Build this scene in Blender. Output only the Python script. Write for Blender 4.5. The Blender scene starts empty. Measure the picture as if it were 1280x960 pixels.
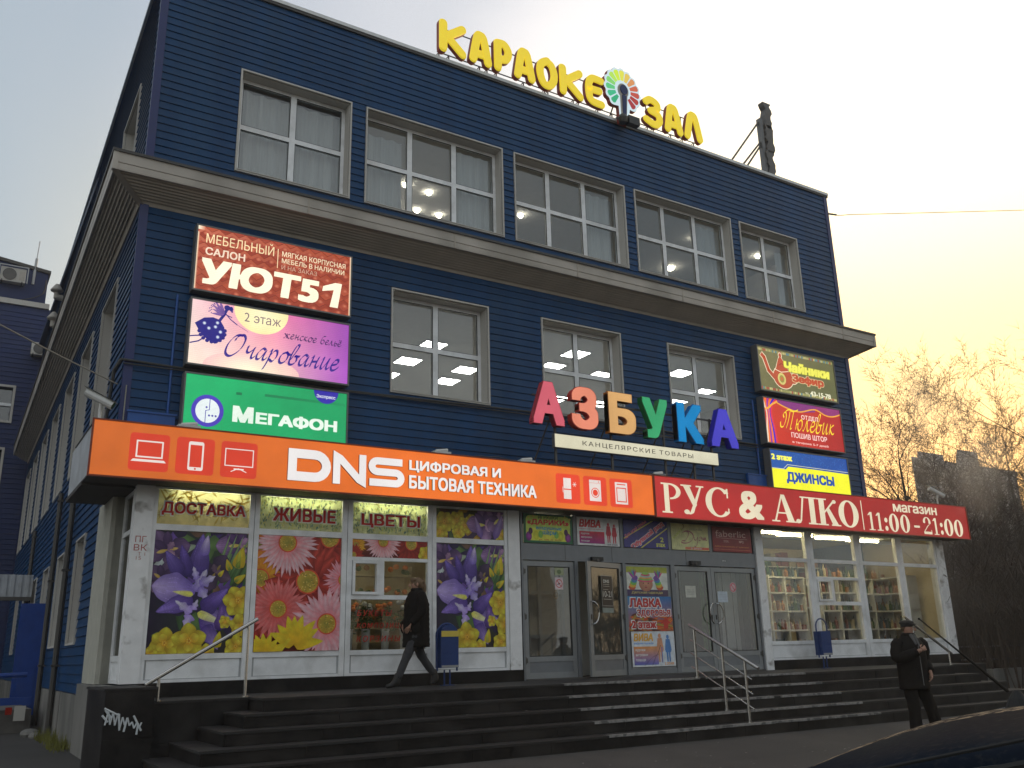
import bpy, math, random
from mathutils import Vector, Matrix
from mathutils.geometry import delaunay_2d_cdt
random.seed(7)
R = math.radians
PI = math.pi
scene = bpy.context.scene
col = scene.collection

# ------------------------------------------------------------------ camera
cam_d = bpy.data.cameras.new('camera')
cam = bpy.data.objects.new('camera', cam_d)
col.objects.link(cam)
cam_d.sensor_fit = 'HORIZONTAL'
cam_d.sensor_width = 36.0
cam_d.lens = 36.0 * 1133.24 / 1280.0
cam_d.clip_start = 0.1
cam_d.clip_end = 3000.0
_r = Vector((0.8494987, -0.5270410, -0.0240777))
_u = Vector((-0.1300964, -0.2534840, 0.9585514))
_f = Vector((0.5112992, 0.8111557, 0.2839005))
M = Matrix((( _r.x, _u.x, -_f.x, 0), (_r.y, _u.y, -_f.y, 0), (_r.z, _u.z, -_f.z, 1.65), (0, 0, 0, 1)))
cam.matrix_world = M
scene.camera = cam

# ------------------------------------------------------------------ sky and sun
SUN_AZ, SUN_EL = 60.0, 4.5        # degrees from +Y towards +X, above the horizon
sun_dir = Vector((math.sin(R(SUN_AZ)) * math.cos(R(SUN_EL)), math.cos(R(SUN_AZ)) * math.cos(R(SUN_EL)), math.sin(R(SUN_EL))))
world = bpy.data.worlds.new('World')
scene.world = world
world.use_nodes = True
nt = world.node_tree
nt.nodes.clear()
def N(t, **k):
    n = nt.nodes.new(t)
    for a, b in k.items():
        setattr(n, a, b)
    return n
L = lambda a, b: nt.links.new(a, b)
out = N('ShaderNodeOutputWorld')
sky = N('ShaderNodeTexSky', sky_type='NISHITA')
sky.sun_disc = False
sky.sun_elevation = R(SUN_EL)
sky.sun_rotation = R(SUN_AZ)
sky.dust_density = 1.0
bg1 = N('ShaderNodeBackground')
bg1.inputs[1].default_value = 0.05
L(sky.outputs[0], bg1.inputs[0])
# thin overcast veil: brightness by angle from the veiled sun, warmer low down
geo = N('ShaderNodeNewGeometry')
tc = N('ShaderNodeTexCoord')
dot = N('ShaderNodeVectorMath', operation='DOT_PRODUCT')
nrm = N('ShaderNodeVectorMath', operation='NORMALIZE')
L(tc.outputs['Generated'], nrm.inputs[0])
L(nrm.outputs[0], dot.inputs[0])
sd = Vector((math.sin(R(SUN_AZ + 3)) * math.cos(R(17)), math.cos(R(SUN_AZ + 3)) * math.cos(R(17)), math.sin(R(17))))
dot.inputs[1].default_value = sd
noi = N('ShaderNodeTexNoise')
noi.inputs['Scale'].default_value = 2.2
noi.inputs['Detail'].default_value = 4
mp = N('ShaderNodeMapping')
mp.inputs['Scale'].default_value = (1, 1, 3.5)
L(nrm.outputs[0], mp.inputs[0]); L(mp.outputs[0], noi.inputs['Vector'])
nadd = N('ShaderNodeMath', operation='MULTIPLY_ADD')
nadd.inputs[1].default_value = 0.075
L(noi.outputs[0], nadd.inputs[0]); L(dot.outputs['Value'], nadd.inputs[2])
mr = N('ShaderNodeMapRange')
mr.inputs['From Min'].default_value = -1
mr.inputs['From Max'].default_value = 1
L(nadd.outputs[0], mr.inputs['Value'])
rp = N('ShaderNodeValToRGB')
cr = rp.color_ramp
cr.interpolation = 'EASE'
stops = [(0.0, (0.40, 0.41, 0.42)), (0.45, (0.40, 0.415, 0.43)), (0.62, (0.30, 0.335, 0.36)), (0.72, (0.235, 0.285, 0.33)), (0.80, (0.27, 0.305, 0.345)),
         (0.86, (0.335, 0.35, 0.385)), (0.915, (0.43, 0.43, 0.45)), (0.955, (0.66, 0.62, 0.60)), (0.985, (1.0, 0.90, 0.76)), (1.0, (1.35, 1.2, 0.95))]
cr.elements[0].position = 0; cr.elements[0].color = (*stops[0][1], 1)
cr.elements[1].position = 1; cr.elements[1].color = (*stops[-1][1], 1)
for p, c in stops[1:-1]:
    e = cr.elements.new(p); e.color = (*c, 1)
# keep the ramp inside 0..1 by scaling it, and scale back in the background strength
for e in cr.elements:
    e.color = (e.color[0] / 1.7, e.color[1] / 1.7, e.color[2] / 1.7, 1)
L(mr.outputs[0], rp.inputs[0])
# orange band close to the horizon under the sun
sep = N('ShaderNodeSeparateXYZ'); L(nrm.outputs[0], sep.inputs[0])
band = N('ShaderNodeMapRange', interpolation_type='SMOOTHSTEP')
band.inputs['From Min'].default_value = 0.40; band.inputs['From Max'].default_value = 0.14
L(sep.outputs[2], band.inputs['Value'])
prox = N('ShaderNodeMapRange', interpolation_type='SMOOTHSTEP')
prox.inputs['From Min'].default_value = 0.45; prox.inputs['From Max'].default_value = 0.97
L(dot.outputs['Value'], prox.inputs['Value'])
bm = N('ShaderNodeMath', operation='MULTIPLY')
L(band.outputs[0], bm.inputs[0]); L(prox.outputs[0], bm.inputs[1])
mixo = N('ShaderNodeMix', data_type='RGBA')
L(bm.outputs[0], mixo.inputs[0]); L(rp.outputs[0], mixo.inputs[6])
mixo.inputs[7].default_value = (0.72 / 1.7, 0.30 / 1.7, 0.06 / 1.7, 1)
yb = N('ShaderNodeMapRange', interpolation_type='SMOOTHSTEP')
yb.inputs['From Min'].default_value = 0.62; yb.inputs['From Max'].default_value = 0.28
L(sep.outputs[2], yb.inputs['Value'])
ym = N('ShaderNodeMath', operation='MULTIPLY'); L(yb.outputs[0], ym.inputs[0]); L(prox.outputs[0], ym.inputs[1])
mixy = N('ShaderNodeMix', data_type='RGBA')
L(ym.outputs[0], mixy.inputs[0]); L(rp.outputs[0], mixy.inputs[6]); mixy.inputs[7].default_value = (1.15 / 1.7, 0.88 / 1.7, 0.36 / 1.7, 1)
L(mixy.outputs[2], mixo.inputs[6])
bg2 = N('ShaderNodeBackground')
bg2.inputs[1].default_value = 1.7
L(mixo.outputs[2], bg2.inputs[0])
addw = N('ShaderNodeAddShader')
L(bg1.outputs[0], addw.inputs[0]); L(bg2.outputs[0], addw.inputs[1]); L(addw.outputs[0], out.inputs[0])

sl = bpy.data.lights.new('sun', 'SUN')
sl.energy = 0.5
sl.angle = R(8)
sl.color = (1.0, 0.72, 0.42)
so = bpy.data.objects.new('sun', sl)
col.objects.link(so)
so.rotation_euler = sun_dir.to_track_quat('Z', 'Y').to_euler()
so.location = (60, 40, 40)
scene.view_settings.view_transform = 'Standard'
scene.view_settings.look = 'None'
scene.view_settings.exposure = 0.6
scene.view_settings.gamma = 1.0
scene.cycles.use_denoising = True
scene.cycles.volume_step_rate = 2.0
scene.cycles.volume_max_steps = 96
scene.cycles.transparent_max_bounces = 24

# ------------------------------------------------------------------ materials
def lin(c):
    c = c / 255.0
    return c / 12.92 if c <= 0.04045 else ((c + 0.055) / 1.055) ** 2.4
def S(r, g, b, k=1.0, cap=9.0):
    return tuple(min(cap, lin(v) * k) for v in (r, g, b))
MATS = {}
def mat(name, c, rough=0.6, metal=0.0, var=0.12, scale=6.0, bump=0.0, bscale=40.0, spec=0.5, stretch=None, c2=None, c2amt=0.5, c2scale=2.0, c2lo=0.45, c2hi=0.62):
    m = bpy.data.materials.new(name); m.use_nodes = True
    t = m.node_tree; b = t.nodes['Principled BSDF']
    b.inputs['Roughness'].default_value = rough
    b.inputs['Metallic'].default_value = metal
    b.inputs['Specular IOR Level'].default_value = spec
    if spec < .1: b.inputs['IOR'].default_value = 1.08
    tc = t.nodes.new('ShaderNodeTexCoord'); mp = t.nodes.new('ShaderNodeMapping')
    if stretch: mp.inputs['Scale'].default_value = stretch
    g = t.nodes.new('ShaderNodeNewGeometry')
    t.links.new(g.outputs['Position'], mp.inputs[0])
    n = t.nodes.new('ShaderNodeTexNoise'); n.inputs['Scale'].default_value = scale; n.inputs['Detail'].default_value = 5
    t.links.new(mp.outputs[0], n.inputs['Vector'])
    r = t.nodes.new('ShaderNodeMapRange')
    r.inputs['From Min'].default_value = 0.25; r.inputs['From Max'].default_value = 0.75
    r.inputs['To Min'].default_value = 1 - var; r.inputs['To Max'].default_value = 1 + var
    t.links.new(n.outputs[0], r.inputs['Value'])
    mx = t.nodes.new('ShaderNodeVectorMath'); mx.operation = 'SCALE'
    mx.inputs[0].default_value = c
    t.links.new(r.outputs[0], mx.inputs['Scale'])
    last = mx.outputs[0]
    if c2:
        n2 = t.nodes.new('ShaderNodeTexNoise'); n2.inputs['Scale'].default_value = c2scale; n2.inputs['Detail'].default_value = 6
        t.links.new(mp.outputs[0], n2.inputs['Vector'])
        r2 = t.nodes.new('ShaderNodeMapRange'); r2.inputs['From Min'].default_value = c2lo; r2.inputs['From Max'].default_value = c2hi
        r2.inputs['To Max'].default_value = c2amt
        t.links.new(n2.outputs[0], r2.inputs['Value'])
        m2 = t.nodes.new('ShaderNodeMix'); m2.data_type = 'RGBA'
        t.links.new(r2.outputs[0], m2.inputs[0]); t.links.new(last, m2.inputs[6]); m2.inputs[7].default_value = (*c2, 1)
        last = m2.outputs[2]
    t.links.new(last, b.inputs['Base Color'])
    if bump > 0:
        n3 = t.nodes.new('ShaderNodeTexNoise'); n3.inputs['Scale'].default_value = bscale; n3.inputs['Detail'].default_value = 4
        t.links.new(mp.outputs[0], n3.inputs['Vector'])
        bp = t.nodes.new('ShaderNodeBump'); bp.inputs['Strength'].default_value = bump; bp.inputs['Distance'].default_value = 0.02
        t.links.new(n3.outputs[0], bp.inputs['Height']); t.links.new(bp.outputs[0], b.inputs['Normal'])
    MATS[name] = m
    return m
def emit(name, c, strength=1.0, var=0.0):
    m = bpy.data.materials.new(name); m.use_nodes = True
    t = m.node_tree; t.nodes.clear()
    o = t.nodes.new('ShaderNodeOutputMaterial'); e = t.nodes.new('ShaderNodeEmission')
    e.inputs[0].default_value = (*c, 1); e.inputs[1].default_value = strength
    t.links.new(e.outputs[0], o.inputs[0])
    if var:
        n = t.nodes.new('ShaderNodeTexNoise'); n.inputs['Scale'].default_value = 1.6; n.inputs['Detail'].default_value = 3
        g = t.nodes.new('ShaderNodeNewGeometry'); t.links.new(g.outputs['Position'], n.inputs['Vector'])
        r = t.nodes.new('ShaderNodeMapRange'); r.inputs['From Min'].default_value = .3; r.inputs['From Max'].default_value = .7
        r.inputs['To Min'].default_value = strength * (1 - var); r.inputs['To Max'].default_value = strength * (1 + var)
        t.links.new(n.outputs[0], r.inputs['Value']); t.links.new(r.outputs[0], e.inputs[1])
    MATS[name] = m
    return m
def print_mat(name, kind='paper', strength=1.0, tubes=0.0, tube_scale=8.0, trans=0.0):
    """kind 'lit': face of a backlit box; 'paper': printed film or board. Colour comes from the print itself."""
    m = bpy.data.materials.new(name); m.use_nodes = True
    t = m.node_tree; t.nodes.clear()
    o = t.nodes.new('ShaderNodeOutputMaterial')
    a = t.nodes.new('ShaderNodeVertexColor'); a.layer_name = 'Col'
    if kind == 'lit':
        e = t.nodes.new('ShaderNodeEmission'); t.links.new(a.outputs[0], e.inputs[0])
        e.inputs[1].default_value = strength
        g = t.nodes.new('ShaderNodeNewGeometry')
        n = t.nodes.new('ShaderNodeTexNoise'); n.inputs['Scale'].default_value = 2.2; n.inputs['Detail'].default_value = 4
        t.links.new(g.outputs['Position'], n.inputs['Vector'])
        r = t.nodes.new('ShaderNodeMapRange'); r.inputs['From Min'].default_value = .3; r.inputs['From Max'].default_value = .7
        r.inputs['To Min'].default_value = strength * .90; r.inputs['To Max'].default_value = strength * 1.06
        t.links.new(n.outputs[0], r.inputs['Value'])
        w = t.nodes.new('ShaderNodeTexWave'); w.bands_direction = 'Z'; w.inputs['Scale'].default_value = tube_scale
        w.inputs['Distortion'].default_value = 0.25
        t.links.new(g.outputs['Position'], w.inputs['Vector'])
        r3 = t.nodes.new('ShaderNodeMapRange'); r3.inputs['To Min'].default_value = 1 - tubes; r3.inputs['To Max'].default_value = 1
        t.links.new(w.outputs[0], r3.inputs['Value'])
        mu = t.nodes.new('ShaderNodeMath'); mu.operation = 'MULTIPLY'
        t.links.new(r.outputs[0], mu.inputs[0]); t.links.new(r3.outputs[0], mu.inputs[1])
        t.links.new(mu.outputs[0], e.inputs[1])
        gl = t.nodes.new('ShaderNodeBsdfGlossy'); gl.inputs['Roughness'].default_value = .35; gl.inputs[0].default_value = (.05, .05, .05, 1)
        ad = t.nodes.new('ShaderNodeAddShader'); t.links.new(e.outputs[0], ad.inputs[0]); t.links.new(gl.outputs[0], ad.inputs[1])
        t.links.new(ad.outputs[0], o.inputs[0])
    else:
        b = t.nodes.new('ShaderNodeBsdfPrincipled'); b.inputs['Roughness'].default_value = .35
        n = t.nodes.new('ShaderNodeTexNoise'); n.inputs['Scale'].default_value = 9; n.inputs['Detail'].default_value = 6
        g = t.nodes.new('ShaderNodeNewGeometry'); t.links.new(g.outputs['Position'], n.inputs['Vector'])
        r = t.nodes.new('ShaderNodeMapRange'); r.inputs['From Min'].default_value = .3; r.inputs['From Max'].default_value = .7
        r.inputs['To Min'].default_value = .80; r.inputs['To Max'].default_value = 1.12
        t.links.new(n.outputs[0], r.inputs['Value'])
        mx = t.nodes.new('ShaderNodeVectorMath'); mx.operation = 'SCALE'
        t.links.new(a.outputs[0], mx.inputs[0]); t.links.new(r.outputs[0], mx.inputs['Scale'])
        t.links.new(mx.outputs[0], b.inputs['Base Color'])
        if trans > 0:
            tr = t.nodes.new('ShaderNodeBsdfTranslucent'); t.links.new(mx.outputs[0], tr.inputs[0])
            ms = t.nodes.new('ShaderNodeMixShader'); ms.inputs[0].default_value = trans
            t.links.new(b.outputs[0], ms.inputs[1]); t.links.new(tr.outputs[0], ms.inputs[2]); t.links.new(ms.outputs[0], o.inputs[0])
        else:
            t.links.new(b.outputs[0], o.inputs[0])
    MATS[name] = m
    return m
def glass_mat(name, tint, rough=0.02, refl=1.0):
    m = bpy.data.materials.new(name); m.use_nodes = True
    t = m.node_tree; t.nodes.clear()
    o = t.nodes.new('ShaderNodeOutputMaterial')
    tr = t.nodes.new('ShaderNodeBsdfTransparent'); tr.inputs[0].default_value = (*tint, 1)
    gl = t.nodes.new('ShaderNodeBsdfGlossy'); gl.inputs['Roughness'].default_value = rough; gl.inputs[0].default_value = (refl, refl, refl, 1)
    g = t.nodes.new('ShaderNodeNewGeometry')
    n = t.nodes.new('ShaderNodeTexNoise'); n.inputs['Scale'].default_value = 0.8; n.inputs['Detail'].default_value = 1
    t.links.new(g.outputs['Position'], n.inputs['Vector'])
    bp = t.nodes.new('ShaderNodeBump'); bp.inputs['Strength'].default_value = .25; bp.inputs['Distance'].default_value = .02
    t.links.new(n.outputs[0], bp.inputs['Height']); t.links.new(bp.outputs[0], gl.inputs['Normal'])
    dt = t.nodes.new('ShaderNodeVectorMath'); dt.operation = 'DOT_PRODUCT'
    t.links.new(g.outputs['Incoming'], dt.inputs[0]); t.links.new(g.outputs['Normal'], dt.inputs[1])
    def mth(op, a, b):
        q = t.nodes.new('ShaderNodeMath'); q.operation = op
        for i_, v_ in enumerate((a, b)):
            if v_ is None: continue
            if isinstance(v_, (int, float)): q.inputs[i_].default_value = v_
            else: t.links.new(v_, q.inputs[i_])
        return q.outputs[0]
    fz = mth('POWER', mth('SUBTRACT', 1.0, mth('ABSOLUTE', dt.outputs['Value'], None)), 5.0)
    fr_ = mth('ADD', mth('MULTIPLY', fz, .85), .13)
    front = mth('SUBTRACT', 1.0, g.outputs['Backfacing'])
    class _o: pass
    mu = _o(); mu.outputs = [mth('MULTIPLY', fr_, front)]
    ms = t.nodes.new('ShaderNodeMixShader')
    t.links.new(mu.outputs[0], ms.inputs[0]); t.links.new(tr.outputs[0], ms.inputs[1]); t.links.new(gl.outputs[0], ms.inputs[2])
    t.links.new(ms.outputs[0], o.inputs[0])
    MATS[name] = m
    return m

mat('asphalt', (.060, .054, .050), .9, var=.25, scale=1.4, bump=.5, bscale=90, c2=(.036, .034, .032), c2amt=.6, c2scale=.35)
mat('granite_black', (.010, .0085, .008), .5, var=.35, scale=14, bump=.08, bscale=60, c2=(.045, .040, .037), c2amt=.5, c2scale=1.6, spec=.2)
mat('granite_tread', (.026, .023, .022), .6, var=.3, scale=9, bump=.1, bscale=60, c2=(.03, .03, .03), c2amt=.7, c2scale=1.2, spec=.3)
mat('nosing_strip', (.24, .23, .22), .7, var=.35, scale=16, c2=(.08, .08, .08), c2amt=.9, c2scale=7, c2lo=.52, c2hi=.6)
mat('concrete', (.20, .19, .175), .9, var=.25, scale=3, bump=.5, bscale=30, c2=(.10, .10, .09), c2amt=.8, c2scale=1.5, stretch=(1, 1, .35))
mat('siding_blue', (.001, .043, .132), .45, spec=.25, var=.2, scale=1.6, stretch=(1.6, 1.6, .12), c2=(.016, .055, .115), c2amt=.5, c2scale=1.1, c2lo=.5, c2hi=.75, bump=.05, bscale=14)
mat('siding_groove', (.006, .02, .06), .6)
mat('corner_blue', (.003, .014, .11), .35, var=.1)
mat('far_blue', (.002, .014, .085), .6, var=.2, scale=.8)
mat('pipe_blue', (.01, .08, .32), .4)
mat('door_blue', (.008, .05, .26), .45, var=.15)
mat('trim_grey', (.52, .50, .46), .55, var=.08, scale=2, c2=(.36, .33, .30), c2amt=.5, c2scale=1.0, stretch=(1, 1, .4))
mat('cornice_grey', (.46, .42, .37), .55, var=.12, scale=1.5, c2=(.20, .18, .15), c2amt=.5, c2scale=.8)
mat('soffit_brown', (.42, .37, .31), .6, var=.12, scale=2)
mat('flashing_dark', (.05, .045, .04), .5)
mat('roof_cap', (.62, .62, .60), .35, metal=.3)
mat('pvc_white', (.82, .83, .84), .35, var=.06, c2=(.40, .40, .38), c2amt=.35, c2scale=2.5)
mat('pvc_grey', (.40, .41, .42), .4, var=.05)
mat('column_white', (.80, .80, .80), .6, var=.08, c2=(.22, .20, .18), c2amt=.8, c2scale=3.2, c2lo=.56, c2hi=.68)
mat('cream_plaster', (.42, .41, .35), .85, var=.1, bump=.2)
mat('alu_grey', (.20, .21, .225), .4, metal=.35, var=.08)
mat('alu_light', (.27, .28, .285), .4, metal=.35, var=.08)
mat('gasket', (.03, .03, .03), .6)
mat('steel', (.55, .54, .52), .25, metal=.95, var=.1)
mat('steel_dark', (.10, .095, .09), .5, metal=.4)
mat('canopy_white', (.45, .47, .50), .6, var=.08, c2=(.30, .31, .32), c2amt=.5)
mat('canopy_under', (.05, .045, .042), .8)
mat('sign_rim', (.25, .04, .012), .45)
mat('frame_grey', (.16, .16, .16), .5, metal=.3)
mat('black_plastic', (.015, .015, .015), .4)
mat('cable_dark', (.05, .05, .05), .6)
mat('cable_light', (.30, .29, .26), .6)
mat('camera_white', (.6, .6, .58), .4)
mat('interior_wall', (.45, .43, .40), .9, var=.08)
mat('interior_warm', (.52, .43, .26), .9, var=.1)
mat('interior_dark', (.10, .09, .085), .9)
mat('ceiling_tile', (.62, .61, .58), .9, var=.05)
mat('curtain', (.50, .50, .49), .9, var=.1, stretch=(6, 1, .2), scale=4)
mat('shelf_white', (.55, .55, .53), .5)
mat('bin_blue', (.006, .035, .16), .45, var=.1)
mat('bin_yellow', (.65, .50, .08), .5)
mat('grating', (.30, .30, .30), .6)
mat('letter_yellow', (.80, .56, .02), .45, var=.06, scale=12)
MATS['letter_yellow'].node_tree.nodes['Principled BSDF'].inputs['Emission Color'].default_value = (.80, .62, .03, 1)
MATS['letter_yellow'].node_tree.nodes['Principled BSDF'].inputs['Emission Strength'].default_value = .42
mat('letter_side_red', (.28, .03, .015), .5)
mat('letter_white', (.80, .80, .80), .35, var=.04)
mat('bark', (.075, .052, .036), .9, var=.3, scale=8)
mat('twigs', (.07, .045, .032), .9, var=.3, scale=3)
mat('twigs_dark', (.055, .040, .030), .9, var=.3, scale=3)
mat('apartment_panel', (.42, .38, .35), .9, var=.15, scale=.3)
mat('apartment_glass', (.05, .05, .055), .2)
mat('skin', (.36, .20, .14), .6, var=.05)
mat('hair_brown', (.13, .080, .042), .7, var=.3, scale=60)
mat('coat_black', (.009, .0075, .0068), .8, spec=.15, var=.3, scale=20, bump=.3, bscale=60)
mat('jeans_grey', (.038, .038, .042), .9, var=.2, scale=20)
mat('boots', (.014, .013, .013), .6)
mat('scarf_grey', (.10, .10, .10), .9)
mat('cap_black', (.02, .018, .018), .85)
mat('trousers', (.010, .0085, .0078), .9, spec=.15, var=.2)
mat('car_paint', (.010, .014, .022), .42, var=.15, scale=30, c2=(.05, .048, .045), c2amt=.35, c2scale=45, c2lo=.52, c2hi=.7, spec=.04)
mat('car_frost', (.06, .05, .045), .7, var=.5, scale=70, bump=.5, bscale=120, c2=(.40, .30, .20), c2amt=.9, c2scale=30, c2lo=.50, c2hi=.56, spec=.04)
mat('car_glass', (.012, .014, .016), .08, spec=.8)
mat('rubber', (.012, .012, .012), .8)
mat('chrome', (.6, .6, .6), .15, metal=1)
mat('lamp_red', (.35, .02, .01), .2)
mat('weed', (.16, .16, .03), .9, var=.4, scale=20)
mat('graffiti', (.55, .58, .60), .6)
mat('graffiti_red', (.42, .10, .08), .7)
mat('wall_grey', (.14, .13, .12), .9, var=.2)
mat('bottle_a', (.04, .09, .03), .15); mat('bottle_b', (.30, .13, .04), .2); mat('bottle_c', (.36, .30, .18), .3); mat('bottle_d', (.20, .05, .03), .3); mat('bottle_e', (.06, .09, .10), .2)
mat('leaf_green', (.05, .11, .025), .8, var=.4, scale=10)
mat('petal_orange', (.7, .20, .04), .7, var=.3, scale=10)
mat('vase_white', (.6, .6, .58), .4)
emit('tube_light', (1.0, .92, .62), 16.0)
emit('tube_shop', (1.0, .82, .44), 36.0)
emit('troffer', (1.0, .98, .90), 13.0)
emit('bulb', (1.0, .90, .72), 34.0)
print_mat('lit_print', 'lit', .80, tubes=.10, tube_scale=9)
print_mat('lit_print_green', 'lit', .74, tubes=.22, tube_scale=14)
print_mat('lit_sign', 'lit', .70)
print_mat('print', 'paper')
print_mat('print_film', 'paper', trans=.45)
glass_mat('glass', (.88, .90, .90))
glass_mat('glass_dark', (.45, .45, .44))

# ------------------------------------------------------------------ object helpers
BASE = {}
class MB:
    """collects geometry; build() links ONE mesh object"""
    def __init__(s, xf=None, flip=False):
        s.v = []; s.f = []; s.m = []; s.xf = xf; s.smooth = False; s.flip = flip
    def quad(s, a, b, c, d, m=0):
        i = len(s.v); s.v += [a, b, c, d]; s.f.append((i, i + 1, i + 2, i + 3)); s.m.append(m)
    def poly(s, pts, m=0):
        i = len(s.v); s.v += list(pts); s.f.append(tuple(range(i, i + len(pts)))); s.m.append(m)
    def box(s, x0, x1, y0, y1, z0, z1, m=0, front=None):
        i = len(s.v)
        s.v += [(x0, y0, z0), (x1, y0, z0), (x1, y1, z0), (x0, y1, z0), (x0, y0, z1), (x1, y0, z1), (x1, y1, z1), (x0, y1, z1)]
        fs = [(0, 3, 2, 1), (4, 5, 6, 7), (0, 1, 5, 4), (1, 2, 6, 5), (2, 3, 7, 6), (3, 0, 4, 7)]
        for k, f in enumerate(fs):
            s.f.append(tuple(i + q for q in f)); s.m.append(front if (front is not None and k == 2) else m)
        return s
    def tube(s, p, q, r, r2=None, n=8, m=0, caps=True):
        p = Vector(p); q = Vector(q); r2 = r if r2 is None else r2
        d = (q - p)
        if d.length < 1e-6: return s
        d.normalize()
        a = d.orthogonal().normalized(); b = d.cross(a)
        i = len(s.v)
        for (c, rr) in ((p, r), (q, r2)):
            for k in range(n):
                t = 2 * PI * k / n
                s.v.append(tuple(c + (a * math.cos(t) + b * math.sin(t)) * rr))
        for k in range(n):
            k2 = (k + 1) % n
            s.f.append((i + k, i + k2, i + n + k2, i + n + k)); s.m.append(m)
        if caps:
            s.f.append(tuple(i + k for k in reversed(range(n)))); s.m.append(m)
            s.f.append(tuple(i + n + k for k in range(n))); s.m.append(m)
        return s
    def path(s, pts, r, n=8, m=0):
        for a, b in zip(pts[:-1], pts[1:]):
            s.tube(a, b, r, n=n, m=m)
        return s
    def ellipsoid(s, c, r, nu=12, nv=8, m=0, rot=None):
        i = len(s.v); c = Vector(c)
        for a in range(nv + 1):
            th = PI * a / nv
            for b in range(nu):
                ph = 2 * PI * b / nu
                v = Vector((r[0] * math.sin(th) * math.cos(ph), r[1] * math.sin(th) * math.sin(ph), r[2] * math.cos(th)))
                if rot: v = rot @ v
                s.v.append(tuple(c + v))
        for a in range(nv):
            for b in range(nu):
                b2 = (b + 1) % nu
                s.f.append((i + a * nu + b, i + (a + 1) * nu + b, i + (a + 1) * nu + b2, i + a * nu + b2)); s.m.append(m)
        return s
    def lathe(s, c, prof, n=14, m=0):
        i = len(s.v)
        for (r, z) in prof:
            for k in range(n):
                t = 2 * PI * k / n
                s.v.append((c[0] + r * math.cos(t), c[1] + r * math.sin(t), c[2] + z))
        for a in range(len(prof) - 1):
            for k in range(n):
                k2 = (k + 1) % n
                s.f.append((i + a * n + k, i + a * n + k2, i + (a + 1) * n + k2, i + (a + 1) * n + k)); s.m.append(m)
        return s
    def prism(s, pts, y0, y1, m=0, mf=None):
        """outline in x,z; front face at y0, back at y1 (y0 < y1)"""
        n = len(pts); i = len(s.v)
        s.v += [(p[0], y0, p[1]) for p in pts] + [(p[0], y1, p[1]) for p in pts]
        s.f.append(tuple(i + k for k in range(n))); s.m.append(m if mf is None else mf)
        s.f.append(tuple(i + n + k for k in reversed(range(n)))); s.m.append(m)
        for k in range(n):
            k2 = (k + 1) % n
            s.f.append((i + k2, i + k, i + n + k, i + n + k2)); s.m.append(m)
        return s
    def mesh(s, name, mats, off=(0, 0, 0)):
        vs = s.v
        if s.xf: vs = [s.xf(v) for v in vs]
        me = bpy.data.meshes.new(name)
        me.from_pydata([(v[0] - off[0], v[1] - off[1], v[2] - off[2]) for v in vs], [], [tuple(reversed(f)) for f in s.f] if s.flip else s.f)
        for mm in (mats if isinstance(mats, (list, tuple)) else [mats]):
            me.materials.append(MATS[mm] if isinstance(mm, str) else mm)
        if any(s.m):
            me.polygons.foreach_set('material_index', s.m)
        if s.smooth:
            me.polygons.foreach_set('use_smooth', [True] * len(me.polygons))
        me.update()
        return me
    def build(s, name, mats, parent=None):
        off = BASE.get(parent.name, (0, 0, 0)) if parent else (0, 0, 0)
        me = s.mesh(name, mats, off)
        o = bpy.data.objects.new(name, me); col.objects.link(o)
        if parent:
            o.parent = parent; BASE[o.name] = off
        return o
def tag(o, label=None, cat=None, group=None, kind=None):
    if label: o['label'] = label
    if cat: o['category'] = cat
    if group: o['group'] = group
    if kind: o['kind'] = kind
    return o
def thing(name, label, cat, loc=(0, 0, 0), group=None):
    o = bpy.data.objects.new(name, None); o.empty_display_size = .2
    col.objects.link(o); o.location = loc; BASE[o.name] = tuple(loc)
    return tag(o, label, cat, group)
def single(name, mb, mats, label, cat, group=None):
    """a thing that is one mesh, origin at the world origin is moved to its base"""
    vs = [mb.xf(v) for v in mb.v] if mb.xf else mb.v
    cx = (min(v[0] for v in vs) + max(v[0] for v in vs)) / 2; cy = (min(v[1] for v in vs) + max(v[1] for v in vs)) / 2
    cz = min(v[2] for v in vs)
    me = mb.mesh(name, mats, (cx, cy, cz))
    o = bpy.data.objects.new(name, me); col.objects.link(o); o.location = (cx, cy, cz)
    return tag(o, label, cat, group)
def structure(name, mb, mats):
    o = mb.build(name, mats); o['kind'] = 'structure'; return o
def instance(name, me, parent, loc=(0, 0, 0)):
    o = bpy.data.objects.new(name, me); col.objects.link(o)
    off = BASE.get(parent.name, (0, 0, 0)); o.parent = parent
    o.location = (loc[0] - off[0], loc[1] - off[1], loc[2] - off[2]); BASE[o.name] = off
    return o

# ------------------------------------------------------------------ text
_tc = bpy.data.curves.new('text_source', 'FONT')
_to = bpy.data.objects.new('text_source', _tc)
col.objects.link(_to)
_cache = {}
def shifts(bold):
    """bold letters: the outline laid down again, shifted a little each way"""
    if bold <= 0: return [(0, 0)]
    q = [(1, 1), (-1, 1), (-1, -1), (1, -1)] + ([] if bold < .02 else [(1, 0), (0, 1), (-1, 0), (0, -1)])
    return [(0, 0)] + [(bold * a, bold * b * .8) for a, b in q]
def glyphs(s, bold=0.0, shear=0.0, space=1.0):
    bold = min(bold, 0.0)
    k = (s, bold, shear, space)
    if k in _cache: return _cache[k]
    out_v, out_t, x = [], [], 0.0
    adv = _advance()
    for ch in s:
        if ch != ' ':
            gv, gt = _glyph(ch, bold); i = len(out_v)
            out_v += [(p[0] + x + p[1] * shear, p[1]) for p in gv]; out_t += [tuple(i + q for q in f) for f in gt]
        x += adv(ch) * space
    _cache[k] = (out_v, out_t)
    return _cache[k]
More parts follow.
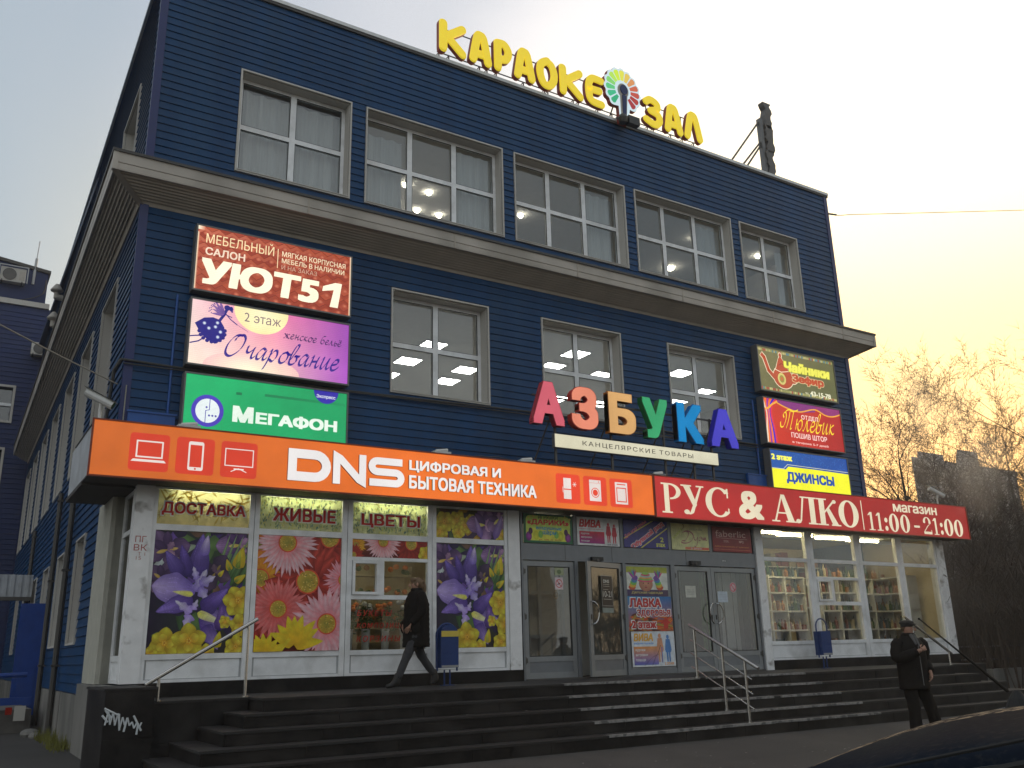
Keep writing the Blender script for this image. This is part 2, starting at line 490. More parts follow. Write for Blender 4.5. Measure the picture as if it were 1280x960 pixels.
def _outline(st, fill):
    _tc.body = st; _tc.offset = 0; _tc.fill_mode = fill; _tc.resolution_u = 4
    dg = bpy.context.evaluated_depsgraph_get(); dg.update()
    return bpy.data.meshes.new_from_object(_to.evaluated_get(dg))
_adv = {}
def _advance():
    def f(ch):
        if ch not in _adv:
            w = []
            for st in ('НН', 'Н' + ch + 'Н'):
                me = _outline(st, 'NONE'); w.append(max(v.co.x for v in me.vertices)); bpy.data.meshes.remove(me)
            _adv[ch] = w[1] - w[0]
        return _adv[ch]
    return f
_gc = {}
def _glyph(ch, bold):
    """outline of one letter, filled by the non-zero winding rule"""
    if (ch, bold) in _gc: return _gc[(ch, bold)]
    me = _outline(ch, 'NONE')
    n = len(me.vertices); par = list(range(n))
    def fd(a):
        while par[a] != a: a = par[a]
        return a
    for e in me.edges: par[fd(e.vertices[0])] = fd(e.vertices[1])
    loops = {}
    for i in range(n): loops.setdefault(fd(i), []).append(i)
    P = [Vector((v.co.x, v.co.y)) for v in me.vertices]
    bpy.data.meshes.remove(me)
    LP = []
    for l in loops.values():
        q = []
        for i in l:
            if not q or (P[i] - q[-1]).length > 1e-4: q.append(P[i])
        if len(q) > 2 and (q[0] - q[-1]).length < 1e-4: q.pop()
        if len(q) > 2: LP.append(q)
    vs, es = [], []
    for q in LP:
        i = len(vs); vs += q; es += [(i + k, i + (k + 1) % len(q)) for k in range(len(q))]
    ov, oe, of, _, _, _ = delaunay_2d_cdt(vs, es, [], 0, 1e-5)
    keep = []
    for f in of:
        c = (ov[f[0]] + ov[f[1]] + ov[f[2]]) / 3; wn = 0
        for q in LP:
            for k in range(len(q)):
                a, b = q[k], q[(k + 1) % len(q)]
                if (a.y <= c.y) != (b.y <= c.y):
                    t = (c.y - a.y) / (b.y - a.y)
                    if a.x + (b.x - a.x) * t > c.x: wn += 1 if b.y > a.y else -1
        if wn: keep.append(tuple(f))
    _gc[(ch, bold)] = ([(p.x, p.y) for p in ov], keep)
    return _gc[(ch, bold)]
def text_solid(mb, s, x0, z0, x1, z1, y0, y1, bold=0.0, shear=0.0, mf=0, ms=0, space=1.0, only=None):
    """raised letters: outline fitted to a box on a plane facing -y"""
    v, t = glyphs(s, 0.0, shear, space)
    ax = min(p[0] for p in v) - bold; bx = max(p[0] for p in v) + bold; az = min(p[1] for p in v) - bold; bz = max(p[1] for p in v) + bold
    if only is not None: t = only
    for li, (dx, dz) in enumerate(shifts(bold)):
        e = .0006 * li
        q = [(x0 + (p[0] + dx - ax) / (bx - ax) * (x1 - x0), z0 + (p[1] + dz - az) / (bz - az) * (z1 - z0)) for p in v]
        used = sorted({i for f in t for i in f}); mp_ = {u: k for k, u in enumerate(used)}
        i = len(mb.v); n = len(used)
        mb.v += [(q[u][0], y0 + e, q[u][1]) for u in used] + [(q[u][0], y1, q[u][1]) for u in used]
        ed = {}
        for (a, b, c) in t:
            cr_ = (q[b][0] - q[a][0]) * (q[c][1] - q[a][1]) - (q[b][1] - q[a][1]) * (q[c][0] - q[a][0])
            if cr_ < 0: a, b, c = a, c, b
            mb.f.append((i + mp_[a], i + mp_[b], i + mp_[c])); mb.m.append(mf)
            for e_ in ((a, b), (b, c), (c, a)): ed[e_] = 1
        for (a, b) in ed:
            if (b, a) not in ed:
                mb.f.append((i + mp_[b], i + mp_[a], i + n + mp_[a], i + n + mp_[b])); mb.m.append(ms)
def letter_groups(s, shear=0.0, space=1.0):
    """triangles of a string grouped letter by letter"""
    v, t = glyphs(s, 0.0, shear, space)
    out, i = [], 0
    for ch in s:
        if ch == ' ': continue
        n = len(_glyph(ch, 0.0)[1]); out.append(t[i:i + n]); i += n
    return out
# ------------------------------------------------------------------ flat print
class Canvas:
    """flat print on a plane facing -y; u to the right, v up, metres from the lower left corner"""
    def __init__(s, x0, z0, w, h, y, k=1.0, eps=.00005, cap=9.0):
        s.x0, s.z0, s.w, s.h, s.y, s.k, s.eps, s.cap = x0, z0, w, h, y, k, eps, cap
        s.v = []; s.f = []; s.c = []; s.layer = 0
    def cc(s, c):
        return tuple(min(s.cap, lin(v) * s.k) for v in c)
    def _clip(s, poly):
        for (ax, sg, lim) in ((0, 1, 0.0), (0, -1, s.w), (1, 1, 0.0), (1, -1, s.h)):
            o = []
            for i in range(len(poly)):
                a = poly[i]; b = poly[(i + 1) % len(poly)]
                da = sg * (a[0][ax] - lim); db = sg * (b[0][ax] - lim)
                if da >= 0: o.append(a)
                if (da >= 0) != (db >= 0):
                    t = da / (da - db)
                    o.append(((a[0][0] + (b[0][0] - a[0][0]) * t, a[0][1] + (b[0][1] - a[0][1]) * t),
                              tuple(a[1][j] + (b[1][j] - a[1][j]) * t for j in range(3))))
            poly = o
            if len(poly) < 3: return []
        return poly
    def tri(s, pts):
        inside = all(0 <= p[0][0] <= s.w and 0 <= p[0][1] <= s.h for p in pts)
        q = pts if inside else s._clip(list(pts))
        if len(q) < 3: return
        ar = sum(q[i][0][0] * q[(i + 1) % len(q)][0][1] - q[(i + 1) % len(q)][0][0] * q[i][0][1] for i in range(len(q)))
        if ar < 0: q = list(reversed(q))
        i = len(s.v)
        y = s.y - s.layer * s.eps
        for p in q:
            s.v.append((s.x0 + p[0][0], y, s.z0 + p[0][1])); s.c.append(p[1])
        s.f.append(tuple(range(i, i + len(q))))
    def up(s): s.layer += 1
    def poly(s, pts, c, lin_=False):
        """pts convex or star-shaped about the centroid"""
        s.up(); c = c if lin_ else s.cc(c)
        cu = sum(p[0] for p in pts) / len(pts); cv = sum(p[1] for p in pts) / len(pts)
        for i in range(len(pts)):
            s.tri([((cu, cv), c), (pts[i], c), (pts[(i + 1) % len(pts)], c)])
    def rect(s, u0, v0, u1, v1, c, c2=None, c3=None, c4=None):
        """colours: lower left, lower right, upper right, upper left"""
        s.up(); c = s.cc(c); c2 = s.cc(c2) if c2 else c; c3 = s.cc(c3) if c3 else (c2 if c4 is None and c3 is None else c2); c4 = s.cc(c4) if c4 else c
        s.tri([((u0, v0), c), ((u1, v0), c2), ((u1, v1), c3)])
        s.tri([((u0, v0), c), ((u1, v1), c3), ((u0, v1), c4)])
    def rrect(s, u0, v0, u1, v1, r, c):
        pts = []
        for (cx, cy, a0) in ((u1 - r, v1 - r, 0), (u0 + r, v1 - r, 90), (u0 + r, v0 + r, 180), (u1 - r, v0 + r, 270)):
            for k in range(5):
                a = R(a0 + k * 22.5); pts.append((cx + r * math.cos(a), cy + r * math.sin(a)))
        s.poly(pts, c)
    def frame(s, u0, v0, u1, v1, t, c):
        s.rect(u0, v0, u1, v0 + t, c); s.rect(u0, v1 - t, u1, v1, c); s.rect(u0, v0 + t, u0 + t, v1 - t, c); s.rect(u1 - t, v0 + t, u1, v1 - t, c)
    def ell(s, cu, cv, ru, rv, c, ce=None, n=20, rot=0.0, a0=0, a1=360):
        s.up(); c = s.cc(c); ce = s.cc(ce) if ce else c
        cr_, sr = math.cos(rot), math.sin(rot)
        P = []
        for k in range(n + 1):
            a = R(a0 + (a1 - a0) * k / n); x, y = ru * math.cos(a), rv * math.sin(a)
            P.append((cu + x * cr_ - y * sr, cv + x * sr + y * cr_))
        for k in range(n):
            s.tri([((cu, cv), c), (P[k], ce), (P[k + 1], ce)])
    def ring(s, cu, cv, ro, ri, c, n=28, a0=0, a1=360, sx=1.0):
        s.up(); c = s.cc(c)
        for k in range(n):
            a = R(a0 + (a1 - a0) * k / n); b = R(a0 + (a1 - a0) * (k + 1) / n)
            A = (cu + ro * sx * math.cos(a), cv + ro * math.sin(a)); B = (cu + ro * sx * math.cos(b), cv + ro * math.sin(b))
            Ci = (cu + ri * sx * math.cos(a), cv + ri * math.sin(a)); D = (cu + ri * sx * math.cos(b), cv + ri * math.sin(b))
            s.tri([(Ci, c), (A, c), (B, c)]); s.tri([(Ci, c), (B, c), (D, c)])
    def petal(s, bu, bv, ang, ln, wd, c0, c1, ce=None, n=9, tip=.5, waviness=0.0, mid=None):
        """a petal from its base: colour c0 at the base, c1 at the tip, ce (darker) along the edge"""
        s.up(); c0 = s.cc(c0); c1 = s.cc(c1); ce_ = s.cc(ce) if ce else None
        ca, sa = math.cos(ang), math.sin(ang)
        mid_ = s.cc(mid) if mid else None
        rows = []
        for k in range(n + 1):
            t = k / n
            w = wd * .5 * (math.sin(PI * min(1, (t ** tip) * .97 + .03)) ** .75)
            w *= 1 + waviness * math.sin(t * 17 + bu * 40)
            x = t * ln
            c = tuple(c0[j] + (c1[j] - c0[j]) * t for j in range(3))
            e = tuple(c[j] * .72 for j in range(3)) if not ce_ else tuple(c[j] * .35 + ce_[j] * .65 for j in range(3))
            m_ = c if not mid_ else tuple(c[j] * .5 + mid_[j] * .5 for j in range(3))
            rows.append(((bu + x * ca - w * sa, bv + x * sa + w * ca), (bu + x * ca, bv + x * sa), (bu + x * ca + w * sa, bv + x * sa - w * ca), e, m_))
        if n >= 11: vein = True
        else: vein = False
        for k in range(n):
            a, b = rows[k], rows[k + 1]
            s.tri([(a[1], a[4]), (b[1], b[4]), (b[0], b[3])]); s.tri([(a[1], a[4]), (b[0], b[3]), (a[0], a[3])])
            s.tri([(a[1], a[4]), (a[2], a[3]), (b[2], b[3])]); s.tri([(a[1], a[4]), (b[2], b[3]), (b[1], b[4])])
        if vein:
            s.up()
            for fr in (-.72, -.45, -.2, .12, .38, .66):
                for k in range(1, n - 2):
                    a, b = rows[k], rows[k + 1]; sd = 0 if fr < 0 else 2; f_ = abs(fr)
                    pa = tuple(a[1][q] + (a[sd][q] - a[1][q]) * f_ for q in (0, 1)); pb = tuple(b[1][q] + (b[sd][q] - b[1][q]) * f_ for q in (0, 1))
                    g_ = .80 if (int(fr * 100) + k // 4) % 2 else 1.22
                    ca_ = tuple(v * g_ for v in a[4]); wv = ln * .008
                    s.tri([((pa[0] - wv * sa, pa[1] + wv * ca), ca_), ((pb[0], pb[1]), ca_), ((pa[0] + wv * sa, pa[1] - wv * ca), ca_)])
    def line(s, pts, wd, c, c1=None):
        s.up(); c = s.cc(c)
        for i in range(len(pts) - 1):
            a, b = Vector(pts[i]), Vector(pts[i + 1]); d = b - a
            if d.length < 1e-7: continue
            d.normalize(); n_ = Vector((-d.y, d.x)) * wd / 2
            a2 = a - d * wd * .25; b2 = b + d * wd * .25
            s.tri([(tuple(a2 - n_), c), (tuple(b2 - n_), c), (tuple(b2 + n_), c)])
            s.tri([(tuple(a2 - n_), c), (tuple(b2 + n_), c), (tuple(a2 + n_), c)])
    def nib(s, pts, nw, na, c, thin=.25):
        """pen stroke of a broad nib: thick and thin like handwriting"""
        s.up(); c = s.cc(c)
        P = smooth_path(pts)
        nv = Vector((math.cos(na), math.sin(na))) * nw / 2
        for i in range(len(P) - 1):
            a, b = Vector(P[i]), Vector(P[i + 1]); d = b - a
            if d.length < 1e-7: continue
            d.normalize(); pn = Vector((-d.y, d.x)) * nw * thin / 2
            va = nv if nv.dot(Vector((-d.y, d.x))) > 0 else -nv
            w = va + pn
            s.tri([(tuple(a - w), c), (tuple(b - w), c), (tuple(b + w), c)])
            s.tri([(tuple(a - w), c), (tuple(b + w), c), (tuple(a + w), c)])
    def text(s, st, u0, v0, u1, v1, c, bold=0.0, shear=0.0, rot=0.0, outline=None, ow=.03, space=1.0):
        if outline is not None:
            s._text(st, u0 - ow * .6, v0 - ow * .6, u1 + ow * .6, v1 + ow * .6, outline, bold + .045, shear, rot, space)
        s._text(st, u0, v0, u1, v1, c, bold, shear, rot, space)
    def _text(s, st, u0, v0, u1, v1, c, bold, shear, rot, space):
        c = s.cc(c)
        v, t = glyphs(st, bold, shear, space); bold = max(bold, 0)
        ax = min(p[0] for p in v) - bold; bx = max(p[0] for p in v) + bold; az = min(p[1] for p in v) - bold; bz = max(p[1] for p in v) + bold
        cu, cv = (u0 + u1) / 2, (v0 + v1) / 2
        for (dx, dz) in shifts(bold):
            s.up(); q = []
            for p in v:
                a = (u0 + (p[0] + dx - ax) / (bx - ax) * (u1 - u0)) - cu; b = (v0 + (p[1] + dz - az) / (bz - az) * (v1 - v0)) - cv
                q.append((cu + a * math.cos(rot) - b * math.sin(rot), cv + a * math.sin(rot) + b * math.cos(rot)))
            for x in t: s.tri([(q[x[0]], c), (q[x[1]], c), (q[x[2]], c)])
    def mesh(s, name, m, off=(0, 0, 0)):
        me = bpy.data.meshes.new(name)
        me.from_pydata([(p[0] - off[0], p[1] - off[1], p[2] - off[2]) for p in s.v], [], s.f)
        a = me.color_attributes.new('Col', 'FLOAT_COLOR', 'POINT')
        fl = []
        for c in s.c: fl += [c[0], c[1], c[2], 1.0]
        a.data.foreach_set('color', fl)
        me.materials.append(MATS[m])
        return me
    def build(s, name, m, parent):
        off = BASE.get(parent.name, (0, 0, 0))
        o = bpy.data.objects.new(name, s.mesh(name, m, off)); col.objects.link(o); o.parent = parent; BASE[o.name] = off
        return o
    def thing(s, name, m, label, cat, group=None):
        off = (s.x0 + s.w / 2, s.y, s.z0)
        o = bpy.data.objects.new(name, s.mesh(name, m, off)); col.objects.link(o); o.location = off
        return tag(o, label, cat, group)
def smooth_path(P, n=6):
    P = [Vector(p) for p in P]
    if len(P) < 3: return [tuple(p) for p in P]
    o = []
    for i in range(len(P) - 1):
        p0 = P[max(0, i - 1)]; p1 = P[i]; p2 = P[i + 1]; p3 = P[min(len(P) - 1, i + 2)]
        for k in range(n):
            t = k / n
            o.append(tuple(.5 * ((2 * p1) + (p2 - p0) * t + (2 * p0 - 5 * p1 + 4 * p2 - p3) * t * t + (3 * p1 - p0 - 3 * p2 + p3) * t ** 3)))
    o.append(tuple(P[-1]))
    return o

# ================================================================== SETTING
W = 15.5         # plane of the blue front wall
F0 = 14.0        # plane of the shop front
LZ = 1.17        # landing level
def ground_z(x, y):
    for (ya, za), (yb, zb) in (((-900, 0), (3.5, 0)), ((3.5, 0), (9.4, .21)), ((9.4, .21), (10.75, .335)), ((10.75, .335), (900, .335))):
        if y <= yb: return za + (zb - za) * (y - ya) / (yb - ya)
    return .335
g = MB()
xs = [-900, -60, -20, -8, -2, 2, 6, 10, 14, 18, 24, 34, 60, 150, 900]; ys = [-900, -60, -15, -4, 0, 3.5, 5, 6.5, 8, 9.4, 10.1, 10.75, 12, 16, 22, 40, 90, 250, 900]
for i in range(len(xs) - 1):
    for j in range(len(ys) - 1):
        g.quad(*[(x, y, ground_z(x, y)) for x, y in ((xs[i], ys[j]), (xs[i + 1], ys[j]), (xs[i + 1], ys[j + 1]), (xs[i], ys[j + 1]))])
structure('ground', g, 'asphalt')

# entrance steps: five levels that wrap round the left and right ends
st = MB()
yf = [12.0, 11.69, 11.38, 11.07, 10.76]
xl = [3.72, 3.40, 3.08, 2.75, 2.43]
xr = [18.3, 18.68, 19.1, 19.5, 19.9]
zt = [LZ - .165 * k for k in range(5)]
for k in range(5):
    zb = zt[k + 1] if k < 4 else .2
    ext = .0 if k == 0 else 0
    st.box(xl[k], xr[k], yf[k], 12.58 if k else 13.98, zb + (.001 if k else .001), zt[k] - .03, 1)
    # tread slab, 2 cm proud of the riser
    st.box(xl[k] - .02, xr[k] + .02, yf[k] - .02, 12.57 if k else 13.97, zt[k] - .03, zt[k], 0)
# joints between the risers' slabs
stairs = structure('entrance_steps', st, ['granite_tread', 'granite_black'])
for k in range(5):
    n = 0; x = xl[k] + .02
    rnd = random.Random(k)
    while x < xr[k] - .3:
        w = 1.2 if x + 1.5 < xr[k] else xr[k] - .02 - x
        mb = MB(); zb = zt[k + 1] + .004 if k < 4 else .2
        d = rnd.uniform(.004, .009)
        mb.box(x + .003, x + w - .003, yf[k] - d, yf[k] + .004, zb, zt[k] - .032)
        mb.build('riser_slab', 'granite_black', stairs)
        x += w
tl = [8.36, 8.22, 8.20, 8.21, 8.22]; tr_ = [13.75, 13.8, 13.9, 14.05, 14.1]
for k in range(5):
    mb = MB()
    x = tl[k]; rnd = random.Random(20 + k)
    if k == 0:
        cuts = [(tl[k], 11.15), (11.28, tr_[k])]
    elif k == 2:
        cuts = [(tl[k], 12.2), (12.36, tr_[k])]
    else: cuts = [(tl[k], tr_[k])]
    for a, b in cuts:
        x = a
        while x < b:
            w = rnd.uniform(.25, .6); x2 = min(b, x + w)
            dz = rnd.uniform(0, .002)
            mb.box(x, x2 - .001, yf[k] - .028 + rnd.uniform(0, .004), yf[k] + .035 + rnd.uniform(0, .012), zt[k] - .026 - rnd.uniform(0, .006), zt[k] + .005 + dz)
            x = x2
    mb.build('nosing_strip', 'nosing_strip', stairs)

# black granite plinths at both ends of the steps and under the shop front
def plinth_thing(x0, x1, y0, y1, z0, z1, label, seam=None):
    t = thing('granite_plinth', label, 'plinth', ((x0 + x1) / 2, (y0 + y1) / 2, z0))
    mb = MB(); mb.box(x0, x1, y0, y1, z0, z1 - .03); mb.build('block', 'granite_black', t)
    mb = MB(); mb.box(x0 - .02, x1 + .02, y0 - .02, y1, z1 - .03, z1); mb.build('coping', 'granite_tread', t)
    nx = max(1, int((x1 - x0) / .6)); nz = 2
    for i in range(nx):
        for j in range(nz):
            a = x0 + (x1 - x0) * i / nx; b = x0 + (x1 - x0) * (i + 1) / nx
            c = z0 + (z1 - .03 - z0) * j / nz; d = z0 + (z1 - .03 - z0) * (j + 1) / nz
            mb = MB(); mb.box(a + .003, b - .003, y0 - .008 - .003 * ((i + j) % 2), y0 + .002, c + .003, d - .003)
            mb.build('granite_slab', 'granite_black', t)
    return t
PL1 = plinth_thing(1.93, 2.50, 12.5, 13.98, .2, 1.345, 'black granite block with white scribbled graffiti at the left end of the steps')
PL2 = plinth_thing(2.50, 3.70, 12.6, 13.98, .2, 1.168, 'low black granite ledge under the handrail left of the steps')
PL3 = plinth_thing(18.32, 20.4, 12.6, 13.98, .2, 1.168, 'black granite block at the right end of the steps')
gf = MB()
rg = random.Random(5)
pts = []
for i in range(16):
    pts.append((1.95 + .42 * i / 15, 12.483, .98 + (.10 if i % 2 else -.06) * (1 - i / 26) + rg.uniform(-.03, .03) - .006 * i))
for a, b in zip(pts[:-1], pts[1:]): gf.tube(a, b, .010, n=5)
for (a, b) in (((1.93, 1.12), (2.10, 1.03)), ((1.94, 1.10), (2.02, 1.0)), ((2.1, 1.05), (2.12, .86)), ((2.2, 1.0), (2.17, .84)), ((2.27, 1.02), (2.37, .84)), ((1.91, 1.04), (1.98, .96)), ((2.33, .93), (2.32, .80))):
    gf.tube((a[0], 12.483, a[1]), (b[0], 12.483, b[1]), .013, n=5)
gf.build('graffiti', 'graffiti', PL1)

# ------------------------------------------------------------------ the blue building
BL = thing('commercial_building', 'three storey building clad in dark blue siding with grey cornice and glazed ground floor', 'building', (11.5, 15.5, .3))
X0, X1 = 2.185, 20.90
ZR = 14.45
def wall_grid(mb, u0, u1, z0, z1, d0, d1, holes, swap=False):
    us = sorted({u0, u1, *[h[0] for h in holes], *[h[1] for h in holes]})
    zs = sorted({z0, z1, *[h[2] for h in holes], *[h[3] for h in holes]})
    us = [u for u in us if u0 <= u <= u1]; zs = [z for z in zs if z0 <= z <= z1]
    for j in range(len(zs) - 1):
        run = None
        for i in range(len(us) - 1):
            cx, cz = (us[i] + us[i + 1]) / 2, (zs[j] + zs[j + 1]) / 2
            solid = not any(h[0] < cx < h[1] and h[2] < cz < h[3] for h in holes)
            if solid: run = (run[0], us[i + 1]) if run else (us[i], us[i + 1])
            if (not solid or i == len(us) - 2) and run:
                if swap: mb.box(d0, d1, run[0], run[1], zs[j], zs[j + 1])
                else: mb.box(run[0], run[1], d0, d1, zs[j], zs[j + 1])
                run = None
UP = [(3.77, 5.99, 2), (6.37, 9.62, 3), (9.98, 13.13, 3), (13.50, 16.74, 3), (17.12, 19.32, 2)]
UZ = (10.45, 12.60)
MD = [(7.00, 9.18, 2), (10.58, 12.73, 2), (14.21, 16.36, 2)]
MZ = (6.56, 8.67)
holesF = [(a, b, *UZ) for a, b, _ in UP] + [(a, b, *MZ) for a, b, _ in MD]
mb = MB(); wall_grid(mb, X0 + .03, X1 - .03, 4.2, ZR - .05, W, W + .3, holesF)
mb.build('front_wall', 'siding_groove', BL)
# front siding, one plank at a time
PITCH = .152
def plank_mesh(x0, x1, za, zb):
    mb = MB(); x0 += .002; x1 -= .002
    f = lambda z: W - .024 + .020 * (z - za) / PITCH
    mb.quad((x0, f(za), za), (x1, f(za), za), (x1, f(zb), zb), (x0, f(zb), zb))
    mb.quad((x0, W, za), (x1, W, za), (x1, f(za), za), (x0, f(za), za))
    mb.quad((x0, f(zb), zb), (x1, f(zb), zb), (x1, W, zb), (x0, W, zb))
    mb.quad((x0, W, za), (x0, f(za), za), (x0, f(zb), zb), (x0, W, zb))
    mb.quad((x1, f(za), za), (x1, W, za), (x1, W, zb), (x1, f(zb), zb))
    return mb
holes2 = [(a - .035, b + .035, c - .035, d + .035) for a, b, c, d in holesF]
z = 4.62
while z < ZR - .12:
    za, zb = z + .004, min(z + PITCH - .004, ZR - .11)
    cuts = sorted({X0 + .13, X1 - .13, *[h[0] for h in holes2 if h[3] > za and h[2] < zb], *[h[1] for h in holes2 if h[3] > za and h[2] < zb]})
    segs = []
    for a, b in zip(cuts[:-1], cuts[1:]):
        m_ = (a + b) / 2; lo, hi = za, zb
        for h in holes2:
            if h[0] < m_ < h[1] and h[3] > lo and h[2] < hi:
                if h[2] > lo: hi = h[2]
                elif h[3] < hi: lo = h[3]
                else: lo = hi
        if hi - lo > .02:
            if segs and abs(segs[-1][2] - lo) < 1e-6 and abs(segs[-1][3] - hi) < 1e-6 and abs(segs[-1][1] - a) < 1e-6: segs[-1][1] = b
            else: segs.append([a, b, lo, hi])
    for a, b, lo, hi in segs:
        plank_mesh(a, b, lo, hi).build('siding_plank', 'siding_blue', BL)
    z += PITCH
for xa, xb in ((X0 - .012, X0 + .13), (X1 - .13, X1 + .012)):
    for (za, zb) in ((4.94, 9.34), (10.05, ZR - .06)):
        mb = MB(); mb.box(xa, xb, W - .035, W + .02, za, zb); mb.build('corner_trim', 'corner_blue', BL)
mb = MB(); mb.box(X0 - .06, X1 + .06, W - .07, W + .35, ZR - .06, ZR + .02, 0); mb.box(X0 - .05, X1 + .05, W - .055, W, ZR - .12, ZR - .06, 1)
mb.build('roof_cap', ['roof_cap', 'flashing_dark'], BL)
mb = MB(); mb.box(X0 + .1, X1 - .1, W + .3, 39.5, 14.0, 14.2); mb.box(X1 - .33, X1 - .03, W + .3, 39.5, .2, ZR - .06); mb.box(X0 + .5, X1, 39.4, 39.7, .2, ZR - .06)
mb.build('roof_slab', 'siding_groove', BL)
# floors, ceilings and back walls behind the glass
def room(x0, x1, y0, y1, z0, z1, m):
    mb = MB(); t = .05
    mb.box(x0, x1, y0, y1, z0 - t, z0, 0); mb.box(x0, x1, y0, y1, z1, z1 + t, 2)
    mb.box(x0, x1, y1, y1 + t, z0, z1, 0); mb.box(x0 - t, x0, y0, y1, z0, z1, 0); mb.box(x1, x1 + t, y0, y1, z0, z1, 0)
    return mb.build('interior_room', [m, 'interior_dark', 'ceiling_tile'], BL)
room(2.7, 6.18, W + .31, 21.5, 9.95, 12.80, 'interior_wall'); room(6.25, 20.5, W + .31, 23, 9.95, 12.80, 'interior_wall')
room(2.7, 20.5, W + .31, 24, 5.5, 8.98, 'interior_wall')

def front_window(x0, x1, z0, z1, n, y=W, depth=.30, glass='glass', split=.5):
    mb = MB(); t = .032
    mb.box(x0 - t, x0, y - .045, y + .01, z0 - t, z1 + t); mb.box(x1, x1 + t, y - .045, y + .01, z0 - t, z1 + t)
    mb.box(x0, x1, y - .045, y + .01, z1, z1 + t); mb.box(x0, x1, y - .045, y + .01, z0 - t, z0)
    mb.box(x0, x0 + .015, y + .01, y + depth, z0 + .015, z1 - .015); mb.box(x1 - .015, x1, y + .01, y + depth, z0 + .015, z1 - .015)
    mb.box(x0, x1, y + .01, y + depth, z1 - .015, z1)
    w = mb.build('window', 'trim_grey', BL)
    mb = MB(); mb.box(x0, x1, y - .06, y + depth, z0, z0 + .015); mb.build('sill', 'trim_grey', w)
    a0, a1, b0, b1 = x0 + .016, x1 - .016, z0 + .016, z1 - .016
    mb = MB(); f = .075; ya, yb = y + depth - .07, y + depth - .002
    mb.box(a0, a1, ya, yb, b0, b0 + f); mb.box(a0, a1, ya, yb, b1 - f, b1)
    mb.box(a0, a0 + f, ya, yb, b0 + f, b1 - f); mb.box(a1 - f, a1, ya, yb, b0 + f, b1 - f)
    xsn = [a0 + (a1 - a0) * k / n for k in range(n + 1)]
    zm = b0 + (b1 - b0) * split
    for k in range(1, n): mb.box(xsn[k] - .06, xsn[k] + .06, ya, yb, b0 + f, b1 - f)
    for k in range(n):
        p = xsn[k] + (f if k == 0 else .06); q = xsn[k + 1] - (f if k == n - 1 else .06)
        mb.box(p, q, ya, yb, zm - .05, zm + .05)
    mb.build('frame', 'pvc_white', w)
    for k in range(n):
        p = xsn[k] + (f if k == 0 else .06); q = xsn[k + 1] - (f if k == n - 1 else .06)
        for (c, d) in ((b0 + f, zm - .05), (zm + .05, b1 - f)):
            mb = MB(); mb.box(p, q, yb - .035, yb - .027, c, d); mb.build('pane', glass, w)
            mb = MB(); g_ = .008
            mb.box(p, p + g_, ya - .002, ya + .02, c, d); mb.box(q - g_, q, ya - .002, ya + .02, c, d)
            mb.box(p + g_, q - g_, ya - .002, ya + .02, c, c + g_); mb.box(p + g_, q - g_, ya - .002, ya + .02, d - g_, d)
            mb.build('gasket', 'gasket', w)
    return w
for a, b, n in UP: front_window(a, b, UZ[0], UZ[1], n)
for a, b, n in MD: front_window(a, b, MZ[0], MZ[1], n, depth=.32)

# curtains, hung behind the upper windows
def curtain(x0, x1, z0, z1, label, y=W + .42, amp=.03, seed=0):
    mb = MB(); mb.smooth = True
    rr = random.Random(seed); n = int((x1 - x0) / .025); P = []; ph = 0
    for i in range(n + 1):
        ph += rr.uniform(.35, .75)
        P.append((x0 + (x1 - x0) * i / n, y + amp * math.sin(ph) * rr.uniform(.6, 1.1)))
    for i in range(n):
        a, b = P[i], P[i + 1]
        mb.quad((a[0], a[1], z0), (b[0], b[1], z0), (b[0], b[1], z1), (a[0], a[1], z1))
        mb.quad((a[0], a[1] + .004, z0), (a[0], a[1] + .004, z1), (b[0], b[1] + .004, z1), (b[0], b[1] + .004, z0))
    single('net_curtain', mb, 'curtain', label, 'curtain', 'net curtains behind the upper windows')
curtain(3.8, 5.96, 10.3, 12.45, 'pleated grey net curtain closed across the leftmost upper window', seed=1)
curtain(6.4, 7.35, 10.3, 12.3, 'grey net curtain at the left edge of the upper window with many lit spots', seed=2)
curtain(8.60, 9.6, 10.3, 12.5, 'grey net curtain at the right edge of the upper window with many lit spots', seed=3)
curtain(12.2, 13.1, 10.3, 12.4, 'grey net curtain at the right side of the middle upper window', seed=4)
curtain(15.9, 16.7, 10.3, 12.4, 'grey net curtain at the right side of the second upper window from the right', seed=5)
curtain(18.9, 19.3, 10.3, 12.3, 'narrow net curtain at the right edge of the rightmost upper window', seed=6)

# ceiling lamps that show through the glass
tf = MB(); tf.box(-.3, .3, -.3, .3, -.03, 0, 0); 
def lampmesh(kind):
    mb = MB()
    if kind == 'troffer':
        mb.box(-.31, .31, -.31, .31, -.02, 0, 1)
        for k in range(4): mb.box(-.28, .28, -.26 + .14 * k, -.17 + .14 * k, -.028, -.021, 0)
        return mb.mesh('ceiling_lamp', ['troffer', 'shelf_white'])
    mb.lathe((0, 0, 0), [(.0, -.09), (.04, -.075), (.06, -.04), (.045, 0)], 12, 0); mb.lathe((0, 0, 0), [(.09, -.01), (.11, -.005), (.11, 0.0)], 12, 1)
    return mb.mesh('ceiling_spot', ['bulb', 'shelf_white'])
LT = lampmesh('troffer'); LS = lampmesh('spot')
places = [(9.65, 20.35), (11.35, 20.35), (9.65, 18.95), (9.65, 21.7), (11.4, 21.5), (13.2, 17.85), (13.25, 19.0), (14.9, 19.05), (15.2, 21.6), (16.75, 21.5), (16.78, 17.87), (18.7, 19.0), (18.75, 20.3)]
wn = ['left', 'left', 'left', 'left', 'left', 'middle', 'middle', 'middle', 'middle', 'middle', 'right', 'right', 'right']
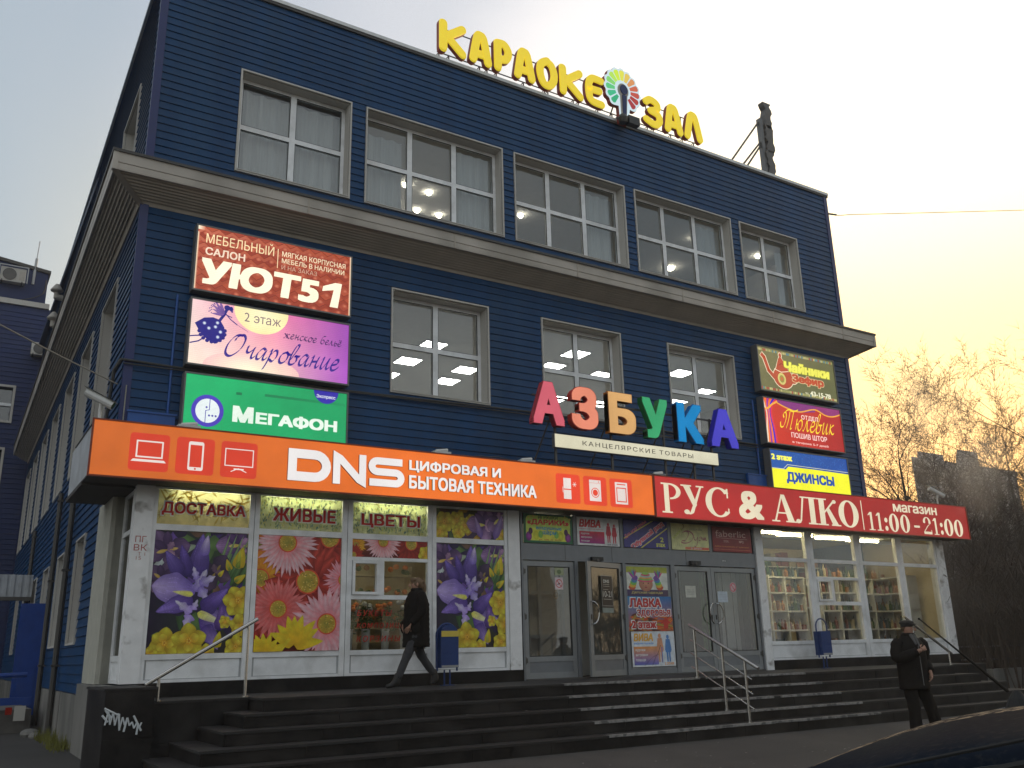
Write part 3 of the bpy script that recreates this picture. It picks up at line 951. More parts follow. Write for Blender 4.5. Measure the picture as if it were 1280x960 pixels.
pos_ = ['brightest lamp low in its left pane', 'lamp in its lower right pane', 'lamp just above its crossbar', 'lamp cut by its left edge', 'lowest lamp in its right pane', 'topmost lamp above the letters', 'lamp at its left edge', 'lamp in its right pane', 'lamp peeping out between the letters А and З', 'lamp right above the letter Б', 'lamp in its upper left pane', 'lamp in its upper right pane', 'lamp just above the letter К']
for ((x, y), w_), ps_ in zip(zip(places, wn), pos_):
    o = bpy.data.objects.new('ceiling_lamp', LT); col.objects.link(o); o.location = (x, y, 8.975)
    tag(o, 'square lit %s, %s middle storey window' % (ps_, w_), 'ceiling lamp', 'square lamps on the middle storey ceiling')
spots = [(7.94, 18.18), (8.57, 18.28), (9.25, 18.36), (8.67, 19.31), (9.40, 19.36), (10.03, 19.32)]
for (x, y), ps_ in zip(spots, ['upper left', 'upper middle', 'upper right and largest', 'lower left', 'lower middle', 'lower right']):
    o = bpy.data.objects.new('ceiling_spot', LS); col.objects.link(o); o.location = (x, y, 12.79)
    tag(o, 'warm ceiling spot, %s of six in the second upper window' % ps_, 'spotlight', 'six warm spots behind the second upper window')
for (x, y), l in zip([(11.92, 18.27), (17.78, 18.99), (17.03, 17.05), (19.49, 17.05)], ['lone warm spot seen through the middle upper window', 'larger oval lit spot low in the second upper window from the right', 'warm spot at the upper right of the second upper window from the right', 'warm spot seen through the rightmost upper window']):
    o = bpy.data.objects.new('ceiling_spot', LS); col.objects.link(o); o.location = (x, y, 12.79)
    if l.startswith('larger'): o.scale = (1.8, 1.8, 1)
    tag(o, l, 'spotlight')

# cornice between the middle and the upper storey
def side_xy(t, o): return (X0 + .013 * (t - W) - o, t + .013 * o)
def sweep(prof, mats, name, mi=None):
    mb = MB(); rows = []
    for (o, z) in prof:
        rows.append([(*side_xy(40.2, o), z), (X0 - o, W - o, z), (X1 + o, W - o, z), (X1 + o, 39, z)])
    for i in range(len(prof) - 1):
        for k in range(3):
            mb.quad(rows[i][k], rows[i][k + 1], rows[i + 1][k + 1], rows[i + 1][k], mi[i] if mi else 0)
    mb.build(name, mats, BL)
prof = [(.02, 9.31)]
nr = 9
for k in range(nr):
    o0 = .03 + .50 * k / nr; o1 = .03 + .50 * (k + 1) / nr; b = lambda o: 9.33 + .29 * (o / .54)
    prof += [(o0 + .012, b(o0)), (o1 - .022, b(o1)), (o1 - .016, b(o1) + .028), (o1 - .002, b(o1) + .028)]
sweep(prof, 'soffit_brown', 'soffit')
sweep([(.525, 9.60), (.555, 9.60), (.56, 9.625), (.565, 9.72), (.552, 9.725), (.552, 9.735), (.567, 9.74), (.57, 9.93)], 'cornice_grey', 'cornice')
sweep([(.57, 9.93), (.60, 9.925), (.60, 9.975), (.0, 10.10), (.0, 10.06)], 'flashing_dark', 'flashing')
for sx, cx in ((-1, X0), (1, X1)):
    mb = MB(); w = .055
    a = Vector((cx + sx * -.02, W + .02, 9.315)); b = Vector((cx + sx * .535, W - .535, 9.60))
    n_ = Vector((sx * 1, 1, 0)).normalized() * w; zz = Vector((0, 0, .012))
    mb.quad(tuple(a - n_ - zz), tuple(b - n_ - zz), tuple(b + n_ - zz), tuple(a + n_ - zz))
    mb.quad(tuple(a - n_), tuple(a + n_), tuple(b + n_), tuple(b - n_))
    mb.build('mitre_cover', 'soffit_brown', BL)
    mb = MB(); mb.box(min(cx + sx * .50, cx + sx * .582), max(cx + sx * .50, cx + sx * .582), W - .582, W - .50, 9.59, 9.935); mb.build('cornice_end_cap', 'cornice_grey', BL)
# joints of the cornice sheets
for x in (5.0, 8.1, 11.2, 14.3, 17.4, 20.1):
    mb = MB(); mb.box(x, x + .03, W - .575, W - .56, 9.60, 9.93); mb.build('cornice_seam', 'soffit_brown', BL)

# ------------------------------------------------------------------ left side wall
sidexf = lambda v: (*side_xy(v[1], v[0]), v[2])
GW = [(18.05 + 3.35 * k, 19.35 + 3.35 * k, 2.0, 3.88) for k in range(6)]
MW = [(17.3 + 3.35 * k, 19.25 + 3.35 * k, 5.66, 8.58) for k in range(7)]
UW = [(16.95 + 3.35 * k, 18.9 + 3.35 * k, 10.45, 12.60) for k in range(7)]
hs = GW + MW + UW
mb = MB(sidexf, True); wall_grid(mb, W + .02, 40, .25, ZR - .05, -.3, 0, hs, swap=True)
mb.build('side_wall', 'siding_groove', BL)
mb = MB(sidexf, True)
hh = [(a - .035, b + .035, c - .035, d + .035) for a, b, c, d in hs]
z = 1.17
while z < ZR - .12:
    za, zb = z + .004, min(z + PITCH - .004, ZR - .11)
    if not (zb > 9.30 and za < 10.05):
        s0 = 16.45 if za < 4.2 else W + .08
        cuts = sorted({s0, 40.0, *[h[k] for h in hh if h[3] > za and h[2] < zb for k in (0, 1)]})
        for a, b in zip(cuts[:-1], cuts[1:]):
            m_ = (a + b) / 2; lo, hi = za, zb
            for h in hh:
                if h[0] < m_ < h[1] and h[3] > lo and h[2] < hi:
                    if h[2] > lo: hi = h[2]
                    elif h[3] < hi: lo = h[3]
                    else: lo = hi
            if hi - lo < .02: continue
            f = lambda zz: .028 - .024 * (zz - za) / PITCH
            mb.quad((f(lo), b, lo), (f(lo), a, lo), (f(hi), a, hi), (f(hi), b, hi))
            mb.quad((0, b, lo), (0, a, lo), (f(lo), a, lo), (f(lo), b, lo))
            mb.quad((f(hi), b, hi), (f(hi), a, hi), (0, a, hi), (0, b, hi))
            mb.quad((0, a, lo), (0, a, hi), (f(hi), a, hi), (f(lo), a, lo))
            mb.quad((0, b, lo), (f(lo), b, lo), (f(hi), b, hi), (0, b, hi))
    z += PITCH
o = mb.build('side_siding', 'siding_blue', BL); o['kind'] = 'stuff'
for (a, b, c, d) in hs:
    mb = MB(sidexf, True); t = .032; dp = -.34
    mb.box(-.01, .045, a - t, a, c - t, d + t); mb.box(-.01, .045, b, b + t, c - t, d + t); mb.box(-.01, .045, a, b, d, d + t); mb.box(-.01, .045, a, b, c - t, c)
    mb.box(dp, -.01, a, a + .015, c, d); mb.box(dp, -.01, b - .015, b, c, d); mb.box(dp, -.01, a + .015, b - .015, d - .015, d); mb.box(dp, -.01, a + .015, b - .015, c, c + .015)
    w = mb.build('window', 'trim_grey', BL)
    mb = MB(sidexf, True); f = .07
    mb.box(dp - .01, dp + .06, a, a + f, c, d); mb.box(dp - .01, dp + .06, b - f, b, c, d); mb.box(dp - .01, dp + .06, a + f, b - f, d - f, d); mb.box(dp - .01, dp + .06, a + f, b - f, c, c + f)
    mb.box(dp - .01, dp + .055, (a + b) / 2 - .05, (a + b) / 2 + .05, c + f, d - f)
    mb.build('frame', 'pvc_white', w)
    mb = MB(sidexf, True); mb.box(dp + .01, dp + .02, a + f, b - f, c + f, d - f); mb.build('pane', 'glass_dark', w)
mb = MB(sidexf, True); mb.box(-.02, .06, W - .03, 40, ZR - .06, ZR + .02); mb.build('roof_cap', 'roof_cap', BL)
# concrete base of the side wall, in cast panels
t0 = W + .02
for k in range(8):
    a, b = 16.42 + 2.9 * k, 16.42 + 2.9 * (k + 1)
    mb = MB(sidexf, True); mb.box(-.28, .03 + .008 * (k % 2), a + .012, b - .012, .1, 1.155); mb.build('base_panel', 'concrete', BL)
mb = MB(sidexf, True); mb.box(-.1, .10, 13.99, 16.41, .1, 1.345); mb.build('base_panel', 'concrete', BL)
# cream pilaster behind the glazed front
mb = MB(sidexf, True); mb.box(-.2, -.03, 14.97, 15.6, 1.35, 4.13); mb.box(-.2, .035, 15.6, 16.43, 1.35, 4.13); mb.box(-.2, .035, 14.97, 15.6, 1.352, 4.128); mb.build('pilaster', 'cream_plaster', BL)
# downpipes on the side wall
for t, r_ in ((20.1, .055), (22.95, .055), (30, .055)):
    p = thing('downpipe', ['dark downpipe on the side wall nearest the corner', 'dark downpipe on the side wall, second from the corner', 'dark downpipe far along the side wall near the porch roof'][int(t > 21) + int(t > 25)], 'downpipe', (*side_xy(t, .1), .4), 'downpipes on the left side wall')
    mb = MB(sidexf, True); mb.tube((.10, t, .4), (.10, t, 5.4), r_, n=8); mb.build('pipe', 'flashing_dark', p)
    for zz in (1.6, 3.4, 5.2):
        mb = MB(sidexf, True); mb.box(.03, .17, t - .07, t + .07, zz, zz + .04); mb.build('bracket', 'flashing_dark', p)

# ------------------------------------------------------------------ canopy over the shop front
mb = MB()
mb.box(1.60, 22.08, 13.56, W - .03, 4.16, 4.90, 0)
mb.box(1.60, X0 - .03, W - .03, 15.85, 4.10, 4.90, 0)
mb.build('canopy', 'canopy_white', BL)
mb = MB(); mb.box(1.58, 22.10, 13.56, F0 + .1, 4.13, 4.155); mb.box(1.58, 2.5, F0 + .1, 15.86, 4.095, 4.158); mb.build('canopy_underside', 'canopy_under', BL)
mb = MB(); mb.box(1.585, 22.09, 13.6, W - .031, 4.901, 4.915); mb.build('canopy_flashing', 'flashing_dark', BL)

# ------------------------------------------------------------------ shop front
def part(name, m, *boxes):
    mb = MB()
    for b_ in boxes: mb.box(*b_)
    return mb.build(name, m, BL)
YA, YB = F0, F0 + .09
part('column', 'column_white', (2.31, 2.565, F0 - .03, F0 + .22, 1.36, 4.128))
part('column', 'column_white', (8.645, 8.885, F0 - .03, F0 + .2, 1.36, 4.128))
part('column', 'column_white', (14.905, 15.115, F0 - .03, F0 + .2, LZ, 4.128))
part('column', 'column_white', (21.33, 21.62, F0 - .03, F0 + .22, 1.36, 4.128))
part('shop_plinth', 'granite_black', (2.51, 8.90, F0 - .04, F0 + .3, 1.0, 1.355)); part('shop_plinth', 'granite_black', (15.12, 21.63, F0 - .04, F0 + .3, 1.0, 1.355))
for a, b in ((2.57, 2.625), (3.985, 4.055), (4.065, 4.14), (5.50, 5.585), (5.595, 5.68), (7.05, 7.125), (7.135, 7.21), (8.58, 8.64)):
    part('mullion', 'pvc_white', (a, b, YA, YB, 1.36, 4.128))
bays = [(2.625, 3.985), (4.14, 5.50), (5.68, 7.05), (7.21, 8.58)]
def rails(a, b, zs, m='pvc_white'):
    for z0_, z1_ in zs: part('rail', m, (a + .001, b - .001, YA + .006, YB - .004, z0_, z1_))
def bottom_panel(a, b):
    part('lower_panel', 'pvc_white', (a + .03, b - .03, YA + .025, YB - .02, 1.41, 1.665))
    part('panel_bead', 'pvc_grey', (a + .001, b - .001, YA + .03, YB - .025, 1.40, 1.67))
def pane(a, b, c, d, m='glass'):
    part('pane', m, (a + .001, b - .001, YA + .045, YA + .055, c, d))
for a, b in bays:
    rails(a, b, [(1.36, 1.40), (1.67, 1.745), (3.495, 3.585), (4.10, 4.128)]); bottom_panel(a, b)
    pane(a, b, 3.585, 4.10)
for a, b in (bays[0], bays[1], bays[3]): pane(a, b, 1.745, 3.495)
a, b = bays[2]
rails(a, b, [(2.53, 2.60), (3.15, 3.205)])
part('mullion', 'pvc_white', (6.165, 6.25, YA + .004, YB - .004, 2.601, 3.149))
part('opening_sash', 'pvc_white', (5.69, 5.735, YA - .02, YB - .03, 2.605, 3.145), (6.11, 6.16, YA - .02, YB - .03, 2.605, 3.145), (5.735, 6.11, YA - .02, YB - .03, 2.605, 2.65), (5.735, 6.11, YA - .02, YB - .03, 3.10, 3.145))
pane(a, b, 1.745, 2.53); pane(5.735, 6.11, 2.65, 3.10); pane(6.25, b, 2.60, 3.15); pane(a, b, 3.205, 3.495)
rb = [(15.16, 16.52), (16.76, 18.20), (18.44, 19.75), (19.98, 21.27)]
for a, b in ((15.115, 15.16), (16.52, 16.635), (16.645, 16.76), (18.20, 18.315), (18.325, 18.44), (19.75, 19.86), (19.87, 19.98), (21.27, 21.33)):
    part('mullion', 'pvc_white', (a, b, YA, YB, 1.36, 4.128))
for a, b in rb:
    rails(a, b, [(1.36, 1.40), (1.67, 1.745), (3.43, 3.51), (4.10, 4.128)]); bottom_panel(a, b); pane(a, b, 3.51, 4.10)
for a, b in (rb[0], rb[2], rb[3]): pane(a, b, 1.745, 3.43)
a, b = rb[1]
rails(a, b, [(2.50, 2.58), (3.06, 3.12)])
part('mullion', 'pvc_white', (17.25, 17.33, YA + .004, YB - .004, 2.581, 3.059))
part('opening_sash', 'pvc_white', (16.77, 16.81, YA - .02, YB - .03, 2.585, 3.055), (17.205, 17.245, YA - .02, YB - .03, 2.585, 3.055), (16.81, 17.205, YA - .02, YB - .03, 2.585, 2.625), (16.81, 17.205, YA - .02, YB - .03, 3.015, 3.055))
pane(a, b, 1.745, 2.50); pane(16.81, 17.205, 2.625, 3.015); pane(17.33, b, 2.58, 3.06); pane(a, b, 3.12, 3.43)
# side glazing of the flower shop
part('side_glazing_frame', 'pvc_white', (2.32, 2.38, F0 + .221, F0 + .28, 1.36, 4.128), (2.32, 2.38, F0 + .90, F0 + .968, 1.36, 4.128), (2.32, 2.38, F0 + .28, F0 + .90, 1.36, 1.42), (2.32, 2.38, F0 + .28, F0 + .90, 1.66, 1.74), (2.32, 2.38, F0 + .28, F0 + .90, 3.45, 3.52), (2.32, 2.38, F0 + .28, F0 + .90, 4.05, 4.128))
part('side_pane', 'glass_dark', (2.345, 2.355, F0 + .28, F0 + .90, 1.74, 3.45)); part('side_pane', 'glass_dark', (2.345, 2.355, F0 + .28, F0 + .90, 3.52, 4.05))
part('side_lower_panel', 'pvc_white', (2.34, 2.36, F0 + .28, F0 + .90, 1.42, 1.66))
part('side_glazing_frame', 'pvc_white', (21.55, 21.61, F0 + .221, W, 1.36, 1.75), (21.55, 21.61, F0 + .221, W, 3.43, 3.51), (21.55, 21.61, F0 + .75, F0 + .85, 1.75, 3.43), (21.55, 21.61, W - .08, W, 1.75, 4.12))
part('side_pane', 'glass', (21.57, 21.58, F0 + .221, F0 + .75, 1.75, 3.43)); part('side_pane', 'glass', (21.57, 21.58, F0 + .85, W - .08, 1.75, 3.43)); part('side_pane', 'glass', (21.57, 21.58, F0 + .221, W - .08, 3.51, 4.12))
# rooms behind the shop front
def groom(x0, x1, y1, z0, z1, m):
    mb = MB(); t = .05; y0 = F0 + .31
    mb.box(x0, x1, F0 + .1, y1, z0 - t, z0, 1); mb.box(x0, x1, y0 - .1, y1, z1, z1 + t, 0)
    mb.box(x0, x1, y1, y1 + t, z0, z1, 0); mb.box(x0 - t, x0, y0, y1, z0, z1, 0); mb.box(x1, x1 + t, y0, y1, z0, z1, 0)
    return mb.build('interior_room', [m, 'interior_dark', 'ceiling_tile'], BL)
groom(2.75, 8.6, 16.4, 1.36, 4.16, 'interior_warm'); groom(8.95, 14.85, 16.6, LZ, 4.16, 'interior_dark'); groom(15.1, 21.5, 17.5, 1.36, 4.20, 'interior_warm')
def tube_lamp(p, q, label, m='tube_light'):
    t = thing('tube_lamp', label, 'tube lamp', ((p[0] + q[0]) / 2, (p[1] + q[1]) / 2, p[2]))
    mb = MB(); mb.box(p[0] - .03, q[0] + .03, p[1] - .05, p[1] + .05, p[2] + .035, p[2] + .06); mb.build('housing', 'shelf_white', t)
    mb = MB(); mb.tube(p, q, .022, n=8); mb.build('tube', m, t)
tube_lamp((2.85, F0 + .17, 4.045), (3.92, F0 + .17, 4.045), 'lit tube above the yellow delivery panel at the top left of the shop front')
tube_lamp((4.25, F0 + .17, 4.045), (5.42, F0 + .17, 4.045), 'lit tube behind the second green leafy panel from the left')
tube_lamp((5.78, F0 + .17, 4.045), (6.98, F0 + .17, 4.045), 'lit tube behind the green leafy panel right of the wide one')
tube_lamp((9.35, F0 + .20, 4.135), (9.95, F0 + .20, 4.135), 'short lit tube above the balloon poster')
for i, (x, y) in enumerate([(15.3, 14.55), (16.5, 14.7), (17.95, 14.8), (19.2, 14.9)]):
    tube_lamp((x - .1, y, 4.12), (x + 1.0, y - .1, 4.12), ['first', 'second', 'third', 'fourth'][i] + ' lit ceiling tube from the left inside the shop at the right', 'tube_shop')

# ------------------------------------------------------------------ entrance: doors, header, posters above
part('entrance_frame', 'alu_grey', (8.93, 8.97, YA, YB, LZ, 4.128)); part('entrance_frame', 'alu_grey', (14.86, 14.90, YA, YB, LZ, 4.128))
part('entrance_header', 'alu_grey', (8.97, 14.86, YA + .002, YB - .002, 3.262, 3.555))
part('threshold', 'steel_dark', (8.97, 14.86, YA - .03, YB, LZ, LZ + .02))
px_ = [8.97, 10.10, 11.245, 12.49, 13.60, 14.86]
for x in (10.105, 11.225, 12.455, 13.575): part('entrance_post', 'alu_grey', (x, x + .075, YA - .004, YB - .01, 3.5551, 4.128))
for x, w_ in ((10.11, .07), (11.25, .07), (12.47, .10)): part('entrance_post', 'alu_grey', (x, x + w_, YA - .004, YB - .01, LZ + .02, 3.2615))
for i in range(5): part('transom_panel', 'alu_light', (px_[i] + .08, px_[i + 1] - .02, YA + .04, YA + .05, 3.56, 4.12))
for x in (9.9, 11.0, 12.9): part('header_joint', 'gasket', (x, x + .008, YA - .0005, YA + .001, 3.27, 3.55))

def door(x0, x1, hinge, ang=0, handle=None, label=None, z0=LZ + .025, z1=3.245):
    """an aluminium leaf; hinge at x0 or x1; opens outwards by ang degrees"""
    hx = x0 if hinge == 'l' else x1; sg = 1 if hinge == 'l' else -1
    w = x1 - x0
    ca, sa = math.cos(R(ang)), math.sin(R(ang))
    def xf(v):
        u = v[0]; y = v[1]
        return (hx + sg * (u * ca + y * sa), F0 + .03 - u * sa + y * ca, v[2])
    def mk():
        return MB(xf, sg < 0)
    mb = mk(); s = .095; t = .045
    mb.box(0, s, 0, t, z0, z1); mb.box(w - s, w, 0, t, z0, z1); mb.box(s, w - s, 0, t, z1 - .09, z1)
    mb.box(s, w - s, 0, t, z0, z0 + .10); mb.box(s, w - s, 0, t, z0 + .285, z0 + .375)
    d = mb.build('door', 'alu_light', BL)
    if label: d['label'] = label
    mb = mk(); mb.box(s, w - s, .012, t - .01, z0 + .10, z0 + .285); mb.build('kick_panel', 'alu_grey', d)
    mb = mk(); mb.box(s, w - s, .02, .028, z0 + .375, z1 - .09); mb.build('pane', 'glass', d)
    mb = mk(); g_ = .012
    mb.box(s, s + g_, -.003, .02, z0 + .375, z1 - .09); mb.box(w - s - g_, w - s, -.003, .02, z0 + .375, z1 - .09)
    mb.box(s + g_, w - s - g_, -.003, .02, z1 - .09 - g_, z1 - .09); mb.box(s + g_, w - s - g_, -.003, .02, z0 + .375, z0 + .375 + g_)
    mb.build('gasket', 'gasket', d)
    for zz in (z0 + .25, z0 + 1.0, z1 - .25):
        mb = mk(); mb.tube((0, -.015, zz), (0, -.015, zz + .12), .018, n=8); mb.box(-.01, .05, -.012, 0, zz + .02, zz + .10); mb.build('hinge', 'steel_dark', d)
    if handle:
        mb = mk(); hx_ = w - s * .5; P = []
        for k in range(9):
            a = PI * k / 8
            P.append((hx_ - .13 * math.sin(a), -.05 - .04 * math.sin(a), z0 + 1.12 + .20 * math.cos(a)))
        mb.path([(hx_, 0, z0 + 1.32)] + P + [(hx_, 0, z0 + .92)], .011, n=8); mb.smooth = False
        mb.build('handle', 'chrome', d)
        mb = mk(); mb.box(w - s * .75, w - s * .4, -.006, 0, z0 + 1.0, z0 + 1.09); mb.build('lock', 'black_plastic', d)
    return d
door(8.975, 10.105, 'l', 0, None, 'closed left leaf of the entrance doors with a no smoking sign')
door(10.185, 11.245, 'r', 15, True, 'leaf standing ajar with a hanging notice of opening hours')
door(12.575, 13.575, 'l', 0, True, 'closed leaf with a white paper notice behind the handrail')
door(13.585, 14.855, 'r', 0, True, 'wide closed leaf at the right end of the entrance')
part('fixed_panel', 'alu_light', (11.325, 12.465, YA + .03, YA + .06, LZ + .025, 3.24))
part('fixed_panel_rail', 'alu_grey', (11.325, 12.465, YA + .005, YA + .03, LZ + .025, LZ + .13))
# inside of the porch seen through the doors
part('porch_partition', 'interior_wall', (8.98, 12.4, F0 + 1.5, F0 + 1.55, LZ, 4.15))
mb = MB()
for x in (9.15, 9.55, 10.2, 10.75): mb.box(x, x + .07, F0 + 1.40, F0 + 1.47, LZ, 3.4)
for zz in (LZ, 1.9, 2.75, 3.35): mb.box(9.22, 10.75, F0 + 1.41, F0 + 1.46, zz, zz + .07)
mb.build('inner_porch_frame', 'pvc_grey', BL)
for x in (12.9, 13.45, 14.1):
    part('inner_porch_post', 'pvc_grey', (x, x + .06, F0 + 1.6, F0 + 1.66, LZ, 3.6))
t = thing('strip_curtain', 'hanging strip curtain behind the rightmost entrance door', 'curtain', (14.25, F0 + .5, LZ))
r = random.Random(15)
for k in range(9):
    mb = MB(); x = 13.68 + .13 * k; yy = F0 + .45 + r.uniform(0, .05); mb.box(x, x + .118, yy, yy + .006, LZ + .03, 3.4); mb.build('strip', r.choice(['leaf_green', 'wall_grey', 'interior_wall', 'cornice_grey', 'weed']), t)
t = thing('inner_door', 'brown wooden inner door seen through the third entrance door', 'door', (13.1, F0 + .9, LZ))
mb = MB(); mb.box(12.6, 13.5, F0 + .9, F0 + .95, LZ, 3.3); mb.build('leaf', 'bark', t)
mb = MB(); mb.box(12.72, 13.38, F0 + .885, F0 + .899, 2.2, 3.1); mb.box(12.72, 13.38, F0 + .885, F0 + .899, 1.35, 2.05); mb.build('panel', 'hair_brown', t)
for k, x in enumerate((10.48, 12.98)):
    t = thing('motion_sensor', ['black door sensor above the leaf that stands ajar', 'black door sensor above the pair of doors behind the handrail'][k], 'sensor', (x + .12, F0, 3.20))
    mb = MB(); mb.box(x, x + .26, F0 - .07, F0, 3.275, 3.35); mb.build('housing', 'black_plastic', t)
    mb = MB(); mb.tube((x + .13, F0 - .075, 3.29), (x + .13, F0 - .05, 3.29), .03, n=10); mb.build('lens', 'steel_dark', t)
    
HAZE = .0012
K = 2.0   # paper in this dull light shows about 1/2.6 of its own colour
def poster(x0, z0, x1, z1, y, label, fn, cat='poster', m='print', k=K, group=None, name='poster', cap=.82):
    c = Canvas(x0, z0, x1 - x0, z1 - z0, y, k=k, cap=cap)
    fn(c)
    return c.thing(name, m, label, cat, group)

# ---- flower prints
def iris(c, cu, cv, s, rot=0.0, dark=1.0):
    def q(r, g, b): return (int(r * dark * .98), int(g * dark * .88), int(b * dark * .80))
    P = lambda a, l, w, c0, c1, ce, **k: c.petal(cu, cv, a + rot, l * s, w * s * 1.1, c0, c1, ce, n=14, tip=1.15, **k)
    P(2.9, .62, .46, q(58, 36, 105), q(150, 130, 195), q(48, 28, 90), waviness=.05)
    P(-.25, .60, .48, q(46, 26, 88), q(128, 106, 180), q(38, 22, 76), waviness=.06)
    P(-1.7, .5, .36, q(60, 36, 104), q(160, 140, 200), q(52, 32, 92), waviness=.08)
    P(1.65, .62, .30, q(30, 16, 66), q(136, 116, 185), q(40, 24, 80))
    P(1.15, .50, .22, q(56, 34, 92), q(100, 80, 150), q(48, 28, 84))
    P(2.15, .46, .22, q(46, 28, 84), q(92, 70, 140), q(44, 26, 80))
    P(2.95, .30, .09, q(200, 185, 60), q(225, 215, 140), q(160, 140, 110))
    P(-.3, .28, .08, q(200, 185, 50), q(225, 215, 140), q(150, 130, 110))
    for k in range(7):
        a = 2.9 + (k - 3) * .10; c.line([(cu + .3 * s * math.cos(a + rot), cv + .3 * s * math.sin(a + rot)), (cu + .55 * s * math.cos(a + rot), cv + .55 * s * math.sin(a + rot))], .004 * s * 2, q(96, 74, 138))
    P(.5, .26, .16, q(125, 100, 160), q(165, 145, 190), q(100, 75, 145), waviness=.2)
    P(-1.1, .24, .12, q(150, 125, 175), q(175, 155, 195), q(110, 85, 150), waviness=.2)
def yellow_flower(c, cu, cv, s, n=6, rot=0.2, seed=0):
    r = random.Random(seed)
    for k in range(n):
        a = rot + 2 * PI * k / n + r.uniform(-.12, .12)
        c.petal(cu, cv, a, s * r.uniform(.9, 1.08), s * .85, (132, 84, 14), (206, 188, 50), (128, 98, 16), n=12, waviness=.03, tip=1.25)
    for k in range(3):
        c.petal(cu, cv, rot + .5 + 2 * PI * k / 3, s * .62, s * .55, (150, 92, 16), (200, 182, 60), (160, 130, 26), n=8, tip=1.2)
    c.ell(cu, cv, s * .16, s * .2, (140, 85, 15), (170, 125, 25))
    for k in range(5): c.ell(cu + s * .1 * math.cos(k * 1.25), cv + s * .1 * math.sin(k * 1.25), s * .035, s * .05, (195, 150, 60))
def bud(c, cu, cv, s, a, green=True):
    c.petal(cu, cv, a, s, s * .55, (150, 125, 25), (185, 160, 35), (140, 115, 20), n=10)
    c.petal(cu, cv, a + .12, s * .85, s * .22, (120, 115, 30), (195, 175, 60), None, n=8)
    if green: c.petal(cu, cv, a, s * .35, s * .22, (70, 95, 35), (130, 135, 35), (60, 80, 30), n=6)
def iris_print(c):
    w, h = c.w, c.h
    c.rect(0, 0, w, h, (22, 12, 38), (36, 30, 24), (40, 62, 30), (26, 18, 44))
    r = random.Random(3)
    for k in range(46):
        u, v = r.uniform(0, w), r.uniform(h * .1, h)
        cc = r.choice([(60, 40, 98), (46, 30, 82), (38, 60, 34), (66, 90, 48), (74, 52, 112), (84, 62, 50), (30, 20, 52)])
        c.petal(u, v, r.uniform(0, 6.28), r.uniform(.25, .5), r.uniform(.12, .28), cc, tuple(int(x * 1.25) for x in cc), tuple(int(x * .7) for x in cc), n=8)
    for k in range(6):
        u = w * (.62 + .07 * k); c.petal(u, h * .55, 1.25 - k * .04, h * .45, .07, (45, 75, 35), (105, 130, 85), (35, 60, 30))
    c.petal(w * .10, h * .80, .3, .5, .22, (170, 178, 180), (110, 130, 100), (90, 95, 90))
    c.petal(w * .02, h * .62, 1.2, .35, .16, (165, 172, 178), (140, 150, 150), (90, 95, 90))
    iris(c, w * .14, h * .84, .55, .5, .8); iris(c, w * .92, h * .90, .60, .3, .95)
    for k in range(5):
        u = w * (.66 + .05 * k); c.petal(u, h * .60, 1.3 - k * .05, h * .42, .055, (40, 72, 30), (128, 150, 108), (30, 55, 25), n=10)
    iris(c, w * .66, h * .66, .50, 1.3, .55); iris(c, w * .10, h * .60, .45, -.4, .7)
    c.petal(w * .47, h * .62, 1.5, h * .37, .30, (40, 24, 84), (112, 92, 165), (34, 20, 74), n=16, waviness=.03)
    c.petal(w * .52, h * .80, 1.4, h * .18, .15, (96, 78, 152), (176, 160, 205), (66, 46, 120), n=12)
    c.petal(w * .38, h * .62, 1.85, h * .28, .20, (34, 20, 76), (92, 72, 148), (28, 16, 64), n=12)
    c.petal(w * .30, h * .64, 2.2, h * .24, .22, (44, 28, 88), (104, 86, 158), (36, 22, 76), n=12)
    # the wide pale fall at the left with its yellow tongue
    c.petal(w * .46, h * .50, 3.02, w * .46, h * .26, (96, 78, 150), (150, 134, 196), (70, 52, 124), n=18, waviness=.05, tip=1.1)
    c.petal(w * .44, h * .44, 3.5, w * .40, h * .16, (58, 38, 104), (120, 100, 170), (44, 28, 88), n=14, waviness=.05)
    c.petal(w * .44, h * .475, 3.0, .30, .085, (205, 186, 50), (214, 206, 120), (150, 132, 110), n=12)
    # crumpled pale style arms
    for (u, v, a_, l, wd) in ((.46, .50, 1.15, .36, .17), (.50, .56, .5, .26, .15), (.50, .54, -1.0, .30, .14), (.47, .60, 1.9, .20, .10)):
        c.petal(w * u, h * v, a_, l, wd, (110, 92, 158), (182, 168, 212), (78, 58, 134), n=12, waviness=.28)
    for (u, v, a_, l, wd) in ((.44, .33, 2.55, .30, .13), (.43, .31, 4.3, .22, .14), (.45, .35, 1.2, .16, .09)):
        c.petal(w * u, h * v, a_, l, wd, (134, 112, 172), (196, 182, 218), (96, 72, 144), n=12, waviness=.28)
    c.petal(w * .52, h * .28, -.1, w * .42, h * .20, (62, 42, 110), (146, 128, 192), (46, 30, 92), n=16, waviness=.06)
    c.petal(w * .55, h * .34, .75, w * .36, h * .15, (44, 26, 88), (110, 88, 164), (34, 20, 76), n=14, waviness=.06)
    c.petal(w * .58, h * .22, -1.0, w * .30, h * .13, (56, 36, 104), (140, 120, 188), (42, 26, 88), n=14, waviness=.1)
    c.petal(w * .50, h * .325, -.38, .42, .12, (196, 176, 50), (226, 222, 200), (150, 135, 120), n=12)
    c.petal(w * .74, h * .18, 1.5, .36, .16, (48, 26, 84), (112, 84, 150), (38, 20, 72), n=12, waviness=.1)
    bud(c, w * .90, h * .70, .34, 1.35); bud(c, w * .82, h * .68, .18, 1.9); bud(c, w * .88, h * .585, .20, .6); bud(c, w * .70, h * .63, .12, .9)
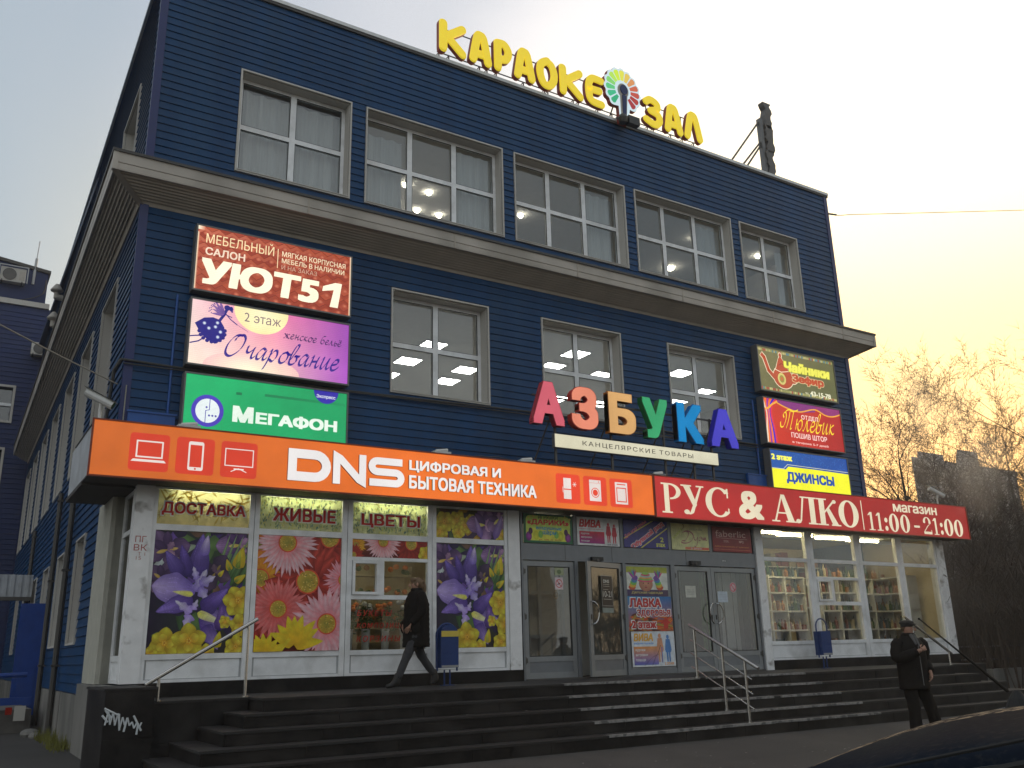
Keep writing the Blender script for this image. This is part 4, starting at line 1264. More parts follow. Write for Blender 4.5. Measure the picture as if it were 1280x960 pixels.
    for (u, v, s_, sd) in ((.93, .43, .24, 1), (.80, .25, .10, 2), (.99, .22, .20, 3), (.93, .05, .17, 9)):
        yellow_flower(c, w * u, h * v, s_, 6, sd, sd)
    bud(c, w * .72, h * .04, .24, 1.4, False)
    for (u, v, s_, sd) in ((.18, .085, .22, 5), (.43, .10, .25, 6), (.62, .0, .14, 7), (.03, .0, .12, 8)):
        yellow_flower(c, w * u, h * v, s_, 5 if sd == 6 else 6, sd * .7, sd)
def daisy(c, cu, cv, s, inner, tip, n=26, seed=0, eye=(150, 120, 40), rowsn=2, wd=.20, edge=None):
    r = random.Random(seed)
    for row in range(rowsn):
        for k in range(n):
            a = 2 * PI * (k + .5 * row) / n + r.uniform(-.06, .06)
            c.petal(cu, cv, a, s * (1 - .16 * row) * r.uniform(.9, 1.04), s * wd, inner, tip, edge, n=6, tip=.55)
    c.ell(cu, cv, s * .27, s * .27, (150, 62, 30), (165, 60, 35)); c.ell(cu, cv, s * .235, s * .235, (112, 108, 38), eye)
    for k in range(46):
        a, d = r.uniform(0, 6.28), s * .225 * math.sqrt(r.random())
        cc = r.choice([(160, 135, 60), (98, 98, 40), (176, 150, 80), (130, 96, 30)])
        c.ell(cu + d * math.cos(a), cv + d * math.sin(a), s * .016, s * .016, cc, n=6)
def daisy_print(c):
    w, h = c.w, c.h
    c.rect(0, 0, w, h, (90, 20, 18), (80, 22, 16), (60, 30, 15), (110, 60, 20))
    red = ((105, 14, 14), (186, 60, 46), (70, 6, 8)); dred = ((80, 14, 14), (115, 26, 24), (60, 10, 12))
    daisy(c, w * .86, h * 1.0, .62, red[0], (176, 54, 42), 13, 2, wd=.36, edge=red[2])
    daisy(c, w * .04, h * .62, .55, (180, 110, 20), (195, 135, 28), 18, 3, wd=.26, edge=(160, 80, 14))
    daisy(c, w * .03, h * .92, .42, (175, 100, 20), (190, 120, 25), 16, 4, wd=.28, edge=(160, 80, 14))
    daisy(c, w * .60, h * .60, .72, red[0], red[1], 14, 5, wd=.32, edge=red[2])
    daisy(c, w * 1.04, h * .62, .36, (190, 90, 95), (205, 140, 150), 22, 6, edge=(170, 70, 80))
    daisy(c, w * .34, h * .94, .56, (185, 80, 82), (212, 165, 172), 26, 7, edge=(180, 90, 95))
    daisy(c, w * .02, h * .30, .42, red[0], (158, 45, 36), 12, 8, wd=.36, edge=red[2])
    daisy(c, w * .26, h * .36, .52, (160, 50, 46), (195, 105, 105), 24, 9, edge=(160, 55, 52))
    daisy(c, w * .84, h * .04, .36, dred[0], dred[1], 16, 10, wd=.3, edge=dred[2])
    daisy(c, w * .84, h * .23, .60, (190, 85, 92), (212, 155, 162), 20, 11, edge=(182, 95, 102), wd=.26)
    for (u, v, s_, sd) in ((.46, .10, .46, 21), (.12, .02, .34, 22)):
        r = random.Random(sd)
        for k in range(8):
            c.petal(w * u, h * (v - .04), .15 + k * .36 + r.uniform(-.1, .1), s_ * r.uniform(.85, 1.1), s_ * .42, (175, 130, 18), (195, 165, 35), (178, 138, 20), n=10)
    c.line([(w * .30, 0), (w * .40, h * .10)], .05, (175, 150, 30))
def leafy_panel(txt, box, base, leaf):
    def fn(c):
        w, h = c.w, c.h
        c.rect(0, 0, w, h, base[0], base[0], base[1], base[1])  # lighter upper colour paints in the tube glow behind the film
        r = random.Random(len(txt))
        if leaf:
            for k in range(420):
                u, v = r.uniform(0, w), r.uniform(0, h)
                cc = r.choice([(74, 92, 72), (105, 112, 72), (62, 82, 84), (124, 122, 70), (88, 102, 90), (134, 124, 84), (140, 132, 96)])
                c.petal(u, v, r.uniform(1.0, 2.1), r.uniform(.03, .07), .022, cc, tuple(int(x * 1.2) for x in cc), n=3)
        else:
            for k in range(60):
                u, v = r.uniform(0, w), r.uniform(0, h * .9)
                c.petal(u, v, r.uniform(0, 3), r.uniform(.08, .3), .03, (125, 110, 55), (140, 122, 60), (118, 100, 50), n=3)
        c.text(txt, *box, (140, 26, 22), bold=.03, outline=(205, 190, 170), ow=.035)
    return fn
poster(2.63, 3.588, 3.98, 4.098, F0 + .03, 'golden panel reading ДОСТАВКА above the leftmost iris print', leafy_panel('ДОСТАВКА', (.06, .13, 1.29, .33), ((136, 126, 88), (186, 170, 110)), False), 'printed panel', 'print_film', k=2.9)
poster(4.15, 3.588, 5.49, 4.098, F0 + .03, 'green leafy panel reading ЖИВЫЕ above the daisy print', leafy_panel('ЖИВЫЕ', (.20, .13, 1.23, .34), ((118, 120, 94), (134, 142, 104)), True), 'printed panel', 'print_film', k=2.9)
poster(5.69, 3.588, 7.04, 4.098, F0 + .03, 'green leafy panel reading ЦВЕТЫ above the opening sash', leafy_panel('ЦВЕТЫ', (.14, .10, 1.21, .33), ((118, 120, 94), (134, 142, 104)), True), 'printed panel', 'print_film', k=2.9)
poster(2.63, 1.75, 3.98, 3.49, F0 + .03, 'large print of purple irises and yellow flowers at the left end of the shop front', iris_print, 'flower print')
poster(7.22, 1.75, 8.575, 3.49, F0 + .03, 'large print of purple irises and yellow flowers right of the walking woman', iris_print, 'flower print')
poster(4.145, 1.75, 5.495, 3.49, F0 + .03, 'large print of pink and red daisies behind the tall handrail post', daisy_print, 'flower print')
def iris_small(c):
    w, h = c.w, c.h
    c.rect(0, 0, w, h, (48, 28, 60), (50, 32, 66), (45, 60, 35), (60, 40, 30))
    r = random.Random(9)
    for k in range(26): c.petal(r.uniform(0, w), r.uniform(0, h), r.uniform(0, 6.28), r.uniform(.15, .3), .1, *r.choice([((60, 36, 80), (90, 66, 120), (50, 28, 70)), ((50, 66, 34), (86, 100, 50), (40, 50, 28)), ((130, 100, 30), (165, 135, 40), (110, 80, 24))]), n=7)
    for i, (u, v, s_) in enumerate(((.12, .55, .2), (.30, .62, .18), (.42, .45, .16), (.05, .2, .16), (.32, .2, .14), (.50, .68, .1), (.96, .2, .14))): yellow_flower(c, w * u, h * v, s_, 6, i, i)
    iris(c, w * .72, h * .5, .62, .2, 1.05); iris(c, w * .93, h * .75, .5, 1.0, 1.0)
    c.petal(w * .86, h * .02, 1.2, .5, .14, (80, 56, 120), (150, 130, 175), (70, 45, 105), waviness=.1); c.petal(w * .66, h * .05, 1.9, .4, .12, (90, 65, 130), (155, 135, 180), (70, 45, 105), waviness=.1)
poster(7.22, 3.59, 8.575, 4.09, F0 + .03, 'narrow print of yellow flowers and irises above the right iris print', iris_small, 'flower print')
def daisy_small(c):
    w, h = c.w, c.h
    c.rect(0, 0, w, h, (70, 18, 14), (80, 22, 16), (70, 20, 14), (120, 70, 20))
    daisy(c, w * .05, h * .7, .2, (175, 110, 20), (190, 130, 25), 14, 3, wd=.3); daisy(c, w * .02, h * .1, .2, (120, 25, 18), (140, 40, 26), 14, 3, wd=.3)
    daisy(c, w * .78, h * .85, .42, (105, 20, 16), (135, 38, 28), 16, 5, wd=.3, edge=(80, 12, 12))
    daisy(c, w * .40, h * .92, .36, (185, 85, 85), (212, 165, 170), 26, 7, edge=(180, 90, 95))
    yellow_flower(c, w * .98, h * .25, .16)
poster(5.685, 3.208, 7.045, 3.492, F0 + .03, 'narrow strip print of pink daisies above the opening sash', daisy_small, 'flower print')
# red lettering on the dark lower pane
def lett(c):
    for i, s_ in enumerate(('БУКЕТЫ', 'КОМПОЗИЦИИ', 'КОРЗИНЫ')):
        v = c.h - .20 - i * .20
        c.text(s_, .05, v, (.66, .98, .82)[i], v + .095, (150, 40, 30), bold=.012, shear=.2, space=1.25)
poster(5.75, 1.80, 6.98, 2.47, F0 + .034, 'red slanted lettering БУКЕТЫ КОМПОЗИЦИИ КОРЗИНЫ on the pane left of the woman', lett, 'window lettering', k=1.6, name='window_lettering')
# flowers on the shop side of that pane
for i, x in enumerate((5.85, 6.15, 6.50, 6.85)):
    t = thing('flower_vase', ['white vase of green stems behind the dark pane, first from the left', 'white vase behind the dark pane, second from the left', 'white vase behind the dark pane, third from the left', 'white vase behind the walking woman'][i], 'vase', (x, F0 + .5, 1.36), 'vases behind the dark pane')
    mb = MB(); mb.lathe((x, F0 + .5, 1.72), [(0, 0), (.06, 0), (.075, .35), (.08, .36), (.07, .36)], 12); mb.smooth = True; mb.build('vase', 'vase_white', t)
    mb = MB(); r = random.Random(i)
    for k in range(16):
        a = r.uniform(0, 6.28); q = (x + .2 * math.cos(a) * r.random(), F0 + .5 + .15 * math.sin(a), 2.4 + r.uniform(-.2, .1)); mb.tube((x, F0 + .5, 1.9), q, .006, n=3)
        for _ in range(4): mb.ellipsoid((q[0] + r.uniform(-.06, .06), q[1], q[2] - r.uniform(0, .2)), (.035, .02, .012), 5, 3)
    mb.build('stems', 'leaf_green', t)
    mb = MB()
    for k in range(6): mb.ellipsoid((x + r.uniform(-.15, .15), F0 + .5 + r.uniform(-.08, .08), 2.45 + r.uniform(-.1, .1)), (.05, .05, .04), 7, 5)
    mb.build('blooms', ['petal_orange', 'vase_white', 'petal_orange', 'vase_white'][i], t)
mb = MB(); mb.box(5.7, 8.5, F0 + .3, F0 + .7, 1.68, 1.72); mb.box(5.75, 5.8, F0 + .35, F0 + .65, 1.36, 1.68); mb.box(8.4, 8.45, F0 + .35, F0 + .65, 1.36, 1.68)
single('flower_table', mb, 'shelf_white', 'low white table carrying the vases behind the dark pane', 'table')
t = thing('flower_shelf', 'wooden shelf with orange bouquets seen through the open sash panes', 'shelf', (6.4, F0 + 1.4, 1.36))
for zz in (2.1, 2.62, 3.02): 
    mb = MB(); mb.box(5.4, 7.4, F0 + 1.3, F0 + 1.6, zz, zz + .03); mb.build('board', 'interior_warm', t)
for x in (5.4, 7.37):
    mb = MB(); mb.box(x, x + .03, F0 + 1.3, F0 + 1.6, 1.36, 3.2); mb.build('side', 'interior_warm', t)
r = random.Random(12); mb = MB()
for k in range(46):
    mb.ellipsoid((r.uniform(5.5, 7.3), F0 + 1.35, r.choice([2.72, 2.25, 3.12]) + r.uniform(-.05, .1)), (.06, .05, .05), 6, 4, m=r.choice([0, 0, 1, 2]))
o = mb.build('bouquets', ['petal_orange', 'leaf_green', 'bottle_b'], t); o['kind'] = 'stuff'

# ---- posters above the doors
def p_darik(c):
    w, h = c.w, c.h
    c.rect(0, 0, w, h, (22, 62, 40)); c.rrect(.05, .04, w - .05, h - .03, .08, (128, 140, 60)); 
    c.rrect(.08, .05, w - .08, h * .5, .07, (150, 148, 50))
    for i, (u, v) in enumerate(((.1, .44), (.2, .5), (.95, .45), (.85, .52), (.5, .5))): c.ell(w * u, h * (v + .42), .02, .02, (150, 130, 60))
    for sx in (0, 1):
        x = w * (.10 if not sx else .90)
        c.ell(x, h * .22, .065, .085, (110, 40, 110), (70, 22, 70)); c.ell(x + (.04 if not sx else -.04), h * .40, .045, .06, (50, 22, 50), (40, 18, 40))
        c.ell(x + (.16 if not sx else -.16), h * .26, .06, .085, (150, 145, 40), (130, 130, 30)); c.ell(x + (.26 if not sx else -.26), h * .3, .05, .07, (90, 130, 60), (80, 120, 50))
    c.text('ИГРУШКИ', w * .30, h * .84, w * .70, h * .95, (40, 70, 40), bold=.02)
    c.text('«ДАРИКИ»', w * .07, h * .60, w * .93, h * .82, (150, 25, 25), bold=.035)
    c.text('воздушные', w * .25, h * .43, w * .77, h * .56, (35, 95, 120), bold=.03); c.text('шары', w * .38, h * .26, w * .66, h * .42, (35, 95, 120), bold=.03)
    c.text('ул.  пав. 22  40-22', w * .30, h * .08, w * .75, h * .15, (120, 40, 40), bold=.01)
poster(8.99, 3.57, 10.08, 4.10, F0 - .012, 'green and yellow balloon poster reading «ДАРИКИ» above the left door', p_darik, k=3.0)
def people_sil(c, u, v, s, col_, lean=0):
    c.ell(u, v + s * .92, s * .07, s * .08, col_); c.poly([(u - s * .10, v + s * .84), (u + s * .10, v + s * .84), (u + s * .17, v + s * .45), (u + s * .13, v + s * .35), (u - s * .13, v + s * .35), (u - s * .16, v + s * .45)], col_)
    c.poly([(u - s * .10, v + s * .36), (u - s * .01, v + s * .36), (u - s * .02 + lean * s, v), (u - s * .08 + lean * s, v)], col_); c.poly([(u + s * .01, v + s * .36), (u + s * .10, v + s * .36), (u + s * .10, v), (u + s * .04, v)], col_)
def p_viva(c):
    w, h = c.w, c.h
    c.rect(0, 0, w, h, (150, 150, 148)); c.text('ВИВА', w * .05, h * .64, w * .56, h * .93, (130, 25, 28), bold=.05, shear=.18)
    c.text('магазин верхней одежды', w * .05, h * .56, w * .62, h * .605, (130, 40, 45), bold=.01)
    c.rect(w * .05, h * .07, w * .64, h * .50, (90, 30, 85), (105, 25, 75), (130, 25, 32), (130, 25, 32))
    for i, s_ in enumerate(('куртки', 'ветровки', 'плащи')): c.text(s_, w * .09, h * (.37 - .13 * i), w * (.28 + .06 * (i == 1)), h * (.44 - .13 * i), (185, 160, 170), bold=.02)
    people_sil(c, w * .74, h * .12, h * .72, (125, 25, 38), .0); people_sil(c, w * .88, h * .10, h * .70, (125, 25, 38), -.02)
    c.text('2-й этаж', w * .70, h * .03, w * .95, h * .09, (60, 50, 60), bold=.02)
poster(10.19, 3.57, 11.20, 4.10, F0 - .012, 'white and crimson poster reading ВИВА with two silhouettes above the ajar door', p_viva, k=3.0)
def p_blue(c):
    w, h = c.w, c.h
    c.rect(0, 0, w, h, (38, 36, 82)); 
    for (a, b) in (((-.02, .16), (w * .70, h * 1.04)), ((w * .35, -.02), (w * 1.03, h * .80))): c.line([a, b], .022, (140, 135, 60))
    c.text('Для всей семьи', -.02, h * .58, w * .56, h * .76, (150, 75, 85), bold=.03, rot=.56)
    c.text('Обувной ряд', w * .10, h * .34, w * .98, h * .58, (150, 62, 72), bold=.06, rot=.56, outline=(160, 140, 150), ow=.02)
    c.text('2', w * .82, h * .24, w * .90, h * .42, (170, 160, 60), bold=.03); c.text('этаж', w * .72, h * .06, w * .93, h * .19, (170, 160, 60), bold=.03)
poster(11.31, 3.57, 12.44, 4.11, F0 - .012, 'dark blue poster with slanted pink lettering and 2 этаж above the middle panel', p_blue, k=3.0)
def p_duet(c):
    w, h = c.w, c.h
    c.rect(0, 0, w, h, (135, 135, 98), (140, 140, 100), (135, 132, 90), (128, 124, 78))
    for i in range(5):
        u = w * (.05 + .05 * i); c.nib([(u, h * .15), (u + .03, h * .5), (u + .01, h * .85)], .008, .8, (110, 115, 60)); c.ell(u + .02, h * (.45 + .08 * i), .03, .02, (120, 125, 60))
    c.text('ОДЕЖДА', w * .50, h * .76, w * .84, h * .84, (90, 88, 66), bold=.01); c.nib([(w * .28, h * .92), (w * .33, h * .98), (w * .34, h * .85), (w * .28, h * .78)], .018, .7, (90, 80, 50))
    k = (110, 62, 66); U = lambda pts: [(w * (.28 + .66 * a), h * (.22 + .5 * b)) for a, b in pts]
    c.nib(U([(.10, .95), (.22, 1.0), (.28, .8), (.14, .3), (.0, .25), (-.02, .12), (.12, .08), (.30, .18), (.44, .45), (.46, .75), (.34, .98), (.16, 1.02), (.02, .85)]), .022, .75, k)
    c.nib(U([(.50, .60), (.50, .40), (.58, .36), (.64, .60), (.62, .2), (.55, -.15), (.48, -.1)]), .018, .75, k)
    c.nib(U([(.70, .55), (.78, .62), (.80, .45), (.74, .34), (.68, .38)]), .018, .75, k); c.line(U([(.72, .48), (.80, .48)]), .01, k)
    c.nib(U([(.84, .36), (.86, .6), (.87, .36), (.92, .6), (.92, .36), (.97, .6), (.97, .4), (1.02, .38)]), .018, .75, k)
    c.rect(w * .35, h * .02, w * .99, h * .12, (150, 85, 62), (140, 60, 45)); c.text('2 этаж', w * .50, h * .04, w * .80, h * .10, (180, 170, 150), bold=.02)
poster(12.54, 3.57, 13.56, 4.10, F0 - .012, 'pale olive poster with script Дуэт above the third door', p_duet, k=3.0)
def p_fab(c):
    w, h = c.w, c.h
    c.rect(0, 0, w, h, (88, 20, 22), (92, 24, 24), (80, 16, 20), (84, 18, 20)); k = (150, 118, 112)
    c.text('faberlic', w * .09, h * .60, w * .86, h * .86, k, bold=-.008); c.line([(w * .1, h * .555), (w * .9, h * .535)], .006, k)
    c.text('этаж.', w * .28, h * .38, w * .42, h * .47, k); c.text('№2', w * .68, h * .38, w * .80, h * .48, k, bold=.02)
    c.text('Добро пожаловать в Гармонию!', w * .04, h * .17, w * .93, h * .25, (150, 95, 55), bold=.01); c.line([(w * .04, h * .1), (w * .94, h * .09)], .008, (140, 80, 60))
poster(13.67, 3.57, 14.80, 4.09, F0 - .012, 'dark red poster reading faberlic above the rightmost door', p_fab, k=3.0)
# ---- posters on the middle panel
def p_kids(c):
    w, h = c.w, c.h
    c.rect(0, 0, w, h, (150, 152, 145)); c.rect(0, h * .80, w, h, (118, 122, 45), (130, 130, 50), (110, 118, 40)); c.rect(0, 0, w, h * .22, (48, 38, 66), (56, 42, 60))
    c.ell(w * .46, h * .42, w * .17, h * .26, (150, 105, 82), (118, 76, 60)); 
    for i, cc in enumerate(((150, 60, 80), (95, 130, 70), (160, 120, 60), (120, 135, 130), (150, 70, 80), (110, 140, 70))):
        c.ell(w * .46, h * (.53 + .05 * i), w * (.20 - .022 * i), h * .05, cc)
    c.ell(w * .40, h * .44, .012, .014, (50, 35, 30)); c.ell(w * .52, h * .44, .012, .014, (50, 35, 30)); c.ell(w * .46, h * .36, .02, .012, (120, 90, 70)); c.ell(w * .46, h * .30, .035, .014, (120, 50, 50))
    for sx in (-1, 1):
        bx = w * (.46 + sx * .28); by = h * .42
        for i, (cc, r_) in enumerate((((140, 60, 40), .10), ((150, 120, 40), .095), ((80, 130, 60), .09), ((50, 90, 120), .085), ((80, 50, 110), .08))):
            c.ell(bx - sx * .02 * i * 1.0 + sx * .08 - sx * .02, by - .07 + i * .045, r_ * .9, .05, cc)
        for k in range(5):
            a = 1.57 + (k - 2) * .35 - sx * .15; cc = ((150, 50, 90), (80, 60, 120), (60, 110, 130), (90, 120, 60), (120, 50, 120))[k]
            c.petal(bx + sx * .02, by + .12, a, .17, .05, cc, cc, tuple(int(x * .8) for x in cc))
    c.text('Детская одежда', w * .10, h * .07, w * .86, h * .17, (140, 130, 80), bold=.02)
poster(11.33, 2.64, 12.36, 3.20, F0 - .0, 'childrenswear poster with a child in a striped hat and rainbow gloves', p_kids, k=2.3)
def p_lavka(c):
    w, h = c.w, c.h
    c.rect(0, 0, w, h, (125, 60, 30), (130, 70, 35), (30, 80, 125), (28, 95, 135))
    r = random.Random(4)
    for k in range(60):
        c.petal(r.uniform(0, w), r.uniform(0, h * .45), r.uniform(-.3, .8), r.uniform(.1, .28), .05, *r.choice([((150, 70, 22), (165, 95, 30), (110, 40, 15)), ((60, 22, 14), (95, 40, 20), (40, 14, 10)), ((120, 100, 40), (140, 120, 50), (90, 60, 25)), ((160, 50, 20), (175, 70, 30), (120, 30, 14))]), n=5)
    c.text('ЛАВКА', w * .04, h * .68, w * .76, h * .95, (130, 30, 28), bold=.05, outline=(180, 175, 175), ow=.035)
    c.text('ЗДОРОВЬЯ', w * .20, h * .40, w * .96, h * .62, (130, 30, 28), bold=.04, outline=(180, 175, 175), ow=.03)
    c.text('2 этаж', w * .07, h * .07, w * .62, h * .30, (130, 30, 28), bold=.05, outline=(180, 175, 175), ow=.03)
    c.poly([(w * .72, h * .22), (w * .84, h * .38), (w * .96, h * .22)], (140, 35, 28)); c.rect(w * .79, h * .06, w * .89, h * .24, (140, 35, 28))
poster(11.31, 1.985, 12.42, 2.635, F0 - .002, 'blue and orange poster reading ЛАВКА ЗДОРОВЬЯ with a red arrow', p_lavka, k=2.3)
def p_viva2(c):
    w, h = c.w, c.h
    c.rect(0, 0, w, h, (150, 155, 160)); c.text('ВИВА', w * .05, h * .72, w * .50, h * .95, (170, 120, 45), bold=.05, shear=.15); c.text('верхняя одежда', w * .05, h * .62, w * .50, h * .68, (60, 100, 150), bold=.02)
    c.rect(w * .04, h * .05, w * .60, h * .57, (60, 70, 130), (70, 75, 135), (165, 110, 60), (165, 105, 50))
    for i, s_ in enumerate(('куртки', 'ветровки', 'плащи')): c.text(s_, w * .08, h * (.42 - .14 * i), w * (.30 + .05 * (i == 1)), h * (.50 - .14 * i), (190, 190, 195), bold=.02)
    people_sil(c, w * .65, h * .12, h * .82, (150, 105, 80)); people_sil(c, w * .84, h * .12, h * .78, (60, 95, 140)); c.rect(w * .68, h * .10, w * .70, h * .55, (60, 80, 130))
    c.nib([(w * .25, 0), (w * .45, h * .25), (w * .58, h * .35), (w * .66, h * .6)], .012, .5, (20, 20, 22)); c.nib([(w * .45, h * .02), (w * .55, h * .3), (w * .62, h * .35)], .01, .5, (20, 20, 22))
    c.text('2 ЭТАЖ', w * .74, h * .03, w * .96, h * .11, (165, 110, 50), bold=.03); c.frame(0, 0, w, h, .012, (165, 168, 170))
poster(11.36, 1.33, 12.43, 1.975, F0 - .0, 'white poster reading ВИВА with orange and blue figures, lowest on the middle panel', p_viva2, k=2.3)
# ---- notices on the doors
def nosmoke(c):
    w = c.w; c.rect(0, 0, w, c.h, (165, 150, 152)); c.ring(w / 2, c.h / 2, w * .43, w * .35, (150, 40, 45)); c.line([(w * .24, c.h * .76), (w * .76, c.h * .24)], w * .08, (150, 40, 45)); c.line([(w * .3, c.h * .42), (w * .62, c.h * .52)], w * .08, (40, 40, 40))
poster(9.68, 2.74, 9.86, 2.96, F0 + .045, 'square no smoking sticker on the closed left door', nosmoke, 'sticker', name='sticker')
poster(14.10, 2.74, 14.29, 2.95, F0 + .045, 'round no smoking sticker on the rightmost door', lambda c: (c.ell(c.w / 2, c.h / 2, c.w / 2, c.h / 2, (160, 140, 142)), c.ring(c.w / 2, c.h / 2, c.w * .46, c.w * .36, (150, 40, 60)), c.line([(c.w * .24, c.h * .76), (c.w * .76, c.h * .24)], .02, (150, 40, 60))), 'sticker', name='sticker')
poster(9.68, 3.0, 9.88, 3.14, F0 + .045, 'small greenish notice above the no smoking sticker on the left door', lambda c: (c.rect(0, 0, c.w, c.h, (120, 125, 98)), c.ell(c.w / 2, c.h * .45, .05, .04, (80, 92, 62))), 'sticker', name='sticker')
poster(12.86, 2.63, 13.14, 2.86, F0 + .045, 'sheet of white paper taped to the third door', lambda c: (c.rect(0, 0, c.w, c.h, (150, 150, 142)), [c.line([(.04, v), (.24, v)], .006, (110, 110, 106)) for v in (.06, .09, .12, .15)]), 'paper', name='paper_notice')
poster(13.74, 2.54, 14.02, 2.76, F0 + .045, 'sheet of bluish paper taped to the rightmost door', lambda c: (c.rect(0, 0, c.w, c.h, (140, 148, 156)), [c.line([(.04, v), (.24, v)], .006, (110, 115, 122)) for v in (.06, .09, .12, .15)]), 'paper', name='paper_notice')
poster(13.90, 3.36, 14.02, 3.40, F0 - .002, 'tiny white plate on the header above the rightmost door', lambda c: (c.rect(0, 0, c.w, c.h, (60, 62, 64)), c.text('№4', .01, .008, .11, .034, (170, 170, 170), bold=.03)), 'plate', name='number_plate')
def hours(c):
    w, h = c.w, c.h; c.rect(0, 0, w, h, (30, 28, 28)); c.frame(.0, .12, w, h, .008, (120, 122, 120)); k = (150, 152, 148)
    c.text('DNS', w * .18, h * .80, w * .70, h * .89, k, bold=.02); c.line([(w * .15, h * .76), (w * .72, h * .76)], .005, k); c.line([(w * .15, h * .71), (w * .72, h * .71)], .005, k)
    c.text('10-21', w * .10, h * .42, w * .92, h * .58, k, bold=.0); c.line([(w * .15, h * .36), (w * .85, h * .36)], .006, k); c.line([(w * .15, h * .62), (w * .6, h * .62)], .005, k); c.rect(0, 0, w, h * .13, (95, 105, 102))
o = poster(10.58, 2.32, 10.92, 3.0, F0 - .12, 'dark notice with white opening hours 10-21 hanging on the ajar door', hours, 'notice', name='hours_notice')
o.rotation_euler = (0, 0, R(15))
poster(10.225, 2.62, 10.335, 2.80, F0 + .9, 'yellow round warning sticker inside the gap of the ajar door', lambda c: (c.ell(c.w / 2, c.h / 2, c.w / 2, c.h / 2, (120, 90, 40)), c.ring(c.w / 2, c.h / 2, c.w * .45, c.w * .36, (20, 16, 12)), c.line([(.03, .11), (.08, .06)], .01, (20, 16, 12)), c.line([(.05, .12), (.05, .05)], .01, (20, 16, 12))), 'sticker', name='sticker')
# red marks on the left column
mk_ = Canvas(2.33, 3.05, .22, .38, F0 - .032, k=2.2, cap=.8)
mk_.text('ПГ', .02, .25, .17, .34, (125, 60, 58), bold=-.01); mk_.text('ВК', .01, .13, .19, .22, (125, 60, 58), bold=-.01); mk_.text('Т 1', .07, .06, .17, .11, (135, 95, 90), bold=-.01); mk_.text('15', .05, .0, .12, .05, (135, 95, 90), bold=-.01)
mk_.thing('wall_writing', 'print', 'faded red handwritten letters ПГ ВК on the white corner column', 'graffiti')

# ------------------------------------------------------------------ shop at the right: shelves with goods
rs = random.Random(11)
for i, (x0, y) in enumerate(((15.2, 15.2), (16.75, 15.5), (18.3, 15.2), (19.9, 15.4))):
    t = thing('display_shelf', ['white shop shelf of bottles and jars left in the right hand shop', 'white shop shelf behind the small opening sash of the right hand shop', 'white shop shelf behind the third bay of the right hand shop', 'white shop shelf at the corner end of the right hand shop'][i], 'shelf', (x0 + .65, y, 1.36), 'shelves in the right hand shop')
    for k, x in enumerate((x0, x0 + .65, x0 + 1.32)):
        mb = MB(); mb.box(x, x + .045, y, y + .4, 1.36, 3.25); mb.build('upright', 'shelf_white', t)
    for zz in (1.5, 1.98, 2.42, 2.85, 3.22):
        mb = MB(); mb.box(x0 + .0451, x0 + 1.3199, y + .01, y + .39, zz, zz + .035); mb.build('board', 'shelf_white', t)
    mb = MB()
    for zz in (1.535, 2.015, 2.455, 2.885, 3.255):
        x = x0 + .07
        while x < x0 + 1.25:
            if abs(x - x0 - .67) < .06: x += .08; continue
            r_ = rs.uniform(.025, .05); h_ = rs.uniform(.14, .33); m_ = rs.randrange(5)
            if rs.random() < .82:
                mb.lathe((x + r_, y + .10, zz), [(0, 0), (r_, 0), (r_, h_ * .6), (r_ * .35, h_ * .78), (r_ * .35, h_), (0, h_)], 7, m_)
            else: mb.box(x, x + r_ * 2.4, y + .05, y + .25, zz, zz + h_ * .8, m_); x += r_ * .5
            x += 2 * r_ + rs.uniform(.008, .03)
    o = mb.build('goods', ['bottle_a', 'bottle_b', 'bottle_c', 'bottle_d', 'bottle_e'], t); o['kind'] = 'stuff'
t = thing('display_shelf', 'shelf of dark bottles along the end wall of the right hand shop', 'shelf', (21.2, 15.8, 1.36), 'shelves in the right hand shop')
for y in (14.7, 15.7, 16.7):
    mb = MB(); mb.box(21.0, 21.4, y, y + .045, 1.36, 3.3); mb.build('upright', 'shelf_white', t)
for zz in (1.5, 1.98, 2.42, 2.85, 3.26):
    mb = MB(); mb.box(21.01, 21.39, 14.7, 16.74, zz, zz + .035); mb.build('board', 'shelf_white', t)
mb = MB()
for zz in (1.535, 2.015, 2.455, 2.885):
    y = 14.78
    while y < 16.65:
        r_ = rs.uniform(.03, .045); h_ = rs.uniform(.18, .33)
        mb.lathe((21.08 + r_, y + r_, zz), [(0, 0), (r_, 0), (r_, h_ * .6), (r_ * .35, h_ * .78), (r_ * .35, h_), (0, h_)], 7, rs.randrange(5)); y += 2 * r_ + .02
o = mb.build('goods', ['bottle_a', 'bottle_b', 'bottle_c', 'bottle_d', 'bottle_e'], t); o['kind'] = 'stuff'
t = thing('wall_shelf', 'long shelf of boxes on the back wall of the right hand shop', 'shelf', (18, 17.3, 2.4))
for zz in (2.6, 3.2, 3.65):
    mb = MB(); mb.box(15.3, 21.2, 17.05, 17.45, zz, zz + .03); mb.build('board', 'shelf_white', t)
mb = MB()
for zz in (2.63, 3.23, 3.68):
    x = 15.4
    while x < 21:
        w_ = rs.uniform(.1, .35); mb.box(x, x + w_ - .01, 17.08, 17.4, zz, zz + rs.uniform(.15, .38), rs.randrange(5)); x += w_ + .02
o = mb.build('boxes', ['bottle_a', 'bottle_b', 'bottle_c', 'bottle_d', 'interior_warm'], t); o['kind'] = 'stuff'

